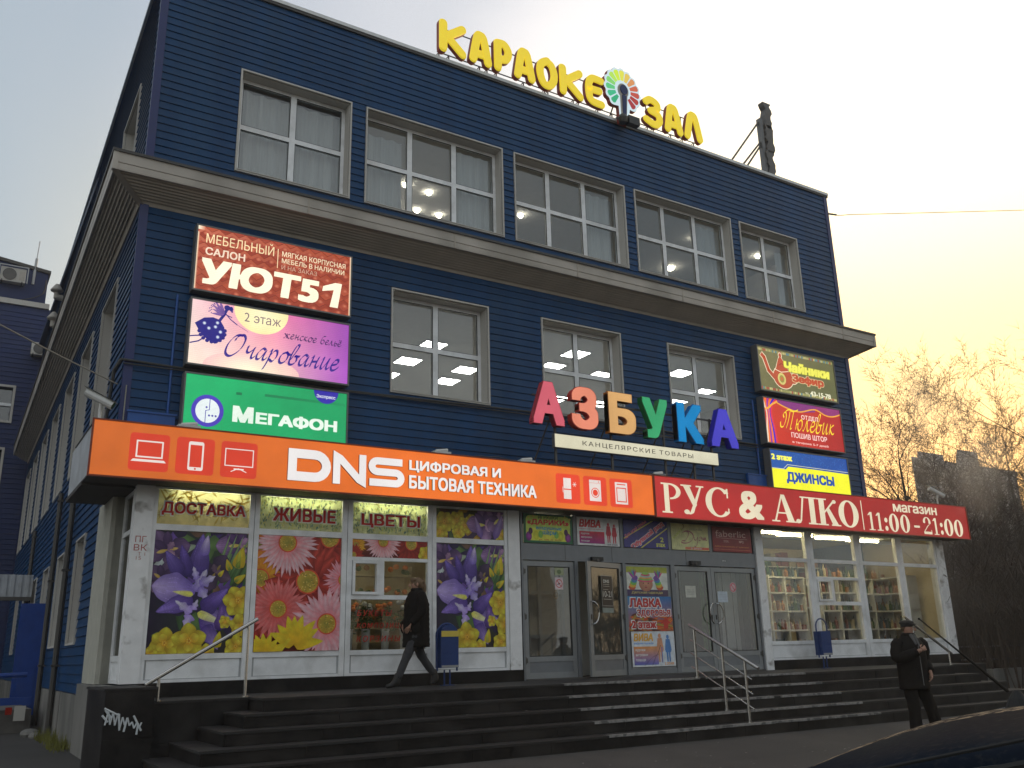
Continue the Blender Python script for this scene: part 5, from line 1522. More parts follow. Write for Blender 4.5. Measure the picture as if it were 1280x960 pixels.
# ================================================================== SIGNS
def sign_box(name, label, cat, x0, x1, z0, z1, yf_, depth, rim='frame_grey', rw=.03, rim_mat=None, group=None):
    t = thing(name, label, cat, ((x0 + x1) / 2, yf_, z0), group)
    mb = MB(); mb.box(x0, x1, yf_ + .012, yf_ + depth, z0, z1); mb.build('box', rim, t)
    mb = MB(); mb.box(x0, x1, yf_ - .012, yf_ + .012, z1 - rw, z1); mb.box(x0, x1, yf_ - .012, yf_ + .012, z0, z0 + rw)
    mb.box(x0, x0 + rw, yf_ - .012, yf_ + .012, z0 + rw, z1 - rw); mb.box(x1 - rw, x1, yf_ - .012, yf_ + .012, z0 + rw, z1 - rw); mb.build('rim', rim_mat or rim, t)
    return t
# ---- left lightboxes
BX = (3.10, 6.03)
YB_ = W - .26
def U_(c, x, z): return (x - c.x0, z - c.z0)
t = sign_box('lightbox_sign', 'lit brown lightbox reading МЕБЕЛЬНЫЙ САЛОН УЮТ51, topmost of the three at the left', 'lightbox', BX[0], BX[1], 7.81, 9.07, YB_, .2)
c = Canvas(3.13, 7.84, 2.87, 1.20, YB_ + .010)
c.rect(0, 0, c.w, c.h, (150, 62, 36), (140, 48, 26), (165, 70, 40), (190, 100, 75))
r = random.Random(2)
for j in range(9):
    for i in range(13):
        u = (i + .5 * (j % 2)) * c.w / 12; v = j * c.h / 8
        c.poly([(u - .11, v), (u, v + .075), (u + .11, v), (u, v - .075)], r.choice([(168, 72, 42), (142, 48, 26), (158, 62, 38)]))
        c.ell(u + .02, v + .03, .05, .04, (200, 112, 82), (160, 64, 38), n=10)
        c.line([(u - .12, v), (u, v - .085), (u + .12, v)], .010, (112, 32, 18))
c.rect(0, 0, .03, c.h * .9, (245, 225, 190), (190, 100, 70)); c.rect(c.w - .03, 0, c.w, c.h, (190, 100, 70), (240, 225, 190)); c.rect(0, 1.13, .12, c.h, (250, 235, 205), (190, 100, 70))
def TX(c, s_, x0, z0, x1, z1, k, **kw): c.text(s_, x0 - c.x0, z0 - c.z0, x1 - c.x0, z1 - c.z0, k, **kw)
TX(c, 'МЕБЕЛЬНЫЙ', 3.28, 8.74, 4.50, 8.97, (250, 225, 175), bold=-.006); TX(c, 'САЛОН', 3.28, 8.51, 3.98, 8.66, (240, 215, 190), bold=.025)
c.rect(4.565 - c.x0, 8.52 - c.z0, 4.58 - c.x0, 8.90 - c.z0, (245, 215, 170))
TX(c, 'МЯГКАЯ КОРПУСНАЯ', 4.65, 8.77, 5.89, 8.875, (245, 222, 185), bold=.012); TX(c, 'МЕБЕЛЬ В НАЛИЧИИ', 4.65, 8.64, 5.87, 8.735, (245, 222, 185), bold=.012); TX(c, 'И НА ЗАКАЗ', 4.65, 8.51, 5.33, 8.60, (205, 165, 140), bold=0)
TX(c, 'УЮТ5', 3.23, 7.95, 5.38, 8.455, (255, 246, 215), bold=.05, shear=.08)
c.up(); c.poly(q1_ := [(u - c.x0, v - c.z0) for u, v in ((5.60, 7.95), (5.76, 7.95), (5.83, 8.45), (5.70, 8.45))], (255, 246, 215)); c.poly([(u - c.x0, v - c.z0) for u, v in ((5.80, 8.45), (5.70, 8.45), (5.46, 8.34), (5.445, 8.24), (5.68, 8.30))], (255, 246, 215))
c.build('face', 'lit_print', t)
t = sign_box('lightbox_sign', 'lit pink and yellow lightbox reading Очарование, middle of the three at the left', 'lightbox', BX[0], BX[1], 6.46, 7.68, YB_, .2)
c = Canvas(3.13, 6.49, 2.87, 1.16, YB_ + .010)
nx, ny = 16, 8
def ocol(a, b):
    tl_, tr2, bl_, br_, mt, mb_ = (240, 205, 205), (150, 70, 170), (245, 225, 205), (165, 80, 185), (240, 130, 165), (238, 190, 185)
    def mx3(l, m, r_, t_): 
        return tuple(l[i] + (m[i] - l[i]) * t_ * 2 if t_ < .5 else m[i] + (r_[i] - m[i]) * (t_ - .5) * 2 for i in range(3))
    top = mx3(tl_, mt, tr2, a); bot = mx3(bl_, mb_, br_, a)
    return tuple(max(0, min(255, bot[i] + (top[i] - bot[i]) * b)) for i in range(3))
for i in range(nx):
    for j in range(ny):
        a0, a1, b0, b1 = i / nx, (i + 1) / nx, j / ny, (j + 1) / ny
        A_, B_, C_, D_ = [c.cc(ocol(*q)) for q in ((a0, b0), (a1, b0), (a1, b1), (a0, b1))]
        pa, pb, pc, pd = (a0 * c.w, b0 * c.h), (a1 * c.w, b0 * c.h), (a1 * c.w, b1 * c.h), (a0 * c.w, b1 * c.h)
        c.tri([(pa, A_), (pb, B_), (pc, C_)]); c.tri([(pa, A_), (pc, C_), (pd, D_)])
c.ell(4.34 - c.x0, 7.62 - c.z0, .49, .42, (250, 240, 195), (248, 232, 170), n=36); c.ell(1.1, 0.02, .85, .3, (252, 240, 205), tuple(ocol(.4, .1)), n=30)
TX(c, '2 этаж', 4.04, 7.39, 4.70, 7.56, (120, 100, 110), bold=-.02)
bl = (30, 20, 120)
c.poly([(3.20 - c.x0, 7.22 - c.z0), (3.35 - c.x0, 7.34 - c.z0), (3.50 - c.x0, 7.37 - c.z0), (3.62 - c.x0, 7.34 - c.z0), (3.70 - c.x0, 7.22 - c.z0), (3.73 - c.x0, 7.05 - c.z0), (3.66 - c.x0, 6.96 - c.z0), (3.56 - c.x0, 6.89 - c.z0), (3.44 - c.x0, 6.94 - c.z0), (3.34 - c.x0, 7.02 - c.z0), (3.26 - c.x0, 7.12 - c.z0)], bl)
for k in range(12):
    a = R(150 + 20 * k); c.ell(3.50 - c.x0 + .22 * math.cos(a), 7.12 - c.z0 + .20 * math.sin(a), .035, .035, bl, n=8)
for (dx, dz) in ((3.36, 7.24), (3.44, 7.16), (3.55, 7.20), (3.64, 7.12), (3.58, 7.28), (3.60, 7.02)): c.ell(dx - c.x0, dz - c.z0, .035, .035, (240, 250, 250), (60, 60, 150), n=10)
q = lambda *p: [(a - c.x0, b - c.z0) for a, b in p]
c.line(q((3.62, 7.34), (3.68, 7.44), (3.72, 7.54)), .05, bl); c.ell(3.73 - c.x0, 7.585 - c.z0, .055, .05, bl); c.ell(3.80 - c.x0, 7.575 - c.z0, .035, .045, bl); c.line(q((3.79, 7.60), (3.82, 7.52)), .03, bl)
c.line(q((3.71, 7.47), (3.80, 7.38), (3.92, 7.30)), .018, bl); c.line(q((3.70, 7.46), (3.82, 7.42)), .016, bl); c.line(q((3.92, 7.30), (4.12, 7.20)), .006, bl)
c.line(q((3.38, 7.02), (3.22, 6.99), (3.14, 6.97)), .022, bl); c.line(q((3.40, 7.0), (3.28, 6.90), (3.145, 6.85)), .022, bl)
wg = (70, 50, 140)
for a in (1.9, 2.2, 2.5, 2.8, 3.2): c.petal(3.68 - c.x0, 7.45 - c.z0, a, .22 + .06 * (a < 2.6), .06, (120, 80, 150), (150, 110, 170), (60, 40, 130), n=6)
for k in range(16):
    a = 1.8 + .1 * k; c.ell(3.66 - c.x0 + .2 * math.cos(a) * (1 + .3 * (k % 3) / 3), 7.48 - c.z0 + .2 * math.sin(a), .012, .012, wg, n=5)
# handwritten lettering, broad nib
def script_word(c, letters, x0, z0, x1, h, nw, k, na=.9, shear=.28, thin=.22):
    tot = sum(w_ for _, w_ in letters); sc = (x1 - x0) / tot; x = x0
    for strokes, w_ in letters:
        for s_ in strokes:
            if len(s_) == 1: c.ell(x + s_[0][0] * sc - c.x0 + s_[0][1] * h * shear, z0 + s_[0][1] * h - c.z0, nw * .6, nw * .6, k, n=8); continue
            c.nib([(x + a * sc + b * h * shear - c.x0, z0 + b * h - c.z0) for a, b in s_], nw, na, k, thin)
        x += w_ * sc
LO = {
 'О': ([[(.75, 1.05), (.35, 1.0), (.08, .55), (.12, .1), (.45, -.02), (.85, .35), (.95, .85), (.75, 1.08), (.45, .95), (.40, .75)]], 1.15),
 'ч': ([[(.05, .50), (.12, .58), (.10, .35), (.22, .25), (.42, .42), (.50, .58)], [(.50, .58), (.45, .15), (.52, 0), (.68, .15)]], .68),
 'а': ([[(.48, .50), (.30, .58), (.08, .30), (.12, .02), (.32, .08), (.52, .50), (.46, .12), (.54, .0), (.70, .16)]], .68),
 'р': ([[(.05, .45), (.16, .58), (.10, -.05), (.0, -.45)], [(.10, .15), (.28, .50), (.46, .56), (.54, .28), (.38, 0), (.16, .10)]], .68),
 'о': ([[(.38, .56), (.12, .42), (.08, .10), (.26, -.02), (.48, .15), (.50, .45), (.34, .58), (.50, .48), (.66, .46)]], .62),
 'в': ([[(.10, .18), (.30, .70), (.36, .98), (.22, .98), (.08, .5), (.08, .05), (.26, -.02), (.46, .15), (.42, .42), (.28, .42), (.60, .44)]], .60),
 'н': ([[(.05, .45), (.16, .58), (.10, .0)], [(.12, .28), (.44, .32)], [(.50, .58), (.42, .12), (.50, 0), (.64, .14)]], .66),
 'и': ([[(.05, .45), (.16, .58), (.10, .1), (.22, 0), (.44, .40), (.50, .58), (.44, .12), (.52, 0), (.66, .14)]], .68),
 'е': ([[(.10, .25), (.40, .36), (.38, .56), (.20, .52), (.06, .22), (.14, 0), (.34, .02), (.54, .2)]], .55),
 'ж': ([[(.0, .5), (.14, .52), (.24, .3), (.10, .0), (.0, .04)], [(.36, .58), (.34, .0)], [(.36, .3), (.22, .3)], [(.70, .52), (.56, .5), (.40, .3), (.60, .0), (.76, .1)]], .80),
 'с': ([[(.42, .46), (.32, .56), (.08, .36), (.10, .06), (.28, -.02), (.50, .18)]], .50),
 'к': ([[(.14, .58), (.08, .0)], [(.46, .55), (.34, .5), (.14, .3), (.36, .04), (.54, .1)]], .56),
 'б': ([[(.62, 1.0), (.30, .92), (.12, .55), (.08, .12), (.28, -.02), (.50, .2), (.44, .48), (.24, .48), (.12, .3)]], .62),
 'л': ([[(-.02, .04), (.06, .0), (.20, .3), (.30, .58), (.36, .12), (.46, 0), (.60, .14)]], .62),
 'ь': ([[(.14, .58), (.08, .08), (.24, -.02), (.42, .14), (.38, .32), (.14, .28)]], .50),
 'ё': ([[(.10, .25), (.40, .36), (.38, .56), (.20, .52), (.06, .22), (.14, 0), (.34, .02), (.54, .2)], [(.20, .74)], [(.40, .74)]], .55),
 'Т': ([[(.02, .30), (.10, .05), (.35, .10), (.50, .55), (.40, .85), (.20, .72), (.30, .55)], [(.42, .92), (.70, 1.02), (1.05, .95), (1.50, 1.06)], [(.80, .95), (.72, .4), (.60, 0)], [(1.12, .95), (1.04, .4), (.96, .0), (1.1, .04)]], 1.40),
 'ю': ([[(.12, .58), (.06, 0)], [(.08, .3), (.28, .3)], [(.50, .56), (.28, .4), (.26, .08), (.42, -.02), (.62, .2), (.60, .48), (.46, .58)]], .76),
 ' ': ([], .45)}
script_word(c, [LO[x] for x in 'Очарование'], 3.70, 6.72, 5.80, .38, .046, (45, 25, 130), shear=.3)
script_word(c, [LO[x] for x in 'женское бельё'], 4.76, 7.20, 5.86, .155, .020, (60, 25, 90), shear=.15)
c.build('face', 'lit_print', t)
t = sign_box('lightbox_sign', 'lit green lightbox reading МЕГАФОН with a round violet emblem, lowest at the left', 'lightbox', BX[0], BX[1], 5.08, 6.33, YB_, .2)
c = Canvas(3.13, 5.11, 2.87, 1.19, YB_ + .010)
c.rect(0, 0, c.w, c.h, (20, 175, 105), (25, 165, 100), (20, 160, 95), (25, 185, 110))
c.rect(1.35, .95, 2.85, 1.0, (18, 130, 80), (20, 150, 90)); c.rect(.85, .92, .95, .97, (16, 120, 75))
cx_, cz_ = 3.52 - c.x0, 5.69 - c.z0
c.ell(cx_, cz_, .27, .28, (75, 60, 185), n=36); c.ell(cx_, cz_, .20, .21, (235, 245, 245), n=30)
pu = (60, 45, 170)
c.line([(cx_ + .03, cz_ + .21), (cx_ + .03, cz_ + .02), (cx_ - .03, cz_ + .0), (cx_ - .03, cz_ - .21)], .012, pu); c.ell(cx_ - .02, cz_ + .06, .018, .018, pu, n=8)
for k in range(3): c.ell(cx_ + .03 + .055 * k, cz_ - .08, .018, .018, pu, n=8)
TX(c, 'М', 3.94, 5.545, 4.30, 5.84, (240, 255, 240), bold=.06); TX(c, 'ЕГАФОН', 4.34, 5.545, 5.83, 5.775, (240, 255, 240), bold=.05)
c.ell(5.60 - c.x0, 6.30 - c.z0, .235, .235, (50, 40, 170), n=30, a0=180, a1=360); TX(c, 'Экспресс', 5.42, 6.15, 5.78, 6.23, (235, 240, 255), bold=.02)
c.build('face', 'lit_print_green', t)

# ---- right lightboxes
RX = (17.0, 19.95)
t = sign_box('lightbox_sign', 'lit olive lightbox with a red teapot, topmost of the three at the right', 'lightbox', RX[0], RX[1], 7.83, 9.05, YB_, .2)
c = Canvas(17.03, 7.86, 2.89, 1.16, YB_ + .010)
c.rect(0, 0, c.w, c.h, (112, 108, 70), (96, 98, 62), (100, 100, 62), (122, 116, 76))
r = random.Random(8)
for zz in (.03, c.h - .10):
    u = .02
    while u < c.w - .03:
        c.rect(u, zz, u + .05, zz + .06, r.choice([(190, 180, 120), (160, 80, 60), (90, 130, 140), (150, 150, 90), (175, 165, 110)])); u += .058
po, wo = (176, 78, 48), (235, 215, 180)
def pot(d, k):
    c.ell(.86, .42, .36 + d, .29 + d, k, n=26); c.poly([(.62 - d, .64), (.74, .92 + d), (.82, 1.0 + d), (.90, .90 + d), (1.08 + d, .66)], k); c.ell(.82, 1.02, .05 + d, .06 + d, k)
    c.line([(.52, .40), (.34, .55), (.22, .88), (.14, .95)], .11 + 2 * d, k); c.ring(1.22, .50, .20 + d, .11 - d, k, a0=-100, a1=100, n=14)
pot(.022, wo); pot(0, po)
c.line([(.56, .62), (.80, .56), (1.10, .62)], .02, wo); c.ell(.80, .38, .15, .16, (205, 190, 110)); c.ell(.80, .38, .09, .10, (150, 140, 70)); c.ell(.80, .38, .05, .055, (190, 110, 60)); c.line([(.74, .74), (.84, .80), (.95, .76)], .015, (120, 40, 24))
TX(c, 'Чайники', 17.96, 8.47, 19.72, 8.76, (235, 230, 90), bold=.06, shear=.1, outline=(150, 150, 50), ow=.03)
TX(c, 'Зефир', 18.22, 8.17, 19.44, 8.44, (185, 75, 40), bold=.06, outline=(215, 190, 140), ow=.03)
TX(c, 'тел.', 18.66, 7.94, 18.80, 7.99, (230, 225, 190)); TX(c, '43-15-78', 18.86, 7.92, 19.66, 8.05, (235, 232, 200), bold=.03)
c.build('face', 'lit_print', t)
t = sign_box('lightbox_sign', 'lit red lightbox with a curtain picture reading ОТДЕЛ Тюлевик, middle of the three at the right', 'lightbox', RX[0] + .02, RX[1] + .02, 6.47, 7.68, YB_, .2)
c = Canvas(17.05, 6.50, 2.89, 1.15, YB_ + .010)
c.rect(0, 0, c.w, c.h, (205, 55, 35), (165, 36, 34), (170, 38, 36), (205, 60, 40))
c.poly([(.35, 1.15), (2.0, 1.15), (1.9, .98), (1.3, .90), (.7, 1.02)], (130, 50, 120)); c.poly([(1.9, 1.15), (2.89, 1.15), (2.89, 1.02), (2.5, .93), (2.1, 1.0)], (140, 50, 110))
c.line(smooth_path([(.35, 1.12), (.8, .98), (1.3, .92), (1.9, 1.05), (2.3, .94), (2.6, .94), (2.88, 1.02)]), .035, (235, 165, 60))
for k, cc in enumerate(((235, 215, 190), (240, 120, 60), (150, 60, 160), (245, 130, 40), (70, 50, 190), (220, 60, 80))):
    c.line(smooth_path([(.03 + .065 * k, .0), (.05 + .055 * k, .35), (.10 + .03 * k, .75), (.02 + .06 * k, 1.0), (-.02 + .1 * k, 1.15)]), .06, cc)
c.line(smooth_path([(.06, .86), (.2, .92), (.3, 1.0), (.5, 1.1)]), .05, (240, 170, 70))
yl = (250, 215, 50)
script_word(c, [LO[x] for x in 'Тюлевик'], 17.55, 6.93, 19.60, .50, .042, yl, shear=.3)
TX(c, 'ОТДЕЛ', 18.40, 7.21, 19.04, 7.35, (250, 215, 200), bold=.02); TX(c, 'ПОШИВ ШТОР', 17.95, 6.71, 19.30, 6.85, (250, 210, 200), bold=.02); TX(c, 'в течение 5-7 дней', 17.96, 6.555, 19.32, 6.63, (245, 190, 180), bold=.02)
c.build('face', 'lit_print', t)
t = sign_box('lightbox_sign', 'lit yellow and blue lightbox reading ДЖИНСЫ, lowest of the three at the right', 'lightbox', RX[0] + .06, RX[1] + .04, 5.10, 6.35, YB_, .2)
c = Canvas(17.09, 5.13, 2.87, 1.19, YB_ + .010)
c.rect(0, 0, c.w, c.h, (38, 88, 165), (40, 90, 170), (28, 70, 145), (35, 85, 160))
r = random.Random(1)
for k in range(240): c.rect(*(lambda u, v: (u, v, u + .02, v + .02))(r.uniform(0, 2.8), r.uniform(.85, 1.17)), r.choice([(50, 100, 170), (28, 66, 140), (60, 110, 180)]))
yy = (240, 238, 40)
c.rect(0, .12, c.w, .72, yy, (240, 240, 45), (238, 235, 40)); c.poly([(.0, .68), (.45, .68), (.60, .80), (1.6, .80), (2.87, .78), (2.87, .6), (0, .6)], yy); c.poly([(0, .04), (2.2, .04), (2.38, .14), (2.38, .2), (0, .2)], yy)
c.line([(0, .73), (.42, .73), (.58, .85), (2.87, .83)], .012, (225, 225, 190)); c.line([(0, -.01), (2.25, .0), (2.42, .10), (2.87, .10)], .012, (225, 225, 190))
TX(c, '2 этаж', 17.12, 6.07, 17.86, 6.22, (250, 245, 90), bold=.06); TX(c, 'ДЖИНСЫ', 17.58, 5.50, 19.36, 5.81, (30, 75, 160), bold=.055)
c.build('face', 'lit_print', t)

# ---- orange board over the shop front
YS = 13.5
t = sign_box('sign_board', 'long lit orange board with white letters DNS and appliance icons', 'sign', 1.57, 11.74, 4.125, 4.945, YS, .05, rim='sign_rim', rw=.022)
c = Canvas(1.592, 4.147, 10.126, .776, YS + .010)
oc = [(198, 98, 34), (206, 100, 32), (214, 104, 34), (226, 108, 34), (232, 112, 36), (232, 112, 38), (230, 110, 36), (232, 114, 38), (228, 108, 36)]
for i in range(8): c.rect(c.w * i / 8, 0, c.w * (i + 1) / 8, c.h, oc[i], oc[i + 1], oc[i + 1], oc[i]); c.layer -= 1
c.layer += 1
def ic(n): 
    x0_ = (2.08, 2.72, 3.36, 9.41, 10.03, 10.65)[n] - c.x0; z0_ = 4.25 - c.z0; s_ = .545
    c.rrect(x0_, z0_, x0_ + s_, z0_ + s_, .05, (206, 58, 34) if n < 3 else (226, 66, 36)); return x0_, z0_, s_
wt = (228, 215, 208)
a, b, s_ = ic(0); c.frame(a + .09, b + .19, a + .46, b + .44, .022, wt); c.poly([(a + .03, b + .13), (a + .51, b + .13), (a + .48, b + .165), (a + .06, b + .165)], wt)
a, b, s_ = ic(1); c.rrect(a + .17, b + .06, a + .39, b + .49, .03, wt); c.rect(a + .195, b + .11, a + .365, b + .44, (206, 58, 34)); c.ell(a + .28, b + .085, .015, .015, (206, 58, 34), n=8)
a, b, s_ = ic(2); c.frame(a + .06, b + .17, a + .49, b + .44, .015, wt); c.rect(a + .20, b + .12, a + .35, b + .14, wt); c.line([(a + .16, b + .09), (a + .27, b + .14), (a + .39, b + .09)], .012, wt)
rd2 = (226, 66, 36)
a, b, s_ = ic(3); c.rect(a + .17, b + .08, a + .34, b + .25, wt); c.rect(a + .17, b + .27, a + .34, b + .47, wt); c.line([(a + .155, b + .2), (a + .155, b + .3)], .012, wt)
for k in range(3): c.line([(a + .42 + .045 * math.cos(k * PI / 3), b + .36 + .045 * math.sin(k * PI / 3)), (a + .42 - .045 * math.cos(k * PI / 3), b + .36 - .045 * math.sin(k * PI / 3))], .01, wt)
a, b, s_ = ic(4); c.rect(a + .14, b + .08, a + .41, b + .48, wt); c.rect(a + .15, b + .42, a + .40, b + .425, rd2); c.ring(a + .275, b + .24, .095, .08, rd2); c.ell(a + .275, b + .24, .06, .06, rd2); c.ell(a + .36, b + .45, .012, .012, rd2, n=8)
a, b, s_ = ic(5); c.rect(a + .13, b + .06, a + .43, b + .48, wt); c.frame(a + .16, b + .10, a + .40, b + .38, .02, rd2); c.line([(a + .18, b + .44), (a + .38, b + .44)], .02, rd2)
c.build('face', 'lit_sign', t)
# raised channel letters DNS
def stroke_letter(mb, pts, w, y0, y1, mf, ms):
    """thick mitred outline in x,z"""
    P = [Vector(p) for p in pts]; n = len(P); Lf = []; Rt = []
    for i in range(n):
        d0 = (P[i] - P[i - 1]).normalized() if i > 0 else (P[1] - P[0]).normalized()
        d1 = (P[i + 1] - P[i]).normalized() if i < n - 1 else d0
        nn = Vector((-d0.y, d0.x)) + Vector((-d1.y, d1.x)); nn.normalize()
        k = 1 / max(.35, nn.dot(Vector((-d1.y, d1.x))))
        Lf.append(P[i] + nn * w / 2 * k); Rt.append(P[i] - nn * w / 2 * k)
    i0 = len(mb.v)
    for i in range(n):
        for q_ in (Lf[i], Rt[i]):
            mb.v.append((q_.x, y0, q_.y)); mb.v.append((q_.x, y1, q_.y))
    for i in range(n - 1):
        a = i0 + 4 * i; b = a + 4
        mb.f.append((a, a + 2, b + 2, b)); mb.m.append(mf)
        mb.f.append((a, b, b + 1, a + 1)); mb.m.append(ms)
        mb.f.append((a + 2, a + 3, b + 3, b + 2)); mb.m.append(ms)
    for a in (i0, i0 + 4 * (n - 1)):
        mb.f.append((a, a + 1, a + 3, a + 2)); mb.m.append(ms)
emit('sign_white', S(232, 228, 226), .72, .06)
def arc(cx, cz, rx, rz, a0, a1, n=10): return [(cx + rx * math.cos(R(a0 + (a1 - a0) * k / n)), cz + rz * math.sin(R(a0 + (a1 - a0) * k / n))) for k in range(n + 1)]
lw = .145; zb_, ztp = 4.27 + lw / 2, 4.77 - lw / 2; zm_ = (zb_ + ztp) / 2
mb = MB(); stroke_letter(mb, [(4.44, zb_ + .0), (4.44, ztp)] + [], lw * .95, YS - .045, YS - .006, 0, 1)
stroke_letter(mb, [(4.37, ztp)] + arc(4.80, zm_, .19, ztp - zm_, 90, -90) + [(4.37, zb_)], lw, YS - .0452, YS - .006, 0, 1); mb.build('letter', ['sign_white', 'sign_rim'], t)
mb = MB(); stroke_letter(mb, [(5.16, 4.27), (5.16, ztp + .01), (5.22, ztp - .02), (5.54, zb_ + .02), (5.60, zb_ - .01), (5.60, 4.77)], lw * .82, YS - .045, YS - .006, 0, 1); mb.build('letter', ['sign_white', 'sign_rim'], t)
q1 = (ztp - zm_) / 2
mb = MB(); stroke_letter(mb, [(6.30, ztp)] + arc(5.86, zm_ + q1, .10, q1, 90, 270) + arc(6.18, zm_ - q1, .10, q1, 90, -90) + [(5.72, zb_)], lw * .82, YS - .045, YS - .006, 0, 1); mb.build('letter', ['sign_white', 'sign_rim'], t)
for s_, q_ in (('ЦИФРОВАЯ И', (6.43, 4.565, 8.21, 4.775)), ('БЫТОВАЯ ТЕХНИКА', (6.43, 4.285, 8.95, 4.515))):
    for g_ in letter_groups(s_):
        mb = MB(); text_solid(mb, s_, *q_, YS - .035, YS - .006, bold=.035, mf=0, ms=1, only=g_); mb.build('letter', ['sign_white', 'sign_rim'], t)

# ---- red board
t = sign_box('sign_board', 'long lit red board reading РУС & АЛКО with opening hours', 'sign', 11.745, 22.12, 4.105, 4.945, YS - .004, .055, rim='sign_rim', rw=.018)
c = Canvas(11.763, 4.123, 10.339, .804, YS + .005)
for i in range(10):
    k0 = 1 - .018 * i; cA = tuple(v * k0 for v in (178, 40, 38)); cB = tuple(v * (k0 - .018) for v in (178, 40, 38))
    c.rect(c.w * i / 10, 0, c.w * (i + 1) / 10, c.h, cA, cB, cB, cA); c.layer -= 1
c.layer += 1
cr2 = (226, 214, 184)
def SG(ch, x0, x1, z0, z1):
    """antique letters with thick and thin strokes and slab ends"""
    u = lambda a: x0 + a * (x1 - x0) - c.x0
    v = lambda b: z0 + b * (z1 - z0) - c.z0
    W_, H_ = x1 - x0, z1 - z0
    rc = lambda a, b, e, d: c.rect(u(a), v(b), u(e), v(d), cr2)
    pg = lambda *p: c.poly([(u(a), v(b)) for a, b in p], cr2)
    def bowl(cx, cy, rx, ry, irx, iry, a0, a1, n=22):
        c.up(); k = c.cc(cr2)
        for i in range(n):
            a = R(a0 + (a1 - a0) * i / n); b = R(a0 + (a1 - a0) * (i + 1) / n)
            A = (u(cx + rx * math.cos(a)), v(cy + ry * math.sin(a))); B = (u(cx + rx * math.cos(b)), v(cy + ry * math.sin(b)))
            Ci = (u(cx + irx * math.cos(a)), v(cy + iry * math.sin(a))); D = (u(cx + irx * math.cos(b)), v(cy + iry * math.sin(b)))
            c.tri([(Ci, k), (A, k), (B, k)]); c.tri([(Ci, k), (B, k), (D, k)])
    s = .05
    if ch == 'Р': rc(.14, 0, .38, 1); rc(0, 0, .52, s); rc(0, 1 - s, .5, 1); bowl(.42, .73, .56, .27, .33, .215, -90, 90)
    elif ch == 'У': pg((.08, 1), (.36, 1), (.66, .34), (.54, .20)); pg((.84, 1), (.92, 1), (.50, .06), (.36, .0), (.34, .06)); rc(0, 1 - s, .46, 1); rc(.66, 1 - s, 1, 1); c.ell(u(.20), v(.08), .12 * W_, .08 * H_, cr2); pg((.14, .02), (.36, 0), (.48, .08), (.3, .06))
    elif ch == 'С': bowl(.54, .5, .54, .52, .30, .46, 40, 320); rc(.86, .66, .92, .99); rc(.88, .14, .93, .30); pg((.80, .94), (.92, .99), (.92, .80))
    elif ch == 'А': pg((.44, 1), (.50, 1), (.17, .0), (.10, .0)); pg((.42, 1), (.58, 1), (.92, .0), (.66, .0)); rc(.24, .30, .72, .30 + s); rc(0, 0, .32, s); rc(.56, 0, 1, s)
    elif ch == 'Л': pg((.36, 1), (.44, 1), (.26, .10), (.18, .04)); rc(.66, 0, .90, 1); rc(.26, 1 - s, 1, 1); rc(.56, 0, 1, s); c.ell(u(.10), v(.08), .10 * W_, .08 * H_, cr2); pg((.06, .0), (.2, .02), (.28, .14), (.2, .12))
    elif ch == 'К': rc(.10, 0, .34, 1); rc(0, 0, .46, s); rc(0, 1 - s, .46, 1); pg((.34, .46), (.34, .54), (.74, .93), (.82, .90)); c.ell(u(.82), v(.91), .09 * W_, .07 * H_, cr2); pg((.42, .58), (.56, .66), (.96, .0), (.68, .0)); rc(.60, 0, 1.04, s)
    elif ch == 'О' or ch == '0': 
        tk = .27 if ch == 'О' else .32; bowl(.5, .5, .5, .52, .5 - tk, .46, 0, 360, 32)
    elif ch == '1': rc(.36, 0, .66, 1); rc(.08, 0, .94, s); pg((.36, 1), (.36, .86), (.06, .80), (.06, .85))
    elif ch == '2': bowl(.48, .72, .44, .30, .20, .25, -20, 175, 18); c.ell(u(.17), v(.72), .13 * W_, .075 * H_, cr2); pg((.90, .66), (.70, .58), (.02, .06), (.02, .14), (.5, .5)); rc(.02, 0, .92, .15); rc(.88, 0, .95, .26)
    elif ch == ':': c.ell(u(.5), v(.16), .32 * W_, .32 * W_, cr2, n=12); c.ell(u(.5), v(.62), .32 * W_, .32 * W_, cr2, n=12)
    elif ch == '-': rc(0, 0, 1, 1)
SG('Р', 11.93, 12.45, 4.215, 4.81); SG('У', 12.45, 13.07, 4.215, 4.81); SG('С', 13.10, 13.80, 4.215, 4.81)
TX(c, '&', 14.03, 4.20, 14.76, 4.81, cr2, bold=.03)
SG('А', 14.99, 15.76, 4.205, 4.80); SG('Л', 15.74, 16.45, 4.20, 4.80); SG('К', 16.46, 17.18, 4.20, 4.80); SG('О', 17.17, 17.86, 4.20, 4.80)
c.rect(17.98 - c.x0, 4.16 - c.z0, 18.01 - c.x0, 4.84 - c.z0, cr2)
SG('1', 18.17, 18.42, 4.17, 4.59); SG('1', 18.46, 18.71, 4.17, 4.59); SG(':', 18.74, 18.92, 4.17, 4.59); SG('0', 18.94, 19.30, 4.17, 4.59); SG('0', 19.36, 19.72, 4.17, 4.59); SG('-', 19.88, 20.10, 4.31, 4.36)
SG('2', 20.24, 20.58, 4.17, 4.58); SG('1', 20.63, 20.86, 4.17, 4.58); SG(':', 20.89, 21.06, 4.17, 4.58); SG('0', 21.09, 21.45, 4.17, 4.58); SG('0', 21.50, 21.86, 4.17, 4.58)
TX(c, 'магазин', 19.16, 4.65, 20.87, 4.84, cr2, bold=.022, space=.95)
c.build('face', 'lit_sign', t)

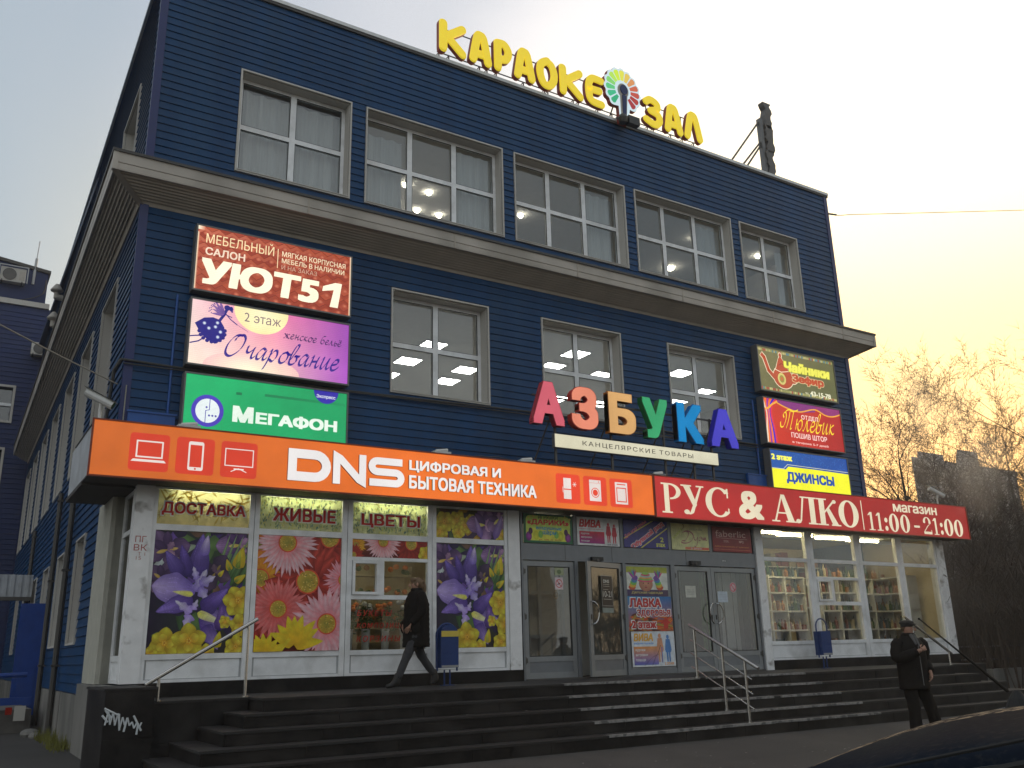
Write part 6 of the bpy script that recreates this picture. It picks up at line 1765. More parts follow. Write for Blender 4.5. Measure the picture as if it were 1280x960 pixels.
# ---- АЗБУКА, stood on the canopy
t = thing('letter_sign', 'coloured block letters АЗБУКА on posts above the orange and red boards', 'sign', (11.8, 13.95, 4.92))
faces = [((206, 98, 112), (120, 28, 40)), ((226, 138, 112), (142, 44, 34)), ((212, 165, 108), (150, 84, 30)), ((62, 160, 108), (18, 84, 40)), ((32, 130, 190), (12, 78, 132)), ((76, 72, 190), (26, 24, 130))]
azb = [('А', 9.20, 9.92), ('З', 10.10, 10.74), ('Б', 11.02, 11.70), ('У', 11.90, 12.58), ('К', 12.84, 13.56), ('А', 13.78, 14.58)]
for i, (ch, xa, xb) in enumerate(azb):
    emit('azb_face_%d' % i, S(*faces[i][0]), .70, .08); mat('azb_side_%d' % i, S(*faces[i][1], k=2.2, cap=.6), .4)
    mb = MB(); text_solid(mb, ch, xa, 5.80, xb, 6.67, 13.86, 14.02, bold=.05, mf=0, ms=1); mb.build('letter', ['azb_face_%d' % i, 'azb_side_%d' % i], t)
    mb = MB(); text_solid(mb, ch, xa - .012, 5.788, xb + .012, 6.682, 13.868, 13.90, bold=.06, mf=0, ms=0); mb.build('letter_rim', 'azb_side_%d' % i, t)
mb = MB(); mb.box(9.70, 13.98, 13.92, 14.0, 5.39, 5.665); mb.build('panel', 'frame_grey', t)
c = Canvas(9.71, 5.40, 4.26, .255, 13.912); c.rect(0, 0, c.w, c.h, (212, 206, 178), (206, 202, 176), (214, 210, 184)); TX(c, 'КАНЦЕЛЯРСКИЕ ТОВАРЫ', 10.36, 5.47, 13.25, 5.58, (48, 40, 36), bold=.008, space=1.2)
c.build('panel_face', 'lit_sign', t)
mb = MB()
for zz in (5.90, 6.40): mb.box(9.3, 14.5, 14.03, 14.06, zz, zz + .035)
mb.build('rail', 'steel_dark', t)
for x in (9.78, 11.15, 12.55, 13.35, 13.9):
    mb = MB(); mb.box(x, x + .045, 14.02, 14.055, 4.92, 6.45); mb.build('post', 'steel_dark', t)
    mb = MB(); mb.tube((x + .02, 14.05, 6.2), (x - .05, 14.95, 4.93), .018, n=6); mb.build('strut', 'steel_dark', t)

# ---- КАРАОКЕ ЗАЛ on the roof edge
t = thing('letter_sign', 'plump yellow letters КАРАОКЕ ЗАЛ with a rainbow fan on the roof edge', 'sign', (12, 15.4, ZR))
def plump(strokes, x0, x1, z0, z1, rad, seed=0):
    mb = MB()
    for si, pts in enumerate(strokes):
        P = smooth_path(pts, 4) if len(pts) > 2 else pts
        P = [(x0 + rad + a * (x1 - x0 - 2 * rad), z0 + rad + b * (z1 - z0 - 2 * rad)) for a, b in P]
        for i in range(len(P) - 1):
            a, b = Vector(P[i]), Vector(P[i + 1]); d = (b - a)
            if d.length < 1e-6: continue
            an = math.atan2(d.y, d.x); out_ = []
            for k in range(7): q_ = an - PI / 2 + PI * k / 6; out_.append((b.x + rad * math.cos(q_), b.y + rad * math.sin(q_)))
            for k in range(7): q_ = an + PI / 2 + PI * k / 6; out_.append((a.x + rad * math.cos(q_), a.y + rad * math.sin(q_)))
            e = .0012 * (si * 9 + i)
            y0 = 15.34 + e; n = len(out_)
            inn = [(((p[0] - (a.x + b.x) / 2) * .93 + (a.x + b.x) / 2), ((p[1] - (a.y + b.y) / 2) * .93 + (a.y + b.y) / 2)) for p in out_]
            i0 = len(mb.v)
            mb.v += [(p[0], y0 - .035, p[1]) for p in inn] + [(p[0], y0, p[1]) for p in out_] + [(p[0], 15.46, p[1]) for p in out_]
            mb.f.append(tuple(i0 + k for k in range(n))); mb.m.append(0)
            for k in range(n):
                k2 = (k + 1) % n
                mb.f.append((i0 + k, i0 + n + k, i0 + n + k2, i0 + k2)); mb.m.append(0)
                mb.f.append((i0 + n + k, i0 + 2 * n + k, i0 + 2 * n + k2, i0 + n + k2)); mb.m.append(1)
    return mb
GK = [[(0, 1), (0, 0)], [(1, 1), (.08, .45)], [(.25, .5), (1, .0)]]
GA = [[(0, 0), (.30, .95), (.55, 1.0)], [(1, 0), (.70, .95), (.45, 1.0)], [(.25, .28), (.75, .28)]]
GR = [[(.05, 0), (.05, 1)], [(.05, 1), (.65, 1.02), (1, .76), (.8, .46), (.1, .38)]]
GO = [[(.5, 1), (.1, .82), (0, .45), (.2, .06), (.55, 0), (.92, .22), (1, .6), (.82, .92), (.5, 1)]]
GE = [[(1, 1), (.3, 1), (.02, .75), (.0, .35), (.2, .04), (1, 0)], [(.05, .52), (.85, .55)]]
GZ = [[(0, .88), (.35, 1.02), (.85, .92), (.85, .68), (.35, .54)], [(.35, .54), (.92, .44), (1, .15), (.6, -.02), (.0, .12)]]
GL = [[(0, 0), (.35, .95), (.6, 1)], [(1, 0), (.72, .95), (.5, 1)]]
for G_, xa, xb in ((GK, 7.97, 8.68), (GA, 8.74, 9.34), (GR, 9.38, 9.90), (GA, 9.94, 10.54), (GO, 10.58, 11.20), (GK, 11.24, 11.97), (GE, 12.03, 12.62), (GZ, 13.86, 14.50), (GA, 14.56, 15.20), (GL, 15.24, 15.90)):
    plump(G_, xa, xb, 14.54, 15.41, .102).build('letter', ['letter_yellow', 'letter_side_red'], t)
mb = MB()
for zz in (14.62, 15.28): mb.tube((8.0, 15.50, zz), (15.85, 15.50, zz), .016, n=6)
mb.build('rail', 'steel_dark', t)
for x in (8.05, 8.3, 9.1, 9.3, 9.55, 10.3, 10.9, 11.0, 11.75, 11.9, 12.5, 12.95, 14.1, 14.3, 14.9, 15.3, 15.7):
    mb = MB(); mb.tube((x, 15.50, ZR), (x, 15.50, 15.28 if int(x * 20) % 3 == 0 else 14.62), .018, n=6); mb.tube((x, 15.5, 14.62), (x - .1, 15.9, ZR), .012, n=6); mb.build('post', 'steel_dark', t)
# fan with microphone
fc = (13.18, 15.26)
out_ = []
for k in range(13):
    a = R(-48 + 276 * k / 12)
    for j in range(5):
        b = a + R(276 / 12) * (j - 2) / 5; rr_ = .62 + .035 * math.cos((j - 2) * .9)
        out_.append((fc[0] + rr_ * .92 * math.cos(b), fc[1] + rr_ * math.sin(b)))
out_ += [(fc[0] - .16, fc[1] - .50), (fc[0] - .14, fc[1] - .96), (fc[0] + .10, fc[1] - .98), (fc[0] + .20, fc[1] - .50)]
mb = MB(); cen = fc
i0 = len(mb.v); n = len(out_)
mb.v += [(p[0], 15.30, p[1]) for p in out_] + [(p[0], 15.42, p[1]) for p in out_] + [(fc[0], 15.30, fc[1] - .2), (fc[0], 15.42, fc[1] - .2)]
for k in range(n):
    k2 = (k + 1) % n; mb.f += [(i0 + k, i0 + k2, i0 + 2 * n), (i0 + n + k2, i0 + n + k, i0 + 2 * n + 1), (i0 + k, i0 + n + k, i0 + n + k2, i0 + k2)]; mb.m += [0, 1, 1]
emit('fan_glow', (.42, .52, .56), 1.0); mb.build('fan_board', ['fan_glow', 'letter_side_red'], t)
fcol = [(.30, .045, .05), (.34, .05, .045), (.42, .08, .06), (.48, .12, .07), (.56, .25, .10), (.62, .45, .10), (.60, .60, .08), (.50, .66, .06), (.38, .62, .10), (.20, .52, .14), (.10, .45, .18), (.05, .38, .20), (.04, .32, .16)]
for k in range(13):
    a = R(-48 + 276 * k / 12); emit('fan_%d' % k, tuple(v * .85 for v in fcol[k]), 1.0)
    w0, w1 = .040, .080
    d = Vector((math.cos(a) * .92, math.sin(a))); nn = Vector((-math.sin(a), math.cos(a)))
    A = Vector(fc) + d * .28; B = Vector(fc) + d * .53
    pts = [A - nn * w0, B - nn * w1, B + d * .045 - nn * w1 * .5, B + d * .045 + nn * w1 * .5, B + nn * w1, A + nn * w0]
    mb = MB(); mb.prism([tuple(p) for p in pts], 15.285, 15.298); mb.build('fan_blade', 'fan_%d' % k, t)
mb = MB(); mb.prism(arc(fc[0], fc[1] - .02, .17, .20, 0, 360, 20)[:-1], 15.27, 15.299); mb.prism([(fc[0] - .10, fc[1] - .9), (fc[0] + .05, fc[1] - .9), (fc[0] + .13, fc[1] - .1), (fc[0] - .10, fc[1] - .1)], 15.272, 15.2995); mb.build('microphone_outline', 'cornice_grey', t)
mb = MB(); mb.prism(arc(fc[0] + .01, fc[1] + .0, .12, .14, 0, 360, 18)[:-1], 15.25, 15.268); mb.prism([(fc[0] - .06, fc[1] - .86), (fc[0] + .03, fc[1] - .86), (fc[0] + .08, fc[1] - .16), (fc[0] - .05, fc[1] - .16)], 15.252, 15.2685); mb.build('microphone', 'corner_blue', t)
mb = MB(); mb.tube((13.1, 15.5, 14.45), (13.1, 15.43, 15.0), .02, n=6); mb.tube((12.9, 15.6, 14.45), (12.95, 15.43, 14.8), .02, n=6); mb.build('post', 'steel_dark', t)
# floodlight under the fan
t = thing('floodlight', 'black floodlight hanging over the roof edge under the rainbow fan', 'floodlight', (13.15, 15.3, ZR))
mb = MB(); mb.tube((13.05, 15.45, 14.5), (13.0, 15.15, 14.35), .03, n=8); mb.build('arm', 'black_plastic', t)
mb = MB(); mb.lathe((12.98, 15.12, 14.16), [(0, 0), (.10, .0), (.13, .12), (.08, .22), (0, .24)], 12); mb.box(13.08, 13.42, 15.0, 15.16, 14.14, 14.36); mb.build('head', 'black_plastic', t)
# the dark sign seen edge-on at the right end of the roof
t = thing('roof_sign', 'dark letter sign seen edge-on and propped by rods on the right end of the roof', 'sign', (19.6, 17.5, ZR))
r = random.Random(6)
for k, (xa, dx, za, zb) in enumerate(((20.0, .0, 14.45, 15.35), (19.96, .03, 15.3, 16.2), (20.0, .05, 16.15, 17.1), (20.02, .08, 17.0, 17.9))):
    mb = MB(); prof_ = []
    n = 8
    for i in range(n + 1): prof_.append((xa + dx + .12 + r.uniform(-.05, .07), za + (zb - za) * i / n))
    for i in range(n, -1, -1): prof_.append((xa + dx - .13 + r.uniform(-.07, .05), za + (zb - za) * i / n))
    mb.prism(prof_, 16.55, 16.75); mb.build('letter', 'steel_dark', t)
mb = MB(); mb.box(19.74, 19.86, 16.6, 16.75, 14.45, 17.3); mb.build('post', 'frame_grey', t)
for (x0_, z1_) in ((17.35, 17.3), (17.75, 16.6), (18.0, 16.5), (18.75, 15.6), (18.9, 15.5)):
    mb = MB(); mb.tube((x0_, 16.4, 14.3), (19.85, 16.7, z1_), .03, n=6); mb.build('rod', 'steel_dark', t)

# ================================================================== SMALL THINGS ON THE FACADE
def cable(label, pts, r=.012, m='cable_dark', sag=0.0, name='cable', cat='cable', n=6):
    mb = MB()
    P = []
    for a, b in zip(pts[:-1], pts[1:]):
        for k in range(8):
            t_ = k / 8; v = Vector(a).lerp(Vector(b), t_); v.z -= sag * 4 * t_ * (1 - t_); P.append(v)
    P.append(Vector(pts[-1])); mb.path(P, r, n=n)
    return single(name, mb, m, label, cat)
yw = W - .05
cable('pair of dark conduits running along the blue wall under the middle storey windows', [(2.12, yw - .02, 6.45), (3.05, yw - .02, 6.43), (6.1, yw - .02, 6.42), (10.2, yw - .02, 6.50), (16.9, yw - .02, 6.45)], .022)
cable('thin cable just below the conduit on the blue wall', [(2.15, yw - .03, 6.38), (10.2, yw - .03, 6.43), (16.9, yw - .03, 6.38)], .012)
cable('dark conduit turning the left corner of the blue wall', [(2.12, yw - .02, 6.45), (2.05, W + .1, 6.30), (2.05, W + .5, 5.4), (1.95, W + .2, 4.95)], .03)
cable('blue vertical conduit beside the left lightboxes', [(2.92, yw, 7.75), (2.92, yw, 5.0)], .022, 'pipe_blue')
cable('blue vertical conduit beside the right lightboxes', [(16.88, yw, 7.6), (16.9, yw, 5.0)], .022, 'pipe_blue')
cable('grey cable from the left side building to the corner of the blue building', [(-6, 6, 6.9), (2.1, W - .05, 6.02)], .012, 'cable_light', sag=.25)
cable('thin drop wire down the corner above the left end of the orange board', [(2.24, W - .06, 6.02), (2.24, W - .06, 5.0)], .010, 'cable_light')
cable('pale overhead wire leaving the upper right corner of the building', [(20.93, W - .02, 13.80), (21.4, 15.2, 13.78), (34, 9.0, 14.6)], .011, 'cable_light', sag=.03)
cable('dark clamp holding the overhead wire at the upper right corner', [(20.88, W - .02, 13.81), (21.15, 15.38, 13.79)], .028, 'steel_dark', name='wire_clamp', cat='clamp')
r = random.Random(31)
pts = [(7.2 + .35 * k, 13.62, 4.97 + r.uniform(0, .06)) for k in range(22)]
cable('loose black cable lying along the top edge of the orange board', pts, .009, sag=.01)
for (x0, x1, z0, z1, lb) in ((2.30, 3.04, 5.0, 5.60, 'bright blue sheet metal patch left of the green lightbox'), (16.42, 17.04, 5.0, 5.69, 'bright blue sheet metal patch left of the yellow lightbox')):
    mb = MB(); mb.box(x0, x1, W - .10, W - .03, z0, z1); mb.box(x0 - .02, x1 + .02, W - .12, W - .10, z1 - .03, z1); single('sheet_metal_box', mb, 'pipe_blue', lb, 'panel')
for k, (x, z) in enumerate(((2.75, 5.0), (7.0, 4.98), (8.75, 4.98), (11.9, 4.98))):
    mb = MB(); mb.box(x, x + .32, 13.65, 13.80, 4.92, 5.02); mb.tube((x + .05, 13.7, 5.02), (x + .28, 13.72, 5.06), .03, n=8)
    single('junction_box', mb, 'camera_white', ['small pale box on the canopy under the green lightbox', 'small pale box on the canopy above the letters DNS', 'small pale box on the canopy left of the block letters', 'small pale box on the canopy above the joint of the two boards'][k], 'box')
def cctv(px, py, pz, sx, label, length=.36):
    t = thing('security_camera', label, 'camera', (px, py, pz))
    a = Vector((px - .20 * sx, py + .05, pz + .47)); b = Vector((px + .15 * sx, py - .10, pz + .27))
    mb = MB(); mb.tube(a, b, .062, n=12); mb.build('housing', 'camera_white', t)
    mb = MB(); d = (b - a).normalized(); mb.tube(b - d * .01, b + d * .006, .05, n=12); mb.build('lens', 'black_plastic', t)
    mb = MB(); q_ = [a + Vector((0, 0, .062)) - d * .03, b + Vector((0, 0, .062)) + d * .05]; w_ = Vector((d.y, -d.x, 0)).normalized() * .07
    mb.poly([q_[0] - w_, q_[1] - w_, q_[1] + w_, q_[0] + w_]); z_ = Vector((0, 0, .008)); mb.poly([q_[0] - w_ + z_, q_[0] + w_ + z_, q_[1] + w_ + z_, q_[1] - w_ + z_]); mb.build('hood', 'camera_white', t)
    mb = MB(); mb.tube((px, py, pz), (px, py, pz + .20), .022, n=8); mb.tube((px, py, pz + .20), (px, py - .05, pz + .34), .026, n=8); mb.box(px - .05, px + .05, py - .05, py + .05, pz - .0, pz + .02); mb.build('bracket', 'camera_white', t)
cctv(1.68, 13.75, 4.91, 1, 'white security camera at the left end of the orange board')
cctv(21.28, 13.70, 4.92, 1, 'white security camera at the right end of the red board')

# ------------------------------------------------------------------ handrails
def rail_thing(label, x0=0): 
    return thing('handrail', label, 'handrail', (x0, 12.3, LZ))
t = rail_thing('steel handrail sloping down to the left on the granite ledge at the left', 3.1)
mb = MB(); mb.tube((2.40, 12.62, 1.37), (3.78, 12.62, 2.17), .026, n=10); mb.build('rail', 'steel', t)
for x, z1_, zb_2 in ((2.56, 1.46, 1.168), (3.66, 2.08, 1.17)):
    mb = MB(); mb.tube((x, 12.62, zb_2), (x, 12.62, z1_), .020, n=8); mb.tube((x, 12.62, zb_2), (x, 12.62, zb_2 + .015), .05, n=12); mb.build('post', 'steel', t)
t = rail_thing('steel handrail sloping down to the right at the right end of the steps', 18.5)
mb = MB(); mb.tube((17.30, 12.3, 2.17), (18.75, 12.3, 1.40), .026, n=10); mb.build('rail', 'steel', t)
for x, z1_ in ((17.45, 2.08), (18.66, 1.44)):
    mb = MB(); mb.tube((x, 12.3, LZ), (x, 12.3, z1_), .020, n=8); mb.tube((x, 12.3, LZ), (x, 12.3, LZ + .015), .05, n=12); mb.build('post', 'steel', t)
# middle rail runs down the steps
t = rail_thing('steel handrail with thin lower bars running down the steps in front of the doors', 11)
xr_ = 11.02
p0, p1 = Vector((xr_, 12.02, 2.03)), Vector((xr_, 10.52, 1.32))
mb = MB(); mb.tube(p0, p1, .026, n=10); mb.build('rail', 'steel', t)
sl_ = (p1.z - p0.z) / (p1.y - p0.y)
for (y, zb_2) in ((11.90, LZ), (11.28, .84), (10.72, .0 + zt[4] - .0)):
    zt_ = p0.z + sl_ * (y - p0.y)
    zb_2 = {11.90: LZ, 11.28: zt[3], 10.72: .34}[y] if y != 11.28 else zt[3]
    if y == 10.72: y = 10.80; zb_2 = zt[4]; zt_ = p0.z + sl_ * (y - p0.y)
    mb = MB(); mb.tube((xr_, y, zb_2), (xr_, y, zt_), .022, n=8); mb.tube((xr_, y, zb_2), (xr_, y, zb_2 + .015), .055, n=12); mb.build('post', 'steel', t)
for d in (.24, .46, .68):
    mb = MB(); mb.tube((xr_, 12.02, 2.03 - d), (xr_, 10.68, 2.03 - d + sl_ * (10.68 - 12.02)), .010, n=6); mb.build('bar', 'steel', t)

# ------------------------------------------------------------------ litter bins
def bin_thing(x, y, w, h, label, yellow=True, tall=False):
    t = thing('litter_bin', label, 'litter bin', (x, y, LZ))
    zb0 = LZ + .24; zt0 = zb0 + h
    # frame: an arched loop of flat bar on two legs
    mb = MB(); P = [(x - w / 2, y, LZ), (x - w / 2, y, zt0 - w / 2)] + [(x + w / 2 * math.cos(R(180 - 18 * k)), y, zt0 - w / 2 + w / 2 * math.sin(R(180 - 18 * k))) for k in range(1, 10)] + [(x + w / 2, y, zt0 - w / 2), (x + w / 2, y, LZ)]
    P2 = [(p[0], p[1], max(p[2], zb0 - .02)) for p in P]
    mb.path(P2, .016, n=8)
    for sx in (-.05, .05): mb.tube((x + sx, y, LZ), (x + sx, y, zb0), .014, n=8)
    mb.box(x - .10, x + .10, y - .06, y + .06, LZ, LZ + .008); mb.build('frame', 'bin_blue', t)
    body_top = zt0 - w * .42
    mb = MB(); pr = arc(x, zt0 - w / 2 - .0, w / 2 - .02, w / 2 - .02, 0, 180, 10) if not tall else [(x + w / 2 - .02, body_top - .12), (x - w / 2 + .02, body_top - .12)]
    mb.prism([(x - w / 2 + .022, zb0 + .03), (x + w / 2 - .022, zb0 + .03)] + pr, y - .10, y + .10); mb.build('bucket', 'bin_blue', t)
    if yellow:
        mb = MB(); mb.box(x - w / 2 + .025, x + w / 2 - .025, y - .108, y - .101, zt0 - .21, zt0 - .12); mb.build('yellow_band', 'bin_yellow', t)
    mb = MB(); mb.box(x - w / 2 + .03, x + w / 2 - .03, y - .106, y - .101, zb0 + .035, zb0 + .07); mb.build('pale_strip', 'grating', t)
bin_thing(7.17, 13.55, .36, .72, 'blue arched litter bin with a yellow band right of the walking woman')
bin_thing(16.28, 13.62, .34, .78, 'plain blue litter bin in front of the right hand shop window', yellow=False, tall=True)

# ================================================================== FAR LEFT BUILDING
FY = 41.0
k4 = FY / 44.5
FB = thing('side_building', 'dark blue building with a penthouse and an air conditioner at the far left', 'building', (-6, FY, .3))
fwin = [(-.35, 1.62 * k4 + .05, 1.65 + (10.7) * k4 - 0, 1.65 + 12.2 * k4), (-.35, 1.70 * k4, 1.65 + (8.66 - 1.65) * k4 - .6, 1.65 + (10.66 - 1.65) * k4)]
zr1 = 1.65 + (17.37 - 1.65) * k4; zr2 = 1.65 + (19.45 - 1.65) * k4
fw = [(.2, 1.66, 11.15, 12.55), (.2, 1.56, 7.6, 9.95), (-3.6, -1.8, 11.15, 12.55), (-3.6, -1.8, 7.6, 9.95)]
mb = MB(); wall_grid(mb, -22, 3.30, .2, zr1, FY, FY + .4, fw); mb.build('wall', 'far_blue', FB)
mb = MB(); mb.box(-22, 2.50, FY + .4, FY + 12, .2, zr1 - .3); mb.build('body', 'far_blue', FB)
mb = MB(); mb.box(-22.1, 2.58, FY - .12, FY + .02, zr1, zr1 + .22); mb.build('parapet_cap', 'trim_grey', FB)
mb = MB(); z = .8
while z < zr1 - .2:
    for (xa, xb) in ((-21.9, 2.48),):
        cuts = sorted({xa, xb, *[h[k] for h in fw if h[3] > z and h[2] < z + .2 for k in (0, 1)]})
        for a, b in zip(cuts[:-1], cuts[1:]):
            if any(h[0] < (a + b) / 2 < h[1] and h[3] > z and h[2] < z + .2 for h in fw): continue
            mb.quad((a, FY - .03, z + .01), (b, FY - .03, z + .01), (b, FY - .008, z + .195), (a, FY - .008, z + .195)); mb.quad((a, FY, z + .01), (b, FY, z + .01), (b, FY - .03, z + .01), (a, FY - .03, z + .01))
    z += .2
o = mb.build('siding', 'far_blue', FB); o['kind'] = 'stuff'
for h in fw:
    mb = MB(); t_ = .09
    mb.box(h[0] - t_, h[0], FY - .07, FY + .02, h[2] - t_, h[3] + t_); mb.box(h[1], h[1] + t_, FY - .07, FY + .02, h[2] - t_, h[3] + t_); mb.box(h[0], h[1], FY - .07, FY + .02, h[3], h[3] + t_); mb.box(h[0], h[1], FY - .07, FY + .02, h[2] - t_, h[2])
    w = mb.build('window', 'trim_grey', FB)
    mb = MB(); mx_ = (h[0] + h[1]) / 2; mb.box(mx_ - .06, mx_ + .06, FY + .1, FY + .2, h[2], h[3]); mb.box(h[0], mx_ - .06, FY + .1, FY + .2, (h[2] + h[3]) / 2 - .06, (h[2] + h[3]) / 2 + .06); mb.box(mx_ + .06, h[1], FY + .1, FY + .2, (h[2] + h[3]) / 2 - .06, (h[2] + h[3]) / 2 + .06); mb.build('frame', 'pvc_white', w)
    mb = MB(); mb.box(h[0], h[1], FY + .2, FY + .22, h[2], h[3]); mb.build('pane', 'glass_dark', w)
mb = MB()
mb.prism([(-14, zr1 - .3), (2.42, zr1 - .3), (2.42, zr2 - .2), (-1.5, zr2 + .35), (-8, zr2 + .2), (-14, zr2)], FY + .3, FY + 6); mb.build('penthouse', 'far_blue', FB)
mb = MB(); mb.prism([(-14.1, zr2), (-8, zr2 + .2), (-1.5, zr2 + .35), (2.5, zr2 - .2), (2.5, zr2 - .06), (-1.5, zr2 + .48), (-8, zr2 + .33), (-14.1, zr2 + .12)], FY + .2, FY + 6.1); mb.build('penthouse_roof', 'flashing_dark', FB)
mb = MB(); mb.box(-6, 2.46, FY + .24, FY + .3, zr1 - .1, zr1 + .3); mb.build('penthouse_foot', 'flashing_dark', FB)
def aircon(x, y, z, s_, label):
    t = thing('air_conditioner', label, 'air conditioner', (x, y, z))
    mb = MB(); mb.box(x, x + .95 * s_, y - .35, y, z, z + .62 * s_); mb.build('casing', 'trim_grey', t)
    mb = MB(); mb.tube((x + .34 * s_, y - .38, z + .31 * s_), (x + .34 * s_, y - .351, z + .31 * s_), .26 * s_, n=20); mb.build('fan_grille', 'steel_dark', t)
    mb = MB(); mb.box(x + .70 * s_, x + .90 * s_, y - .362, y - .351, z + .1, z + .5 * s_); mb.build('side_grille', 'cornice_grey', t)
    mb = MB(); mb.box(x + .05, x + .10, y - .5, y, z - .06, z); mb.box(x + .8 * s_, x + .8 * s_ + .05, y - .5, y, z - .06, z); mb.build('bracket', 'steel_dark', t)
    return t
def farp(px_x, px_z): return px_x * k4, 1.65 + (px_z - 1.65) * k4
ax, az = farp(.66, 18.45)
t = aircon(ax, FY + .28, az, 1.0, 'air conditioner with a round grille on the far left penthouse')
mb = MB(); mb.box(ax - .08, ax + 1.03, FY - .2, FY - .15, az + .64, az + .68); mb.box(ax - .08, ax - .04, FY - .2, FY - .15, az - .04, az + .64); mb.box(ax + .99, ax + 1.03, FY - .2, FY - .15, az - .04, az + .64); mb.build('cage', 'pvc_grey', t)
ax2, az2 = 2.05, 13.2
aircon(2.1, FY - .0, 14.0, .85, 'air conditioner half hidden behind the long cornice')
ant = thing('antenna', 'thin antenna mast on the far left penthouse', 'antenna', (2.02 * k4, FY + .25, farp(0, 18.6)[1]))
mb = MB(); mb.tube((2.02 * k4, FY + .25, farp(0, 18.6)[1]), (2.05 * k4, FY + .25, farp(0, 19.9)[1]), .055, n=8); mb.build('mast', 'pvc_grey', ant)
mb = MB(); mb.tube((2.05 * k4, FY + .25, farp(0, 19.9)[1]), (2.08 * k4, FY + .25, farp(0, 20.8)[1]), .018, n=6); mb.build('whip', 'pvc_grey', ant)
mb = MB(); P = [(2.35, FY + .22, zr2 - .5), (2.3, FY + .22, zr2 - 1.1), (1.9, FY + .22, zr1 + .5), (1.2, FY + .22, zr1 + .25)]
mb.path([Vector((a[0], FY + .22, a[1])) for a in smooth_path([(p[0], p[2]) for p in P])], .02, n=5); single('cable', mb, 'cable_dark', 'dark cable drooping down the far left penthouse', 'cable')
for k, zz in enumerate((12.7, 13.7)):
    mb = MB(sidexf, True); mb.lathe((.22, 32, zz), [(.0, .22), (.06, .21), (.20, .0), (.19, -.04), (.08, -.10), (.08, -.3)], 12); mb.tube((-.2, 32, zz - .25), (.22, 32, zz - .25), .10, n=10)
    single('vent_cowl', mb, 'cornice_grey', ['grey vent cowl low on the far end of the side wall', 'upper grey vent cowl near the far end of the side roof'][k], 'vent')
# corrugated porch roof, blue door and blue barrier beside the side wall
t = thing('porch_roof', 'pale corrugated porch roof on the left side wall', 'porch roof', (0, 29, 3.5))
mb = MB(); x = -4.0
while x < 2.3:
    mb.box(x, x + .09, 28.95, 29.0, 3.45, 4.05); mb.box(x + .09, x + .18, 28.98, 29.02, 3.45, 4.05); x += .18
mb.build('corrugated_fascia', 'canopy_white', t)
mb = MB(); mb.box(-4.0, 2.3, 29.02, 32, 3.62, 3.7); mb.box(-4.0, 2.3, 28.93, 29.1, 3.35, 3.45); mb.build('deck', 'steel_dark', t)
for x in (-3.9, 0.2):
    mb = MB(); mb.box(x, x + .1, 29.1, 29.2, .3, 3.36); mb.build('post', 'steel_dark', t)
t = thing('side_door', 'tall bright blue metal door leaf standing open beside the side wall', 'door', (2.05, 24.5, .6))
mb = MB(); mb.box(1.75, 2.28, 24.4, 24.46, .55, 3.02); mb.build('leaf', 'door_blue', t)
mb = MB(); mb.box(2.28, 2.33, 24.38, 24.48, .45, 3.05); mb.build('edge', 'trim_grey', t)
mb = MB(); mb.box(1.85, 2.2, 24.385, 24.40, .75, 1.6); mb.build('lower_panel', 'door_blue', t)
t = thing('loading_ramp', 'blue steel ramp frame and concrete dock beside the side wall', 'ramp', (1, 22, .33))
mb = MB(); mb.box(-3, 1.95, 21.6, 21.75, .88, 1.02); mb.tube((-3, 22.6, 1.35), (1.9, 22.6, 1.45), .05, n=8); mb.build('beam', 'door_blue', t)
mb = MB(); mb.box(-3, 2.0, 21.9, 27, .3, .78); mb.build('dock', 'wall_grey', t)
mb = MB(); mb.box(1.5, 1.62, 21.58, 21.6, .70, .84); mb.build('reflector', 'lamp_red', t)
mb = MB(); mb.box(1.66, 1.86, 21.56, 21.6, .58, .86); mb.build('plate', 'trim_grey', t)
# weeds at the foot of the wall
mb = MB(); r = random.Random(3)
for k in range(260):
    tt = r.choice([r.gauss(19.3, .5), r.gauss(17.2, .3)]); o_ = r.uniform(.05, .35); x, y = side_xy(tt, o_); h = r.uniform(.05, .26); dx, dy = r.uniform(-.08, .08), r.uniform(-.08, .08)
    mb.poly([(x - .008, y, .33), (x + .008, y, .33), (x + dx, y + dy, .33 + h)])
o = single('weeds', mb, 'weed', 'yellowish weeds at the foot of the concrete base', 'weeds'); o['kind'] = 'stuff'
mb = MB(); r = random.Random(44)
mb.ellipsoid((1.9, 20.6, .38), (.18, .3, .10), 9, 6); mb.ellipsoid((1.95, 20.1, .36), (.12, .2, .08), 9, 6)
single('rubble', mb, 'concrete', 'pale lump of rubble beside the weeds at the side wall', 'rubble')
# street surroundings added for panes and paint to reflect come after the trees

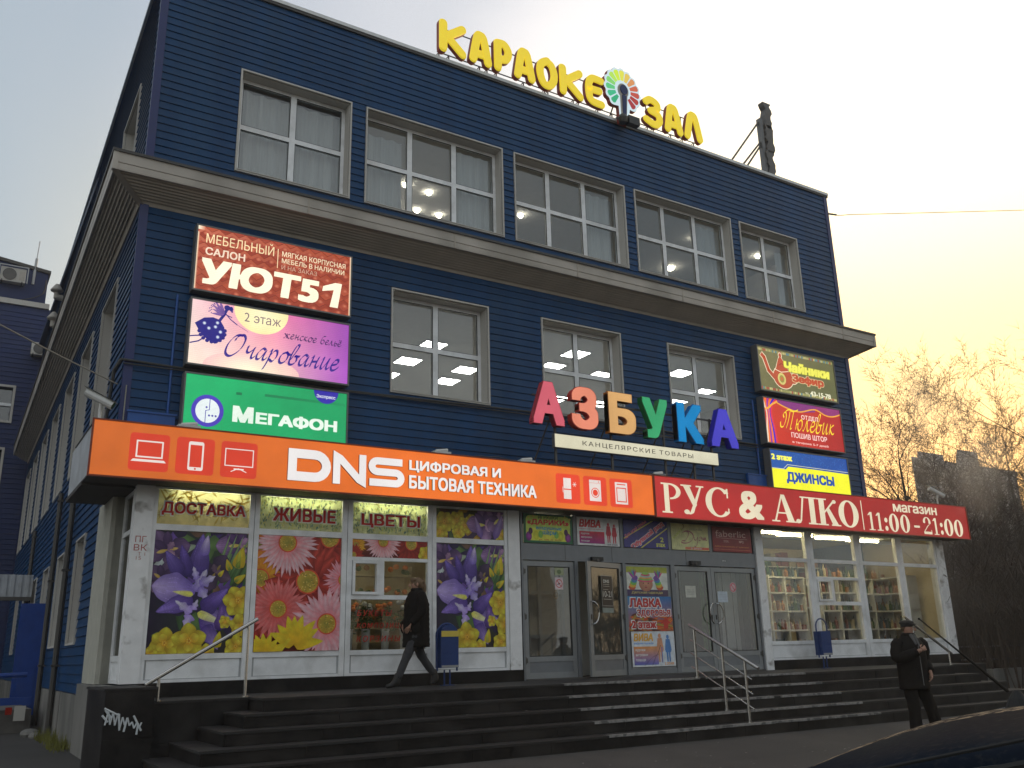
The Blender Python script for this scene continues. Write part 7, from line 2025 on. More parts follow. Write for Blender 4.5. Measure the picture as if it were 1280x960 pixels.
# ================================================================== PEOPLE
def skin_mesh(name, chains, mats, parent, sub=1, root=0):
    """chains share joints by name: [(joint, (x,y,z), (rx,ry))], edges [(a,b)]"""
    joints, edges = chains
    names = list(joints)
    me = bpy.data.meshes.new(name)
    me.from_pydata([joints[n][0] for n in names], [(names.index(a), names.index(b)) for a, b in edges], [])
    o = bpy.data.objects.new(name + '_raw', me); col.objects.link(o)
    md = o.modifiers.new('skin', 'SKIN')
    for i, n in enumerate(names):
        r = joints[n][1]
        me.skin_vertices[0].data[i].radius = r if isinstance(r, tuple) else (r, r)
        me.skin_vertices[0].data[i].use_root = (i == root)
    ss = o.modifiers.new('sub', 'SUBSURF'); ss.levels = sub; ss.render_levels = sub
    dg = bpy.context.evaluated_depsgraph_get(); dg.update()
    m2 = bpy.data.meshes.new_from_object(o.evaluated_get(dg))
    bpy.data.objects.remove(o)
    m2.materials.clear()
    for mm in (mats if isinstance(mats, list) else [mats]): m2.materials.append(MATS[mm])
    m2.polygons.foreach_set('use_smooth', [True] * len(m2.polygons))
    m2.polygons.foreach_set('material_index', [0] * len(m2.polygons))
    r = bpy.data.objects.new(name, m2); col.objects.link(r); r.parent = parent; BASE[r.name] = (0, 0, 0)
    return r
def limb_loft(mb, pts, rad, n=12, squash=1.0):
    """smooth tapering sleeve or trouser leg"""
    P = [Vector(p) for p in smooth_path(pts, 5)]; m = len(P); rr = []
    for i in range(m):
        f = i / (m - 1) * (len(rad) - 1); a = min(int(f), len(rad) - 2); rr.append(rad[a] + (rad[a + 1] - rad[a]) * (f - a))
    d = (P[1] - P[0]).normalized(); u = d.orthogonal().normalized(); i0 = len(mb.v)
    for i in range(m):
        d = (P[min(i + 1, m - 1)] - P[max(i - 1, 0)]).normalized(); u = (u - d * u.dot(d)).normalized(); w = d.cross(u)
        wr_ = 1 + .05 * math.sin(i * 2.1)
        for k in range(n): a = 2 * PI * k / n; mb.v.append(tuple(P[i] + (u * math.cos(a) + w * math.sin(a)) * rr[i] * wr_))
    for i in range(m - 1):
        for k in range(n): k2 = (k + 1) % n; mb.f.append((i0 + i * n + k, i0 + i * n + k2, i0 + (i + 1) * n + k2, i0 + (i + 1) * n + k)); mb.m.append(0)
    mb.f.append(tuple(i0 + k for k in reversed(range(n)))); mb.m.append(0); mb.f.append(tuple(i0 + (m - 1) * n + k for k in range(n))); mb.m.append(0)
    mb.smooth = True
def torso_loft(mb, rings, n=22):
    """rings: (cx, cy, z, rx, ry) from the hem up"""
    i0 = len(mb.v)
    for (cx, cy, z, rx, ry) in rings:
        for k in range(n): a = 2 * PI * k / n; mb.v.append((cx + rx * math.cos(a), cy + ry * math.sin(a), z))
    for i in range(len(rings) - 1):
        for k in range(n): k2 = (k + 1) % n; mb.f.append((i0 + i * n + k, i0 + i * n + k2, i0 + (i + 1) * n + k2, i0 + (i + 1) * n + k)); mb.m.append(0)
    mb.f.append(tuple(i0 + k for k in reversed(range(n)))); mb.m.append(0); mb.f.append(tuple(i0 + (len(rings) - 1) * n + k for k in range(n))); mb.m.append(0)
    mb.smooth = True
def hand(j, e, pre, wrist, direction, up, palm=.035, curl=.4):
    """five separate fingers from a palm; direction = along the fingers, up = back of the hand"""
    d = Vector(direction).normalized(); u = Vector(up).normalized(); s = d.cross(u).normalized(); w = Vector(wrist)
    j[pre + 'palm'] = (tuple(w + d * .055), (.034, .018)); e.append((pre + 'wrist', pre + 'palm'))
    for k, (off, ln) in enumerate(((-.030, .062), (-.010, .074), (.010, .070), (.029, .055))):
        k1 = w + d * .088 + s * off; k2 = k1 + (d * math.cos(curl) - u * math.sin(curl)) * ln * .5; k3 = k2 + (d * math.cos(curl * 2.2) - u * math.sin(curl * 2.2)) * ln * .5
        n = pre + 'f%d' % k
        j[n + 'a'] = (tuple(k1), (.0095, .0095)); j[n + 'b'] = (tuple(k2), (.0085, .0085)); j[n + 'c'] = (tuple(k3), (.0075, .0075))
        e += [(pre + 'palm', n + 'a'), (n + 'a', n + 'b'), (n + 'b', n + 'c')]
    t1 = w + d * .03 - s * .036; t2 = t1 + (d * .6 - s * .5 - u * .2).normalized() * .035; t3 = t2 + (d * .9 - u * .3).normalized() * .028
    j[pre + 'ta'] = (tuple(t1), (.012, .012)); j[pre + 'tb'] = (tuple(t2), (.010, .010)); j[pre + 'tc'] = (tuple(t3), (.008, .008))
    e += [(pre + 'palm', pre + 'ta'), (pre + 'ta', pre + 'tb'), (pre + 'tb', pre + 'tc')]
def head_parts(body, c, fdir, s=1.0, male=True):
    """face details around the head centre c; fdir = facing direction in the xy plane"""
    f = Vector((fdir[0], fdir[1], 0)).normalized(); sd_ = Vector((f.y, -f.x, 0)); c = Vector(c); rot = Matrix((( sd_.x, f.x, 0), (sd_.y, f.y, 0), (0, 0, 1)))
    mb = MB(); mb.smooth = True
    mb.ellipsoid(c + f * .100 + Vector((0, 0, -.012)), (.013, .020, .026), 8, 6, rot=rot); mb.ellipsoid(c + f * .108 + Vector((0, 0, -.024)), (.016, .014, .010), 8, 6, rot=rot)
    for sg in (-1, 1): mb.ellipsoid(c + sd_ * sg * .078 + f * .0 + Vector((0, 0, -.005)), (.010, .018, .030), 8, 6, rot=rot)
    mb.build('nose_and_ears', 'skin', body)
    mb = MB()
    for sg in (-1, 1):
        mb.ellipsoid(c + sd_ * sg * .032 + f * .088 + Vector((0, 0, .018)), (.012, .008, .007), 8, 5, rot=rot); mb.ellipsoid(c + sd_ * sg * .033 + f * .092 + Vector((0, 0, .036)), (.020, .006, .005), 8, 4, rot=rot)
    mb.build('eyes_and_brows', 'hair_brown', body)
    mb = MB(); mb.ellipsoid(c + f * .093 + Vector((0, 0, -.054)), (.024, .007, .006), 8, 4, rot=rot); mb.build('mouth', 'lamp_red' if not male else 'bark', body)

def person_root(label, loc, rz, s=1.0):
    t = thing('person', label, 'person', (0, 0, 0)); BASE[t.name] = (0, 0, 0); t.location = loc; t.rotation_euler = (0, 0, rz); t.scale = (s, s, s); return t

# woman walking to the left; built facing -y then turned; z up from her soles
wm = person_root('woman in a long black quilted coat with a ponytail walking left along the landing', (6.42, 13.15, LZ), R(-90), .99)
# local frame: forward = -y, her left = +x
j = {}; e = []
j['pelvis'] = ((0, 0, .90), (.13, .10)); j['waist'] = ((0, .0, 1.05), (.115, .09)); j['chest'] = ((0, .01, 1.26), (.14, .10)); j['neck0'] = ((0, .02, 1.40), (.055, .055)); j['neck'] = ((0, -.0, 1.46), (.048, .05))
j['head'] = ((0, -.02, 1.545), (.072, .088)); j['crown'] = ((0, -.012, 1.60), (.066, .080))
e += [('pelvis', 'waist'), ('waist', 'chest'), ('chest', 'neck0'), ('neck0', 'neck'), ('neck', 'head'), ('head', 'crown')]
# left leg forward (x>0), right leg back
j['hipL'] = ((.085, -.03, .84), (.068, .072)); j['kneeL'] = ((.08, -.20, .48), (.044, .048)); j['ankL'] = ((.075, -.36, .09), (.030, .034)); j['toeL'] = ((.075, -.47, .05), (.02, .016))
j['hipR'] = ((-.085, .03, .84), (.068, .072)); j['kneeR'] = ((-.08, .12, .46), (.044, .048)); j['ankR'] = ((-.075, .38, .14), (.030, .034)); j['toeR'] = ((-.075, .31, .07), (.02, .016))
e += [('pelvis', 'hipL'), ('hipL', 'kneeL'), ('kneeL', 'ankL'), ('ankL', 'toeL'), ('pelvis', 'hipR'), ('hipR', 'kneeR'), ('kneeR', 'ankR'), ('ankR', 'toeR')]
for sg, n, el, wr in ((1, 'L', (.23, -.02, 1.12), (.17, -.16, .93)), (-1, 'R', (-.23, .02, 1.12), (-.17, -.14, .93))):
    j['sh' + n] = ((sg * .155, .01, 1.36), (.052, .05)); j['el' + n] = (el, (.042, .042)); j[n + 'wrist'] = (wr, (.028, .024))
    e += [('chest', 'sh' + n), ('sh' + n, 'el' + n), ('el' + n, n + 'wrist')]
    hand(j, e, n, wr, (-sg * .5, -.3, -.5), (sg * .5, 0, .3), curl=.6)
wb = skin_mesh('body', (j, e), 'skin', wm, sub=1)
head_parts(wb, (0, -.02, 1.555), (0, -1), male=False)
mb = MB(); rg_ = []
for i in range(23):
    z = .60 + .038 * i; puff = .012 * abs(math.sin(i * PI / 2.0 + .4))
    base = .205 - .012 * math.sin((z - .6) * 3.2) if z < 1.22 else .205 - (z - 1.22) * .28
    dep = .225 - .03 * (z - .6) if z < 1.25 else .205 - (z - 1.25) * .42
    rg_.append((0, .012 * (z - .6), z, base + puff, dep * .92 + puff))
rg_ += [(0, .01, 1.455, .105, .10), (0, .0, 1.48, .07, .075)]
torso_loft(mb, rg_); ct = mb.build('coat', 'coat_black', wm); BASE[ct.name] = (0, 0, 0)
for sg, el, wr in ((1, (.235, -.02, 1.12), (.175, -.17, .95)), (-1, (-.235, .03, 1.12), (-.175, -.14, .95))):
    mb = MB(); limb_loft(mb, [(sg * .14, .01, 1.39), (sg * .20, .0, 1.30), el, wr], [.075, .085, .078, .066, .056]); mb.build('sleeve', 'coat_black', ct)
mb = MB(); mb.lathe((0, .005, 0), [(.088, 1.43), (.10, 1.45), (.095, 1.49), (.075, 1.50)], 14); mb.smooth = True; mb.build('collar', 'coat_black', ct)
for sg in (1, -1):
    mb = MB(); mb.ellipsoid((sg * .185, -.10, .90), (.035, .085, .11), 10, 8); mb.smooth = True; mb.build('pocket', 'coat_black', ct)
for leg_ in ([(.075, -.02, .86), (.085, -.08, .70), (.08, -.19, .48), (.076, -.34, .15)], [(-.075, .02, .86), (-.085, .06, .70), (-.08, .13, .48), (-.075, .345, .20)]):
    mb = MB(); limb_loft(mb, leg_, [.125, .112, .090, .074, .062, .054]); mb.build('jeans_leg', 'jeans_grey', wm)
for (a_, b_, t_, hl) in (((.075, -.33, .24), (.075, -.365, .07), (.075, -.54, .035), (.075, -.34, .035)), ((-.075, .33, .27), (-.075, .385, .13), (-.075, .29, .035), (-.075, .42, .10))):
    j = {'a': (a_, (.055, .06)), 'b': (b_, (.046, .056)), 't': (t_, (.040, .030)), 'h': (hl, (.038, .03))}
    skin_mesh('boot', (j, [('a', 'b'), ('b', 't'), ('b', 'h')]), 'boots', wm, sub=2, root=1)
mb = MB(); mb.smooth = True; mb.ellipsoid((0, .012, 1.580), (.083, .098, .094), 14, 10); mb.ellipsoid((0, .10, 1.595), (.040, .045, .045), 10, 8); mb.ellipsoid((0, .135, 1.50), (.034, .036, .095), 10, 8); mb.ellipsoid((0, .07, 1.53), (.065, .05, .06), 10, 8); mb.ellipsoid((.0, -.045, 1.625), (.070, .055, .045), 10, 8); mb.build('hair', 'hair_brown', wm)

# man in a flat cap on the pavement
mn = person_root('man in a dark jacket and flat cap standing with one hand at his chest', (13.12, 9.30, ground_z(13, 9.3)), R(-16), 1.01)
j = {}; e = []
j['pelvis'] = ((0, 0, .94), (.15, .12)); j['waist'] = ((0, .0, 1.10), (.14, .11)); j['chest'] = ((0, .01, 1.33), (.17, .12)); j['neck0'] = ((0, .01, 1.48), (.065, .065)); j['neck'] = ((0, -.01, 1.545), (.060, .06))
j['head'] = ((0, -.02, 1.625), (.078, .092)); j['crown'] = ((0, -.012, 1.69), (.072, .084))
e += [('pelvis', 'waist'), ('waist', 'chest'), ('chest', 'neck0'), ('neck0', 'neck'), ('neck', 'head'), ('head', 'crown')]
j['hipL'] = ((.10, 0, .88), (.09, .10)); j['kneeL'] = ((.20, -.03, .50), (.062, .068)); j['ankL'] = ((.33, .02, .09), (.040, .046)); j['toeL'] = ((.36, -.08, .04), (.02, .016))
j['hipR'] = ((-.10, 0, .88), (.09, .10)); j['kneeR'] = ((-.09, -.03, .49), (.062, .068)); j['ankR'] = ((-.08, .02, .09), (.040, .046)); j['toeR'] = ((-.08, -.09, .04), (.02, .016))
e += [('pelvis', 'hipL'), ('hipL', 'kneeL'), ('kneeL', 'ankL'), ('ankL', 'toeL'), ('pelvis', 'hipR'), ('hipR', 'kneeR'), ('kneeR', 'ankR'), ('ankR', 'toeR')]
ARM = {'L': ((.25, .02, 1.17), (.20, -.14, .98)), 'R': ((-.29, -.07, 1.20), (-.04, -.27, 1.31))}
for sg, n in ((1, 'L'), (-1, 'R')):
    el, wr = ARM[n]
    j['sh' + n] = ((sg * .185, .01, 1.44), (.060, .058)); j['el' + n] = (el, (.046, .046)); j[n + 'wrist'] = (wr, (.030, .026))
    e += [('chest', 'sh' + n), ('sh' + n, 'el' + n), ('el' + n, n + 'wrist')]
hand(j, e, 'L', ARM['L'][1], (-.2, -.3, -.8), (.8, -.2, 0), curl=.5)
hand(j, e, 'R', ARM['R'][1], (.85, -.15, .35), (.1, -.9, .2), curl=.5)
mbod = skin_mesh('body', (j, e), 'skin', mn, sub=1)
head_parts(mbod, (0, -.02, 1.635), (0.55, -.85))
mb = MB(); rg_ = []
for i, (z, rx, ry) in enumerate(((.74, .235, .185), (.755, .245, .195), (.80, .240, .192), (.90, .240, .192), (1.0, .236, .192), (1.10, .238, .192), (1.20, .245, .195), (1.30, .250, .192), (1.38, .245, .180), (1.45, .20, .150), (1.50, .14, .118), (1.54, .095, .095))):
    rg_.append((0, .01, z, rx, ry))
torso_loft(mb, rg_); jk = mb.build('jacket', 'coat_black', mn); BASE[jk.name] = (0, 0, 0)
for sg, n in ((1, 'L'), (-1, 'R')):
    el, wr = ARM[n]; wv = Vector(wr) * .90 + Vector(el) * .10
    mb = MB(); limb_loft(mb, [(sg * .17, .01, 1.45), (sg * .235, .0, 1.36), el, tuple(wv)], [.085, .100, .092, .080, .066]); mb.build('sleeve', 'coat_black', jk)
mb = MB(); mb.lathe((0, .008, 0), [(.095, 1.50), (.108, 1.53), (.10, 1.57), (.082, 1.575)], 14); mb.smooth = True; mb.build('collar', 'coat_black', jk)
mb = MB(); mb.tube((.012, -.184, .80), (.008, -.183, 1.38), .005, n=5); mb.build('zip', 'frame_grey', jk)
mb = MB(); mb.tube((.03, -.09, 1.55), (.04, -.175, 1.37), .026, .014, n=8); mb.tube((-.03, -.09, 1.55), (-.015, -.17, 1.40), .026, .014, n=8); mb.build('scarf', 'scarf_grey', mn)
for leg_ in ([(.09, .0, .90), (.135, .0, .72), (.205, -.02, .48), (.33, .02, .045)], [(-.09, .0, .90), (-.10, .0, .72), (-.09, -.02, .48), (-.08, .02, .045)]):
    mb = MB(); limb_loft(mb, leg_, [.125, .118, .100, .092, .090, .088]); mb.build('trouser_leg', 'trousers', mn)
for (b_, t_, hl) in (((.33, .02, .07), (.39, -.15, .035), (.32, .05, .035)), ((-.08, .02, .07), (-.08, -.17, .035), (-.08, .05, .035))):
    j = {'b': (b_, (.048, .05)), 't': (t_, (.042, .030)), 'h': (hl, (.040, .033))}
    skin_mesh('shoe', (j, [('b', 't'), ('b', 'h')]), 'boots', mn, sub=2)
mb = MB(); mb.smooth = True; mb.ellipsoid((0, .0, 1.725), (.102, .122, .045), 16, 8); mb.ellipsoid((.012, -.10, 1.700), (.072, .062, .014), 12, 6); mb.lathe((0, .0, 1.665), [(.090, 0), (.094, .02), (.094, .05)], 16); mb.build('cap', 'cap_black', mn)
mb = MB(); mb.smooth = True; mb.ellipsoid((0, .025, 1.655), (.086, .088, .062), 12, 8); mb.build('hair', 'hair_brown', mn)

# ================================================================== CAR in the foreground
def car():
    # built along local x (front to +x), z from the ground, then turned so that its tail points left in the view
    ax = Vector((.495, -.869, 0)).normalized(); sd_ = Vector((.869, .495, 0)).normalized()      # along the car, across it away from the camera
    org = Vector((2.886 - .35 * .495, 1.69 + .35 * .869, 0))   # centre line of the roof
    t = thing('parked_car', 'dark frosted car roof with a tilted aerial at the lower right corner', 'car', tuple(org))
    def xf(v): 
        p = org + ax * v[0] + sd_ * v[1]
        return (p.x, p.y, v[2])
    # stations along x: (x, belt half width, roof z, roof half width, sill z)
    secs = [(-1.30, .66, .76, .50, .45), (-1.16, .78, .84, .52, .35), (-.90, .86, .93, .56, .30), (-.62, .90, 1.10, .60, .25), (-.30, .90, 1.245, .64, .25), (.0, .90, 1.36, .67, .25), (.35, .90, 1.44, .68, .25), (.9, .90, 1.465, .68, .25), (1.5, .90, 1.44, .68, .25), (1.95, .90, 1.32, .66, .25), (2.35, .89, 1.12, .70, .25), (2.75, .87, .95, .76, .25), (3.3, .84, .88, .70, .28), (3.75, .72, .74, .58, .32)]
    rows = []
    for (x, bw, rz, rw, sz) in secs:
        bz = min(.92, rz - .04); pr = []
        for (yy, zz) in ((bw * .94, sz), (bw, .5), (bw * 1.0, .75), (bw * .97, bz), (rw + (bw * .97 - rw) * .35, bz + (rz - bz) * .68), (rw * 1.02, rz - .045), (rw * .90, rz - .012), (rw * .5, rz + .012), (0, rz + .02)):
            pr.append((yy, zz))
        rows.append([(x, -a, b) for a, b in pr] + [(x, a, b) for a, b in reversed(pr[:-1])])
    mb = MB(xf); mb.smooth = True
    for i in range(len(rows) - 1):
        for k in range(len(rows[0]) - 1):
            m = 0
            if k in (3, 4, 11, 12) and 3 <= i <= 9: m = 1
            if k in (8, 9, 10) and 4 <= i <= 8: m = 2
            if k in (5, 6, 7, 8, 9, 10) and i in (9, 10): m = 1
            a, b = rows[i], rows[i + 1]
            mb.quad(a[k], b[k], b[k + 1], a[k + 1], m)
    for rw_, fl in ((rows[0], 1), (rows[-1], 0)):
        n = len(rw_)
        for k in range(n // 2): mb.quad(rw_[k], rw_[k + 1], rw_[n - 2 - k], rw_[n - 1 - k], 0)
    # weld the shell so that it shades smoothly
    import bmesh
    me = mb.mesh('body', ['car_paint', 'car_glass', 'car_frost'], BASE[t.name])
    bm_ = bmesh.new(); bm_.from_mesh(me); bmesh.ops.remove_doubles(bm_, verts=bm_.verts, dist=.002); bm_.to_mesh(me); bm_.free()
    o = bpy.data.objects.new('body', me); col.objects.link(o); o.parent = t; BASE[o.name] = BASE[t.name]
    md = o.modifiers.new('sub', 'SUBSURF'); md.levels = 2; md.render_levels = 2
    # roof gutter trim and door seals on both sides
    for sg in (-1, 1):
        mb = MB(xf)
        P = [(secs[i][0], sg * (secs[i][3] * 1.03), secs[i][2] - .022) for i in range(2, 10)]
        P = [Vector(p) for p in P]; mb.path(P, .005, n=6); mb.build('roof_trim', 'rubber' if sg < 0 else 'frame_grey', t)
        mb = MB(xf); P = [(secs[i][0], sg * (secs[i][3] + (secs[i][1] * .97 - secs[i][3]) * .22), (secs[i][2] - .075 if i > 2 else secs[i][2] - .07)) for i in range(3, 10)]; mb.path([Vector(p) for p in P], .012, n=6); mb.build('door_seal', 'rubber', t)
        for xx in (-.45, 2.95):
            w_ = MB(xf); w_.tube((xx, sg * .74, .31), (xx, sg * .90, .31), .31, n=24); wo_ = w_.build('wheel', 'rubber', t)
            w_ = MB(xf); w_.tube((xx, sg * .90, .31), (xx, sg * .91, .31), .19, n=18); w_.build('rim', 'steel', wo_)
        mb = MB(xf); mb.box(1.7, 1.88, sg * .88 if sg > 0 else -1.06, 1.06 if sg > 0 else -.88, .93, 1.04); mb.build('mirror', 'car_paint', t)
        mb = MB(xf); mb.box(-1.2, -1.02, sg * .60 - .09, sg * .60 + .09, .72, .86); mb.build('tail_light', 'lamp_red', t)
        mb = MB(xf); mb.box(.55, .73, sg * .905 - .01, sg * .905 + .01, .80, .83); mb.box(1.6, 1.66, sg * .905 - .01, sg * .905 + .01, .80, .83); mb.build('door_handle', 'chrome', t)
    # aerial: a rubber foot and a tapering rod leaning back
    return t, xf
CAR, carxf = car()
mb = MB(); b = Vector((3.30, 1.955, 1.462)); tip = Vector((2.80, 1.935, 1.725))
mb.tube(b + (tip - b) * .06, b + (tip - b) * .55, .0065, .0036, n=8); mb.tube(b + (tip - b) * .55, tip, .0036, .0022, n=6); mb.ellipsoid(tip, (.004, .004, .004), 6, 5); mb.build('aerial', 'rubber', CAR)
mb = MB(); mb.lathe((b.x + .03, b.y, 1.395), [(.05, 0), (.045, .025), (.03, .055), (.010, .082)], 12); mb.build('aerial_foot', 'rubber', CAR)

# ================================================================== TREES, FAR BLOCK, THICKET
def gen_tree(seed, H=13.0, spread=.33, levels=5, birch=True):
    r = random.Random(seed)
    tr = MB(); cw = MB()
    def limb(p, d, ln, rad, lev):
        n = 4 if lev < 2 else 3
        seg = ln / n; q = p; dd = d.copy(); tips = []
        for i in range(n):
            dd = (dd + Vector((r.uniform(-1, 1), r.uniform(-1, 1), r.uniform(-.3, .8))) * (.10 if lev == 0 else .20)).normalized()
            q2 = q + dd * seg; r0 = rad * (1 - .75 * i / n); r1 = rad * (1 - .75 * (i + 1) / n)
            mb = tr if lev == 0 else cw
            mb.tube(q, q2, r0, r1, n=6 if lev == 0 else (4 if lev < 2 else 3), caps=False)
            q = q2; tips.append((q, dd.copy(), r1))
        return tips
    def grow(p, d, ln, rad, lev):
        tips = limb(p, d, ln, rad, lev)
        if lev >= levels: return
        for i, (q, dd, r1) in enumerate(tips):
            k = {0: 3, 1: 2, 2: 2, 3: 2, 4: 1}[lev] if i < len(tips) - 1 else 3
            if lev == 0 and i == 0: k = 1
            for _ in range(k):
                a = r.uniform(0, 6.28); o = dd.orthogonal().normalized(); o = Matrix.Rotation(a, 3, dd) @ o
                up = .55 if lev < 2 else .35
                nd = (dd * r.uniform(.55, 1.0) + o * r.uniform(.5, 1.0) + Vector((0, 0, up * .3))).normalized()
                grow(q, nd, ln * r.uniform(.34, .58) * (.8 if lev == 0 else 1), max(.0095, r1 * r.uniform(.4, .7)), lev + 1)
    grow(Vector((0, 0, 0)), Vector((r.uniform(-.05, .05), r.uniform(-.05, .05), 1)), H * .85, H * .014, 0)
    return tr.mesh('trunk', 'bark'), cw.mesh('crown', 'twigs' if seed % 2 else 'twigs_dark')
protos = [gen_tree(s, H, levels=4) for s, H in ((1, 13), (2, 15), (3, 12), (4, 14), (5, 16), (6, 11))]
# spots: x, y, height factor, prototype, label
spots_t = [
 (33.5, 23.0, 1.00, 0, 'tall slender bare tree right beside the corner of the blue building'),
 (37.5, 24.0, .92, 2, 'bare tree with a forked crown behind the security camera at the right'),
 (42.0, 26.0, .94, 3, 'bare tree in front of the left end of the far apartment block'),
 (44.5, 24.5, .92, 1, 'bare tree in front of the left roof tower of the far apartment block'),
 (38.0, 18.0, .80, 5, 'small dark bare tree low behind the right end of the red board'),
 (41.5, 20.0, .93, 4, 'bare tree in front of the right roof tower of the far apartment block'),
 (44.0, 19.0, .94, 0, 'bare tree in front of the right end of the far apartment block'),
 (47.0, 20.5, .98, 1, 'tall bare tree at the right edge, left of the rightmost trunk'),
 (40.5, 15.5, .95, 4, 'tall bare tree with long rising limbs at the right edge of the picture'),
 (34.5, 15.0, .70, 2, 'low bare tree beside the end of the steps'),
 (31.0, 18.5, .62, 5, 'low bare tree just behind the glazed corner of the shop'),
 (52.0, 31.0, 1.05, 3, 'far bare tree to the left of the apartment block'),
 (49.0, 33.5, 1.00, 0, 'far bare tree seen through the steam'),
 (57.0, 30.0, 1.02, 2, 'far bare tree before the middle of the apartment block'),
 (60.0, 28.5, 1.0, 1, 'far bare tree behind the right part of the apartment block'),
 (36.5, 20.5, .72, 3, 'thin bare tree between the corner column and the camera bracket'),
 (48.0, 28.0, .90, 5, 'dense bare tree in the middle of the grove'),
 (36.0, 12.8, .74, 0, 'leaning bare tree lowest at the right edge'),
]
for i, (x, y, s_, p, lb) in enumerate(spots_t):
    t = thing('bare_tree', lb, 'tree', (x, y, .33), 'bare trees right of the building')
    tm, cm = protos[p]
    for nm, me in (('trunk', tm), ('crown', cm)):
        o = bpy.data.objects.new(nm, me); col.objects.link(o); o.parent = t
    t.rotation_euler = (0, 0, i * 1.7); q_ = s_ * (.68 if i in (4, 8, 9, 10, 15, 17) else .77); t.scale = (q_ * 1.1, q_ * 1.1, q_)
# unseen block and trees, added across the street for the panes to mirror
t = thing('reflection_block', 'long pale block added across the street behind the camera for the panes to mirror', 'building', (5, -42, 0))
mb = MB(); mb.box(-40, 48, -52, -42, 0, 13.5); mb.build('wall', 'cream_plaster', t)
mb = MB(); mb.box(-40.4, 48.4, -52.3, -41.7, 13.5, 14.0); mb.build('parapet', 'flashing_dark', t)
for fl in range(4):
    for k in range(24):
        mb = MB(); x = -38 + 3.6 * k; mb.box(x, x + 1.7, -41.98, -41.94, 1.6 + 3.1 * fl, 3.3 + 3.1 * fl); mb.build('window', 'apartment_glass', t)
for i, (x, y, p) in enumerate(((-14, -16, 0), (-5, -19, 3), (4, -15, 1), (13, -20, 4), (22, -17, 2), (31, -21, 0))):
    t = thing('bare_tree', ['leftmost', 'second from left', 'third from left', 'fourth from left', 'fifth from left', 'rightmost'][i] + ' bare tree added across the street for the panes to mirror', 'tree', (x, y, 0), 'bare trees added across the street')
    for nm, me in (('trunk', protos[p][0]), ('crown', protos[p][1])):
        o = bpy.data.objects.new(nm, me); col.objects.link(o); o.parent = t
    t.rotation_euler = (0, 0, i * 2.1); t.scale = (.9, .9, .85)
# grit and dead leaves on the pavement and the lower steps
mb = MB(); r = random.Random(91)
for k in range(1500):
    x, y = r.uniform(1, 20), r.uniform(4.5, 10.6)
    if k % 5 == 0: q_ = r.randrange(5); x, y, z = r.uniform(3.9, 18.2), yf[q_] + r.uniform(.03, .25), zt[q_] + .004
    else: z = ground_z(x, y) + .004
    a = r.uniform(0, 6.28); l = r.uniform(.008, .03); mb.poly([(x + l * math.cos(a + b_), y + l * math.sin(a + b_) * .7, z + r.uniform(0, .006)) for b_ in (0, 1.9, 3.6)], k % 3)
o = mb.build('grit', ['twigs', 'granite_tread', 'cable_light']); tag(o, 'scattered grit and dead leaves on the pavement and steps', 'grit', kind='stuff')
# thicket of thin shoots below and behind the trees
mb = MB(); r = random.Random(77)
for k in range(5200):
    u = r.random()
    d = 26 + 34 * u; a = R(r.uniform(56.0, 78)); x, y = d * math.sin(a), d * math.cos(a)
    h = min(r.uniform(1.5, 6.5), .115 * d); p = Vector((x, y, .3)); dd = Vector((r.uniform(-.25, .25), r.uniform(-.25, .25), 1)).normalized()
    rad = r.uniform(.010, .030)
    for s_ in range(3):
        q = p + dd * h / 3; mb.tube(p, q, rad * (1 - .28 * s_), rad * (1 - .28 * (s_ + 1)), n=3, caps=False)
        if s_:
            for _ in range(3):
                q3 = q + Vector((r.uniform(-.7, .7), r.uniform(-.7, .7), r.uniform(.2, .9))); mb.tube(q, q3, rad * .4, rad * .15, n=3, caps=False)
        p = q; dd = (dd + Vector((r.uniform(-.35, .35), r.uniform(-.35, .35), .2))).normalized()
o = mb.build('thicket', 'twigs_dark'); tag(o, 'dense brown thicket of bare shoots under the trees right of the building', 'thicket', kind='stuff')
# rise of dark ground behind the thicket
hb = MB(); r = random.Random(5); prof = []
for k in range(25):
    a = R(48 + 34 * k / 24); prof.append((math.sin(a), math.cos(a), 5.2 + r.uniform(-.6, .8) + .8 * math.sin(k)))
for k in range(24):
    A, B = prof[k], prof[k + 1]
    for (d0, h0, d1, h1) in ((50, 0, 60, .45), (60, .45, 72, 1.0), (72, 1.0, 95, 1.0), (95, 1.0, 120, 0)):
        hb.quad((A[0] * d0, A[1] * d0, .3 + A[2] * h0), (B[0] * d0, B[1] * d0, .3 + B[2] * h0), (B[0] * d1, B[1] * d1, .3 + B[2] * h1), (A[0] * d1, A[1] * d1, .3 + A[2] * h1))
mat('hill_brown', (.060, .048, .038), .95, var=.4, scale=.5, bump=.5, bscale=3)
structure('hillside', hb, 'hill_brown')
# low wall and fence past the end of the steps
t = thing('low_wall', 'low grey concrete wall beyond the right end of the steps', 'wall', (23.5, 14.6, .33))
for k in range(8):
    x = 20.6 + 1.5 * k; y = 13.6 - .12 * k
    mb = MB(); mb.box(x + .01, x + 1.49, y, y + .25, .2, .98); mb.build('wall_panel', 'concrete', t)
t = thing('low_fence', 'low dark metal fence behind the steps at the right edge', 'fence', (28, 15.4, .33))
for zz in (1.15, 1.5):
    mb = MB(); mb.tube((22.5, 15.8, zz), (40, 13.6, zz), .022, n=6); mb.build('rail', 'steel_dark', t)
for k in range(26):
    f_ = k / 25; mb = MB(); x, y = 22.5 + 17.5 * f_, 15.8 - 2.2 * f_; mb.tube((x, y, .33), (x, y, 1.55), .02, n=6); mb.build('post', 'steel_dark', t)
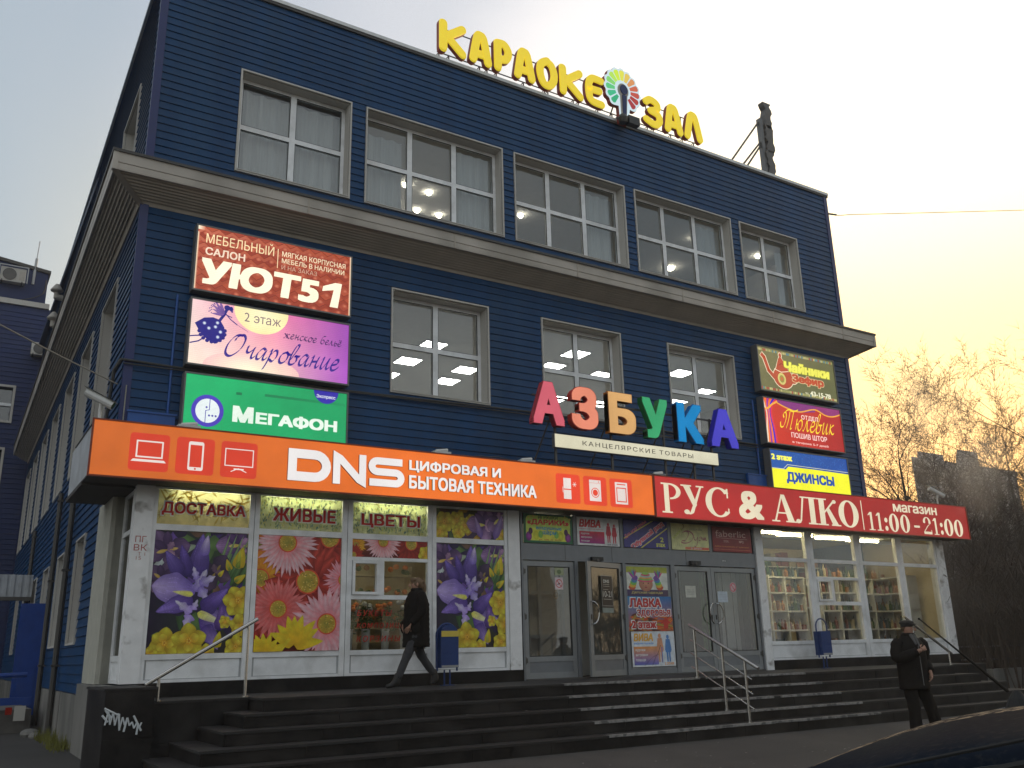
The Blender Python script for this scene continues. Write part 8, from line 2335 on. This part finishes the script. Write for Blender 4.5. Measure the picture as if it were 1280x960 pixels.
# far apartment block with roof towers
t = thing('apartment_block', 'far grey apartment block with two roof towers behind the bare trees', 'building', (118, 70, .3))
def slab(x0, x1, y0, y1, z0, z1, sk=1.5):
    """block whose depth runs askew, as the far street does"""
    mb = MB(); mb.box(x0, x1, y0, y1, z0, z1); mb.v = [(v[0] + (v[1] - y0) * sk, v[1], v[2]) for v in mb.v]; return mb
slab(104.6, 128.4, 70, 80, .2, 24.2).build('wall', 'apartment_panel', t)
for (a, b, z1_) in ((107.5, 113.2, 25.6), (116.6, 121.3, 26.7)):
    slab(a, b, 71, 76, 24.0, z1_ + .2).build('roof_tower', 'apartment_panel', t)
slab(104.4, 128.6, 69.9, 80.1, 24.2, 24.6).build('parapet', 'apartment_panel', t)
for fl in range(8):
    for k in range(8):
        x = 105.6 + 2.85 * k; z = 1.6 + 2.8 * fl
        mb = MB(); mb.box(x, x + 1.5, 69.96, 70.02, z, z + 1.5); mb.build('window', 'apartment_glass', t)
for fl in range(8):
    mb = MB(); mb.box(104.61, 128.39, 69.97, 69.995, 3.5 + 2.8 * fl, 3.62 + 2.8 * fl); mb.build('panel_joint', 'wall_grey', t)
# lower roofline further left, seen under the trees
t = thing('distant_building', 'low dark distant building just above the red board behind the trees', 'building', (66, 52, .3))
slab(64, 67.5, 47, 55, .2, 11.6).build('wall', 'apartment_panel', t)
slab(63.8, 67.7, 46.9, 55.2, 11.6, 11.85).build('roof', 'apartment_panel', t)

# ------------------------------------------------------------------ evening haze over the whole place
mb = MB(); mb.box(-70, 190, -45, 125, -1.0, 34)
hm = bpy.data.materials.new('haze'); hm.use_nodes = True; hm.node_tree.nodes.clear()
o_ = hm.node_tree.nodes.new('ShaderNodeOutputMaterial'); pv = hm.node_tree.nodes.new('ShaderNodeVolumePrincipled')
pv.inputs['Color'].default_value = (.95, .93, .90, 1); pv.inputs['Density'].default_value = HAZE; pv.inputs['Anisotropy'].default_value = .35
hm.node_tree.links.new(pv.outputs[0], o_.inputs['Volume']); MATS['haze'] = hm
o = bpy.data.objects.new('haze', mb.mesh('haze', 'haze')); col.objects.link(o); o['kind'] = 'stuff'; tag(o, 'thin evening haze that pales the far trees and block', 'haze')
# ------------------------------------------------------------------ steam drifting past the right corner
def steam(name, c, r_, dens, label, seed, noise_scale=.9, stretch=(1, 1, .7), lo=.45):
    mb = MB(); mb.ellipsoid((0, 0, 0), r_, 24, 16)
    m = bpy.data.materials.new(name); m.use_nodes = True; nt_ = m.node_tree; nt_.nodes.clear()
    o_ = nt_.nodes.new('ShaderNodeOutputMaterial'); pv = nt_.nodes.new('ShaderNodeVolumePrincipled')
    pv.inputs['Color'].default_value = (.98, .96, .93, 1); pv.inputs['Anisotropy'].default_value = .45
    tc_ = nt_.nodes.new('ShaderNodeTexCoord'); mp_ = nt_.nodes.new('ShaderNodeMapping'); mp_.inputs['Location'].default_value = (seed, 0, 0); mp_.inputs['Scale'].default_value = stretch
    n_ = nt_.nodes.new('ShaderNodeTexNoise'); n_.inputs['Scale'].default_value = noise_scale; n_.inputs['Detail'].default_value = 5; n_.inputs['Distortion'].default_value = .8
    nt_.links.new(tc_.outputs['Object'], mp_.inputs[0]); nt_.links.new(mp_.outputs[0], n_.inputs['Vector'])
    dv = nt_.nodes.new('ShaderNodeVectorMath'); dv.operation = 'DIVIDE'; dv.inputs[1].default_value = r_
    nt_.links.new(tc_.outputs['Object'], dv.inputs[0]); ln_ = nt_.nodes.new('ShaderNodeVectorMath'); ln_.operation = 'LENGTH'; nt_.links.new(dv.outputs[0], ln_.inputs[0])
    fo = nt_.nodes.new('ShaderNodeMapRange'); fo.interpolation_type = 'SMOOTHSTEP'; fo.inputs['From Min'].default_value = 1.0; fo.inputs['From Max'].default_value = .25
    nt_.links.new(ln_.outputs['Value'], fo.inputs['Value'])
    mr_ = nt_.nodes.new('ShaderNodeMapRange'); mr_.inputs['From Min'].default_value = lo; mr_.inputs['From Max'].default_value = .72; mr_.inputs['To Max'].default_value = dens
    nt_.links.new(n_.outputs[0], mr_.inputs['Value'])
    mu_ = nt_.nodes.new('ShaderNodeMath'); mu_.operation = 'MULTIPLY'; nt_.links.new(fo.outputs[0], mu_.inputs[0]); nt_.links.new(mr_.outputs[0], mu_.inputs[1])
    nt_.links.new(mu_.outputs[0], pv.inputs['Density']); nt_.links.new(pv.outputs[0], o_.inputs['Volume'])
    MATS[name] = m
    o = bpy.data.objects.new('steam', mb.mesh('steam', name)); col.objects.link(o); o.location = c
    tag(o, label, 'steam', kind='stuff')
steam('steam_a', (19.6, 12.6, 6.6), (2.3, .9, 2.3), .30, 'steam rising in front of the right lightboxes and the corner of the building', 2)
steam('steam_b', (22.0, 12.8, 5.7), (2.3, .9, 1.5), .45, 'puff of steam over the bare trees just above the right end of the red board', 9)
steam('steam_c', (17.8, 12.6, 2.6), (4.3, .9, 2.2), .12, 'faint steam drifting before the right hand shop window', 5, .6)

bpy.data.objects.remove(_to)
bpy.context.view_layer.update()
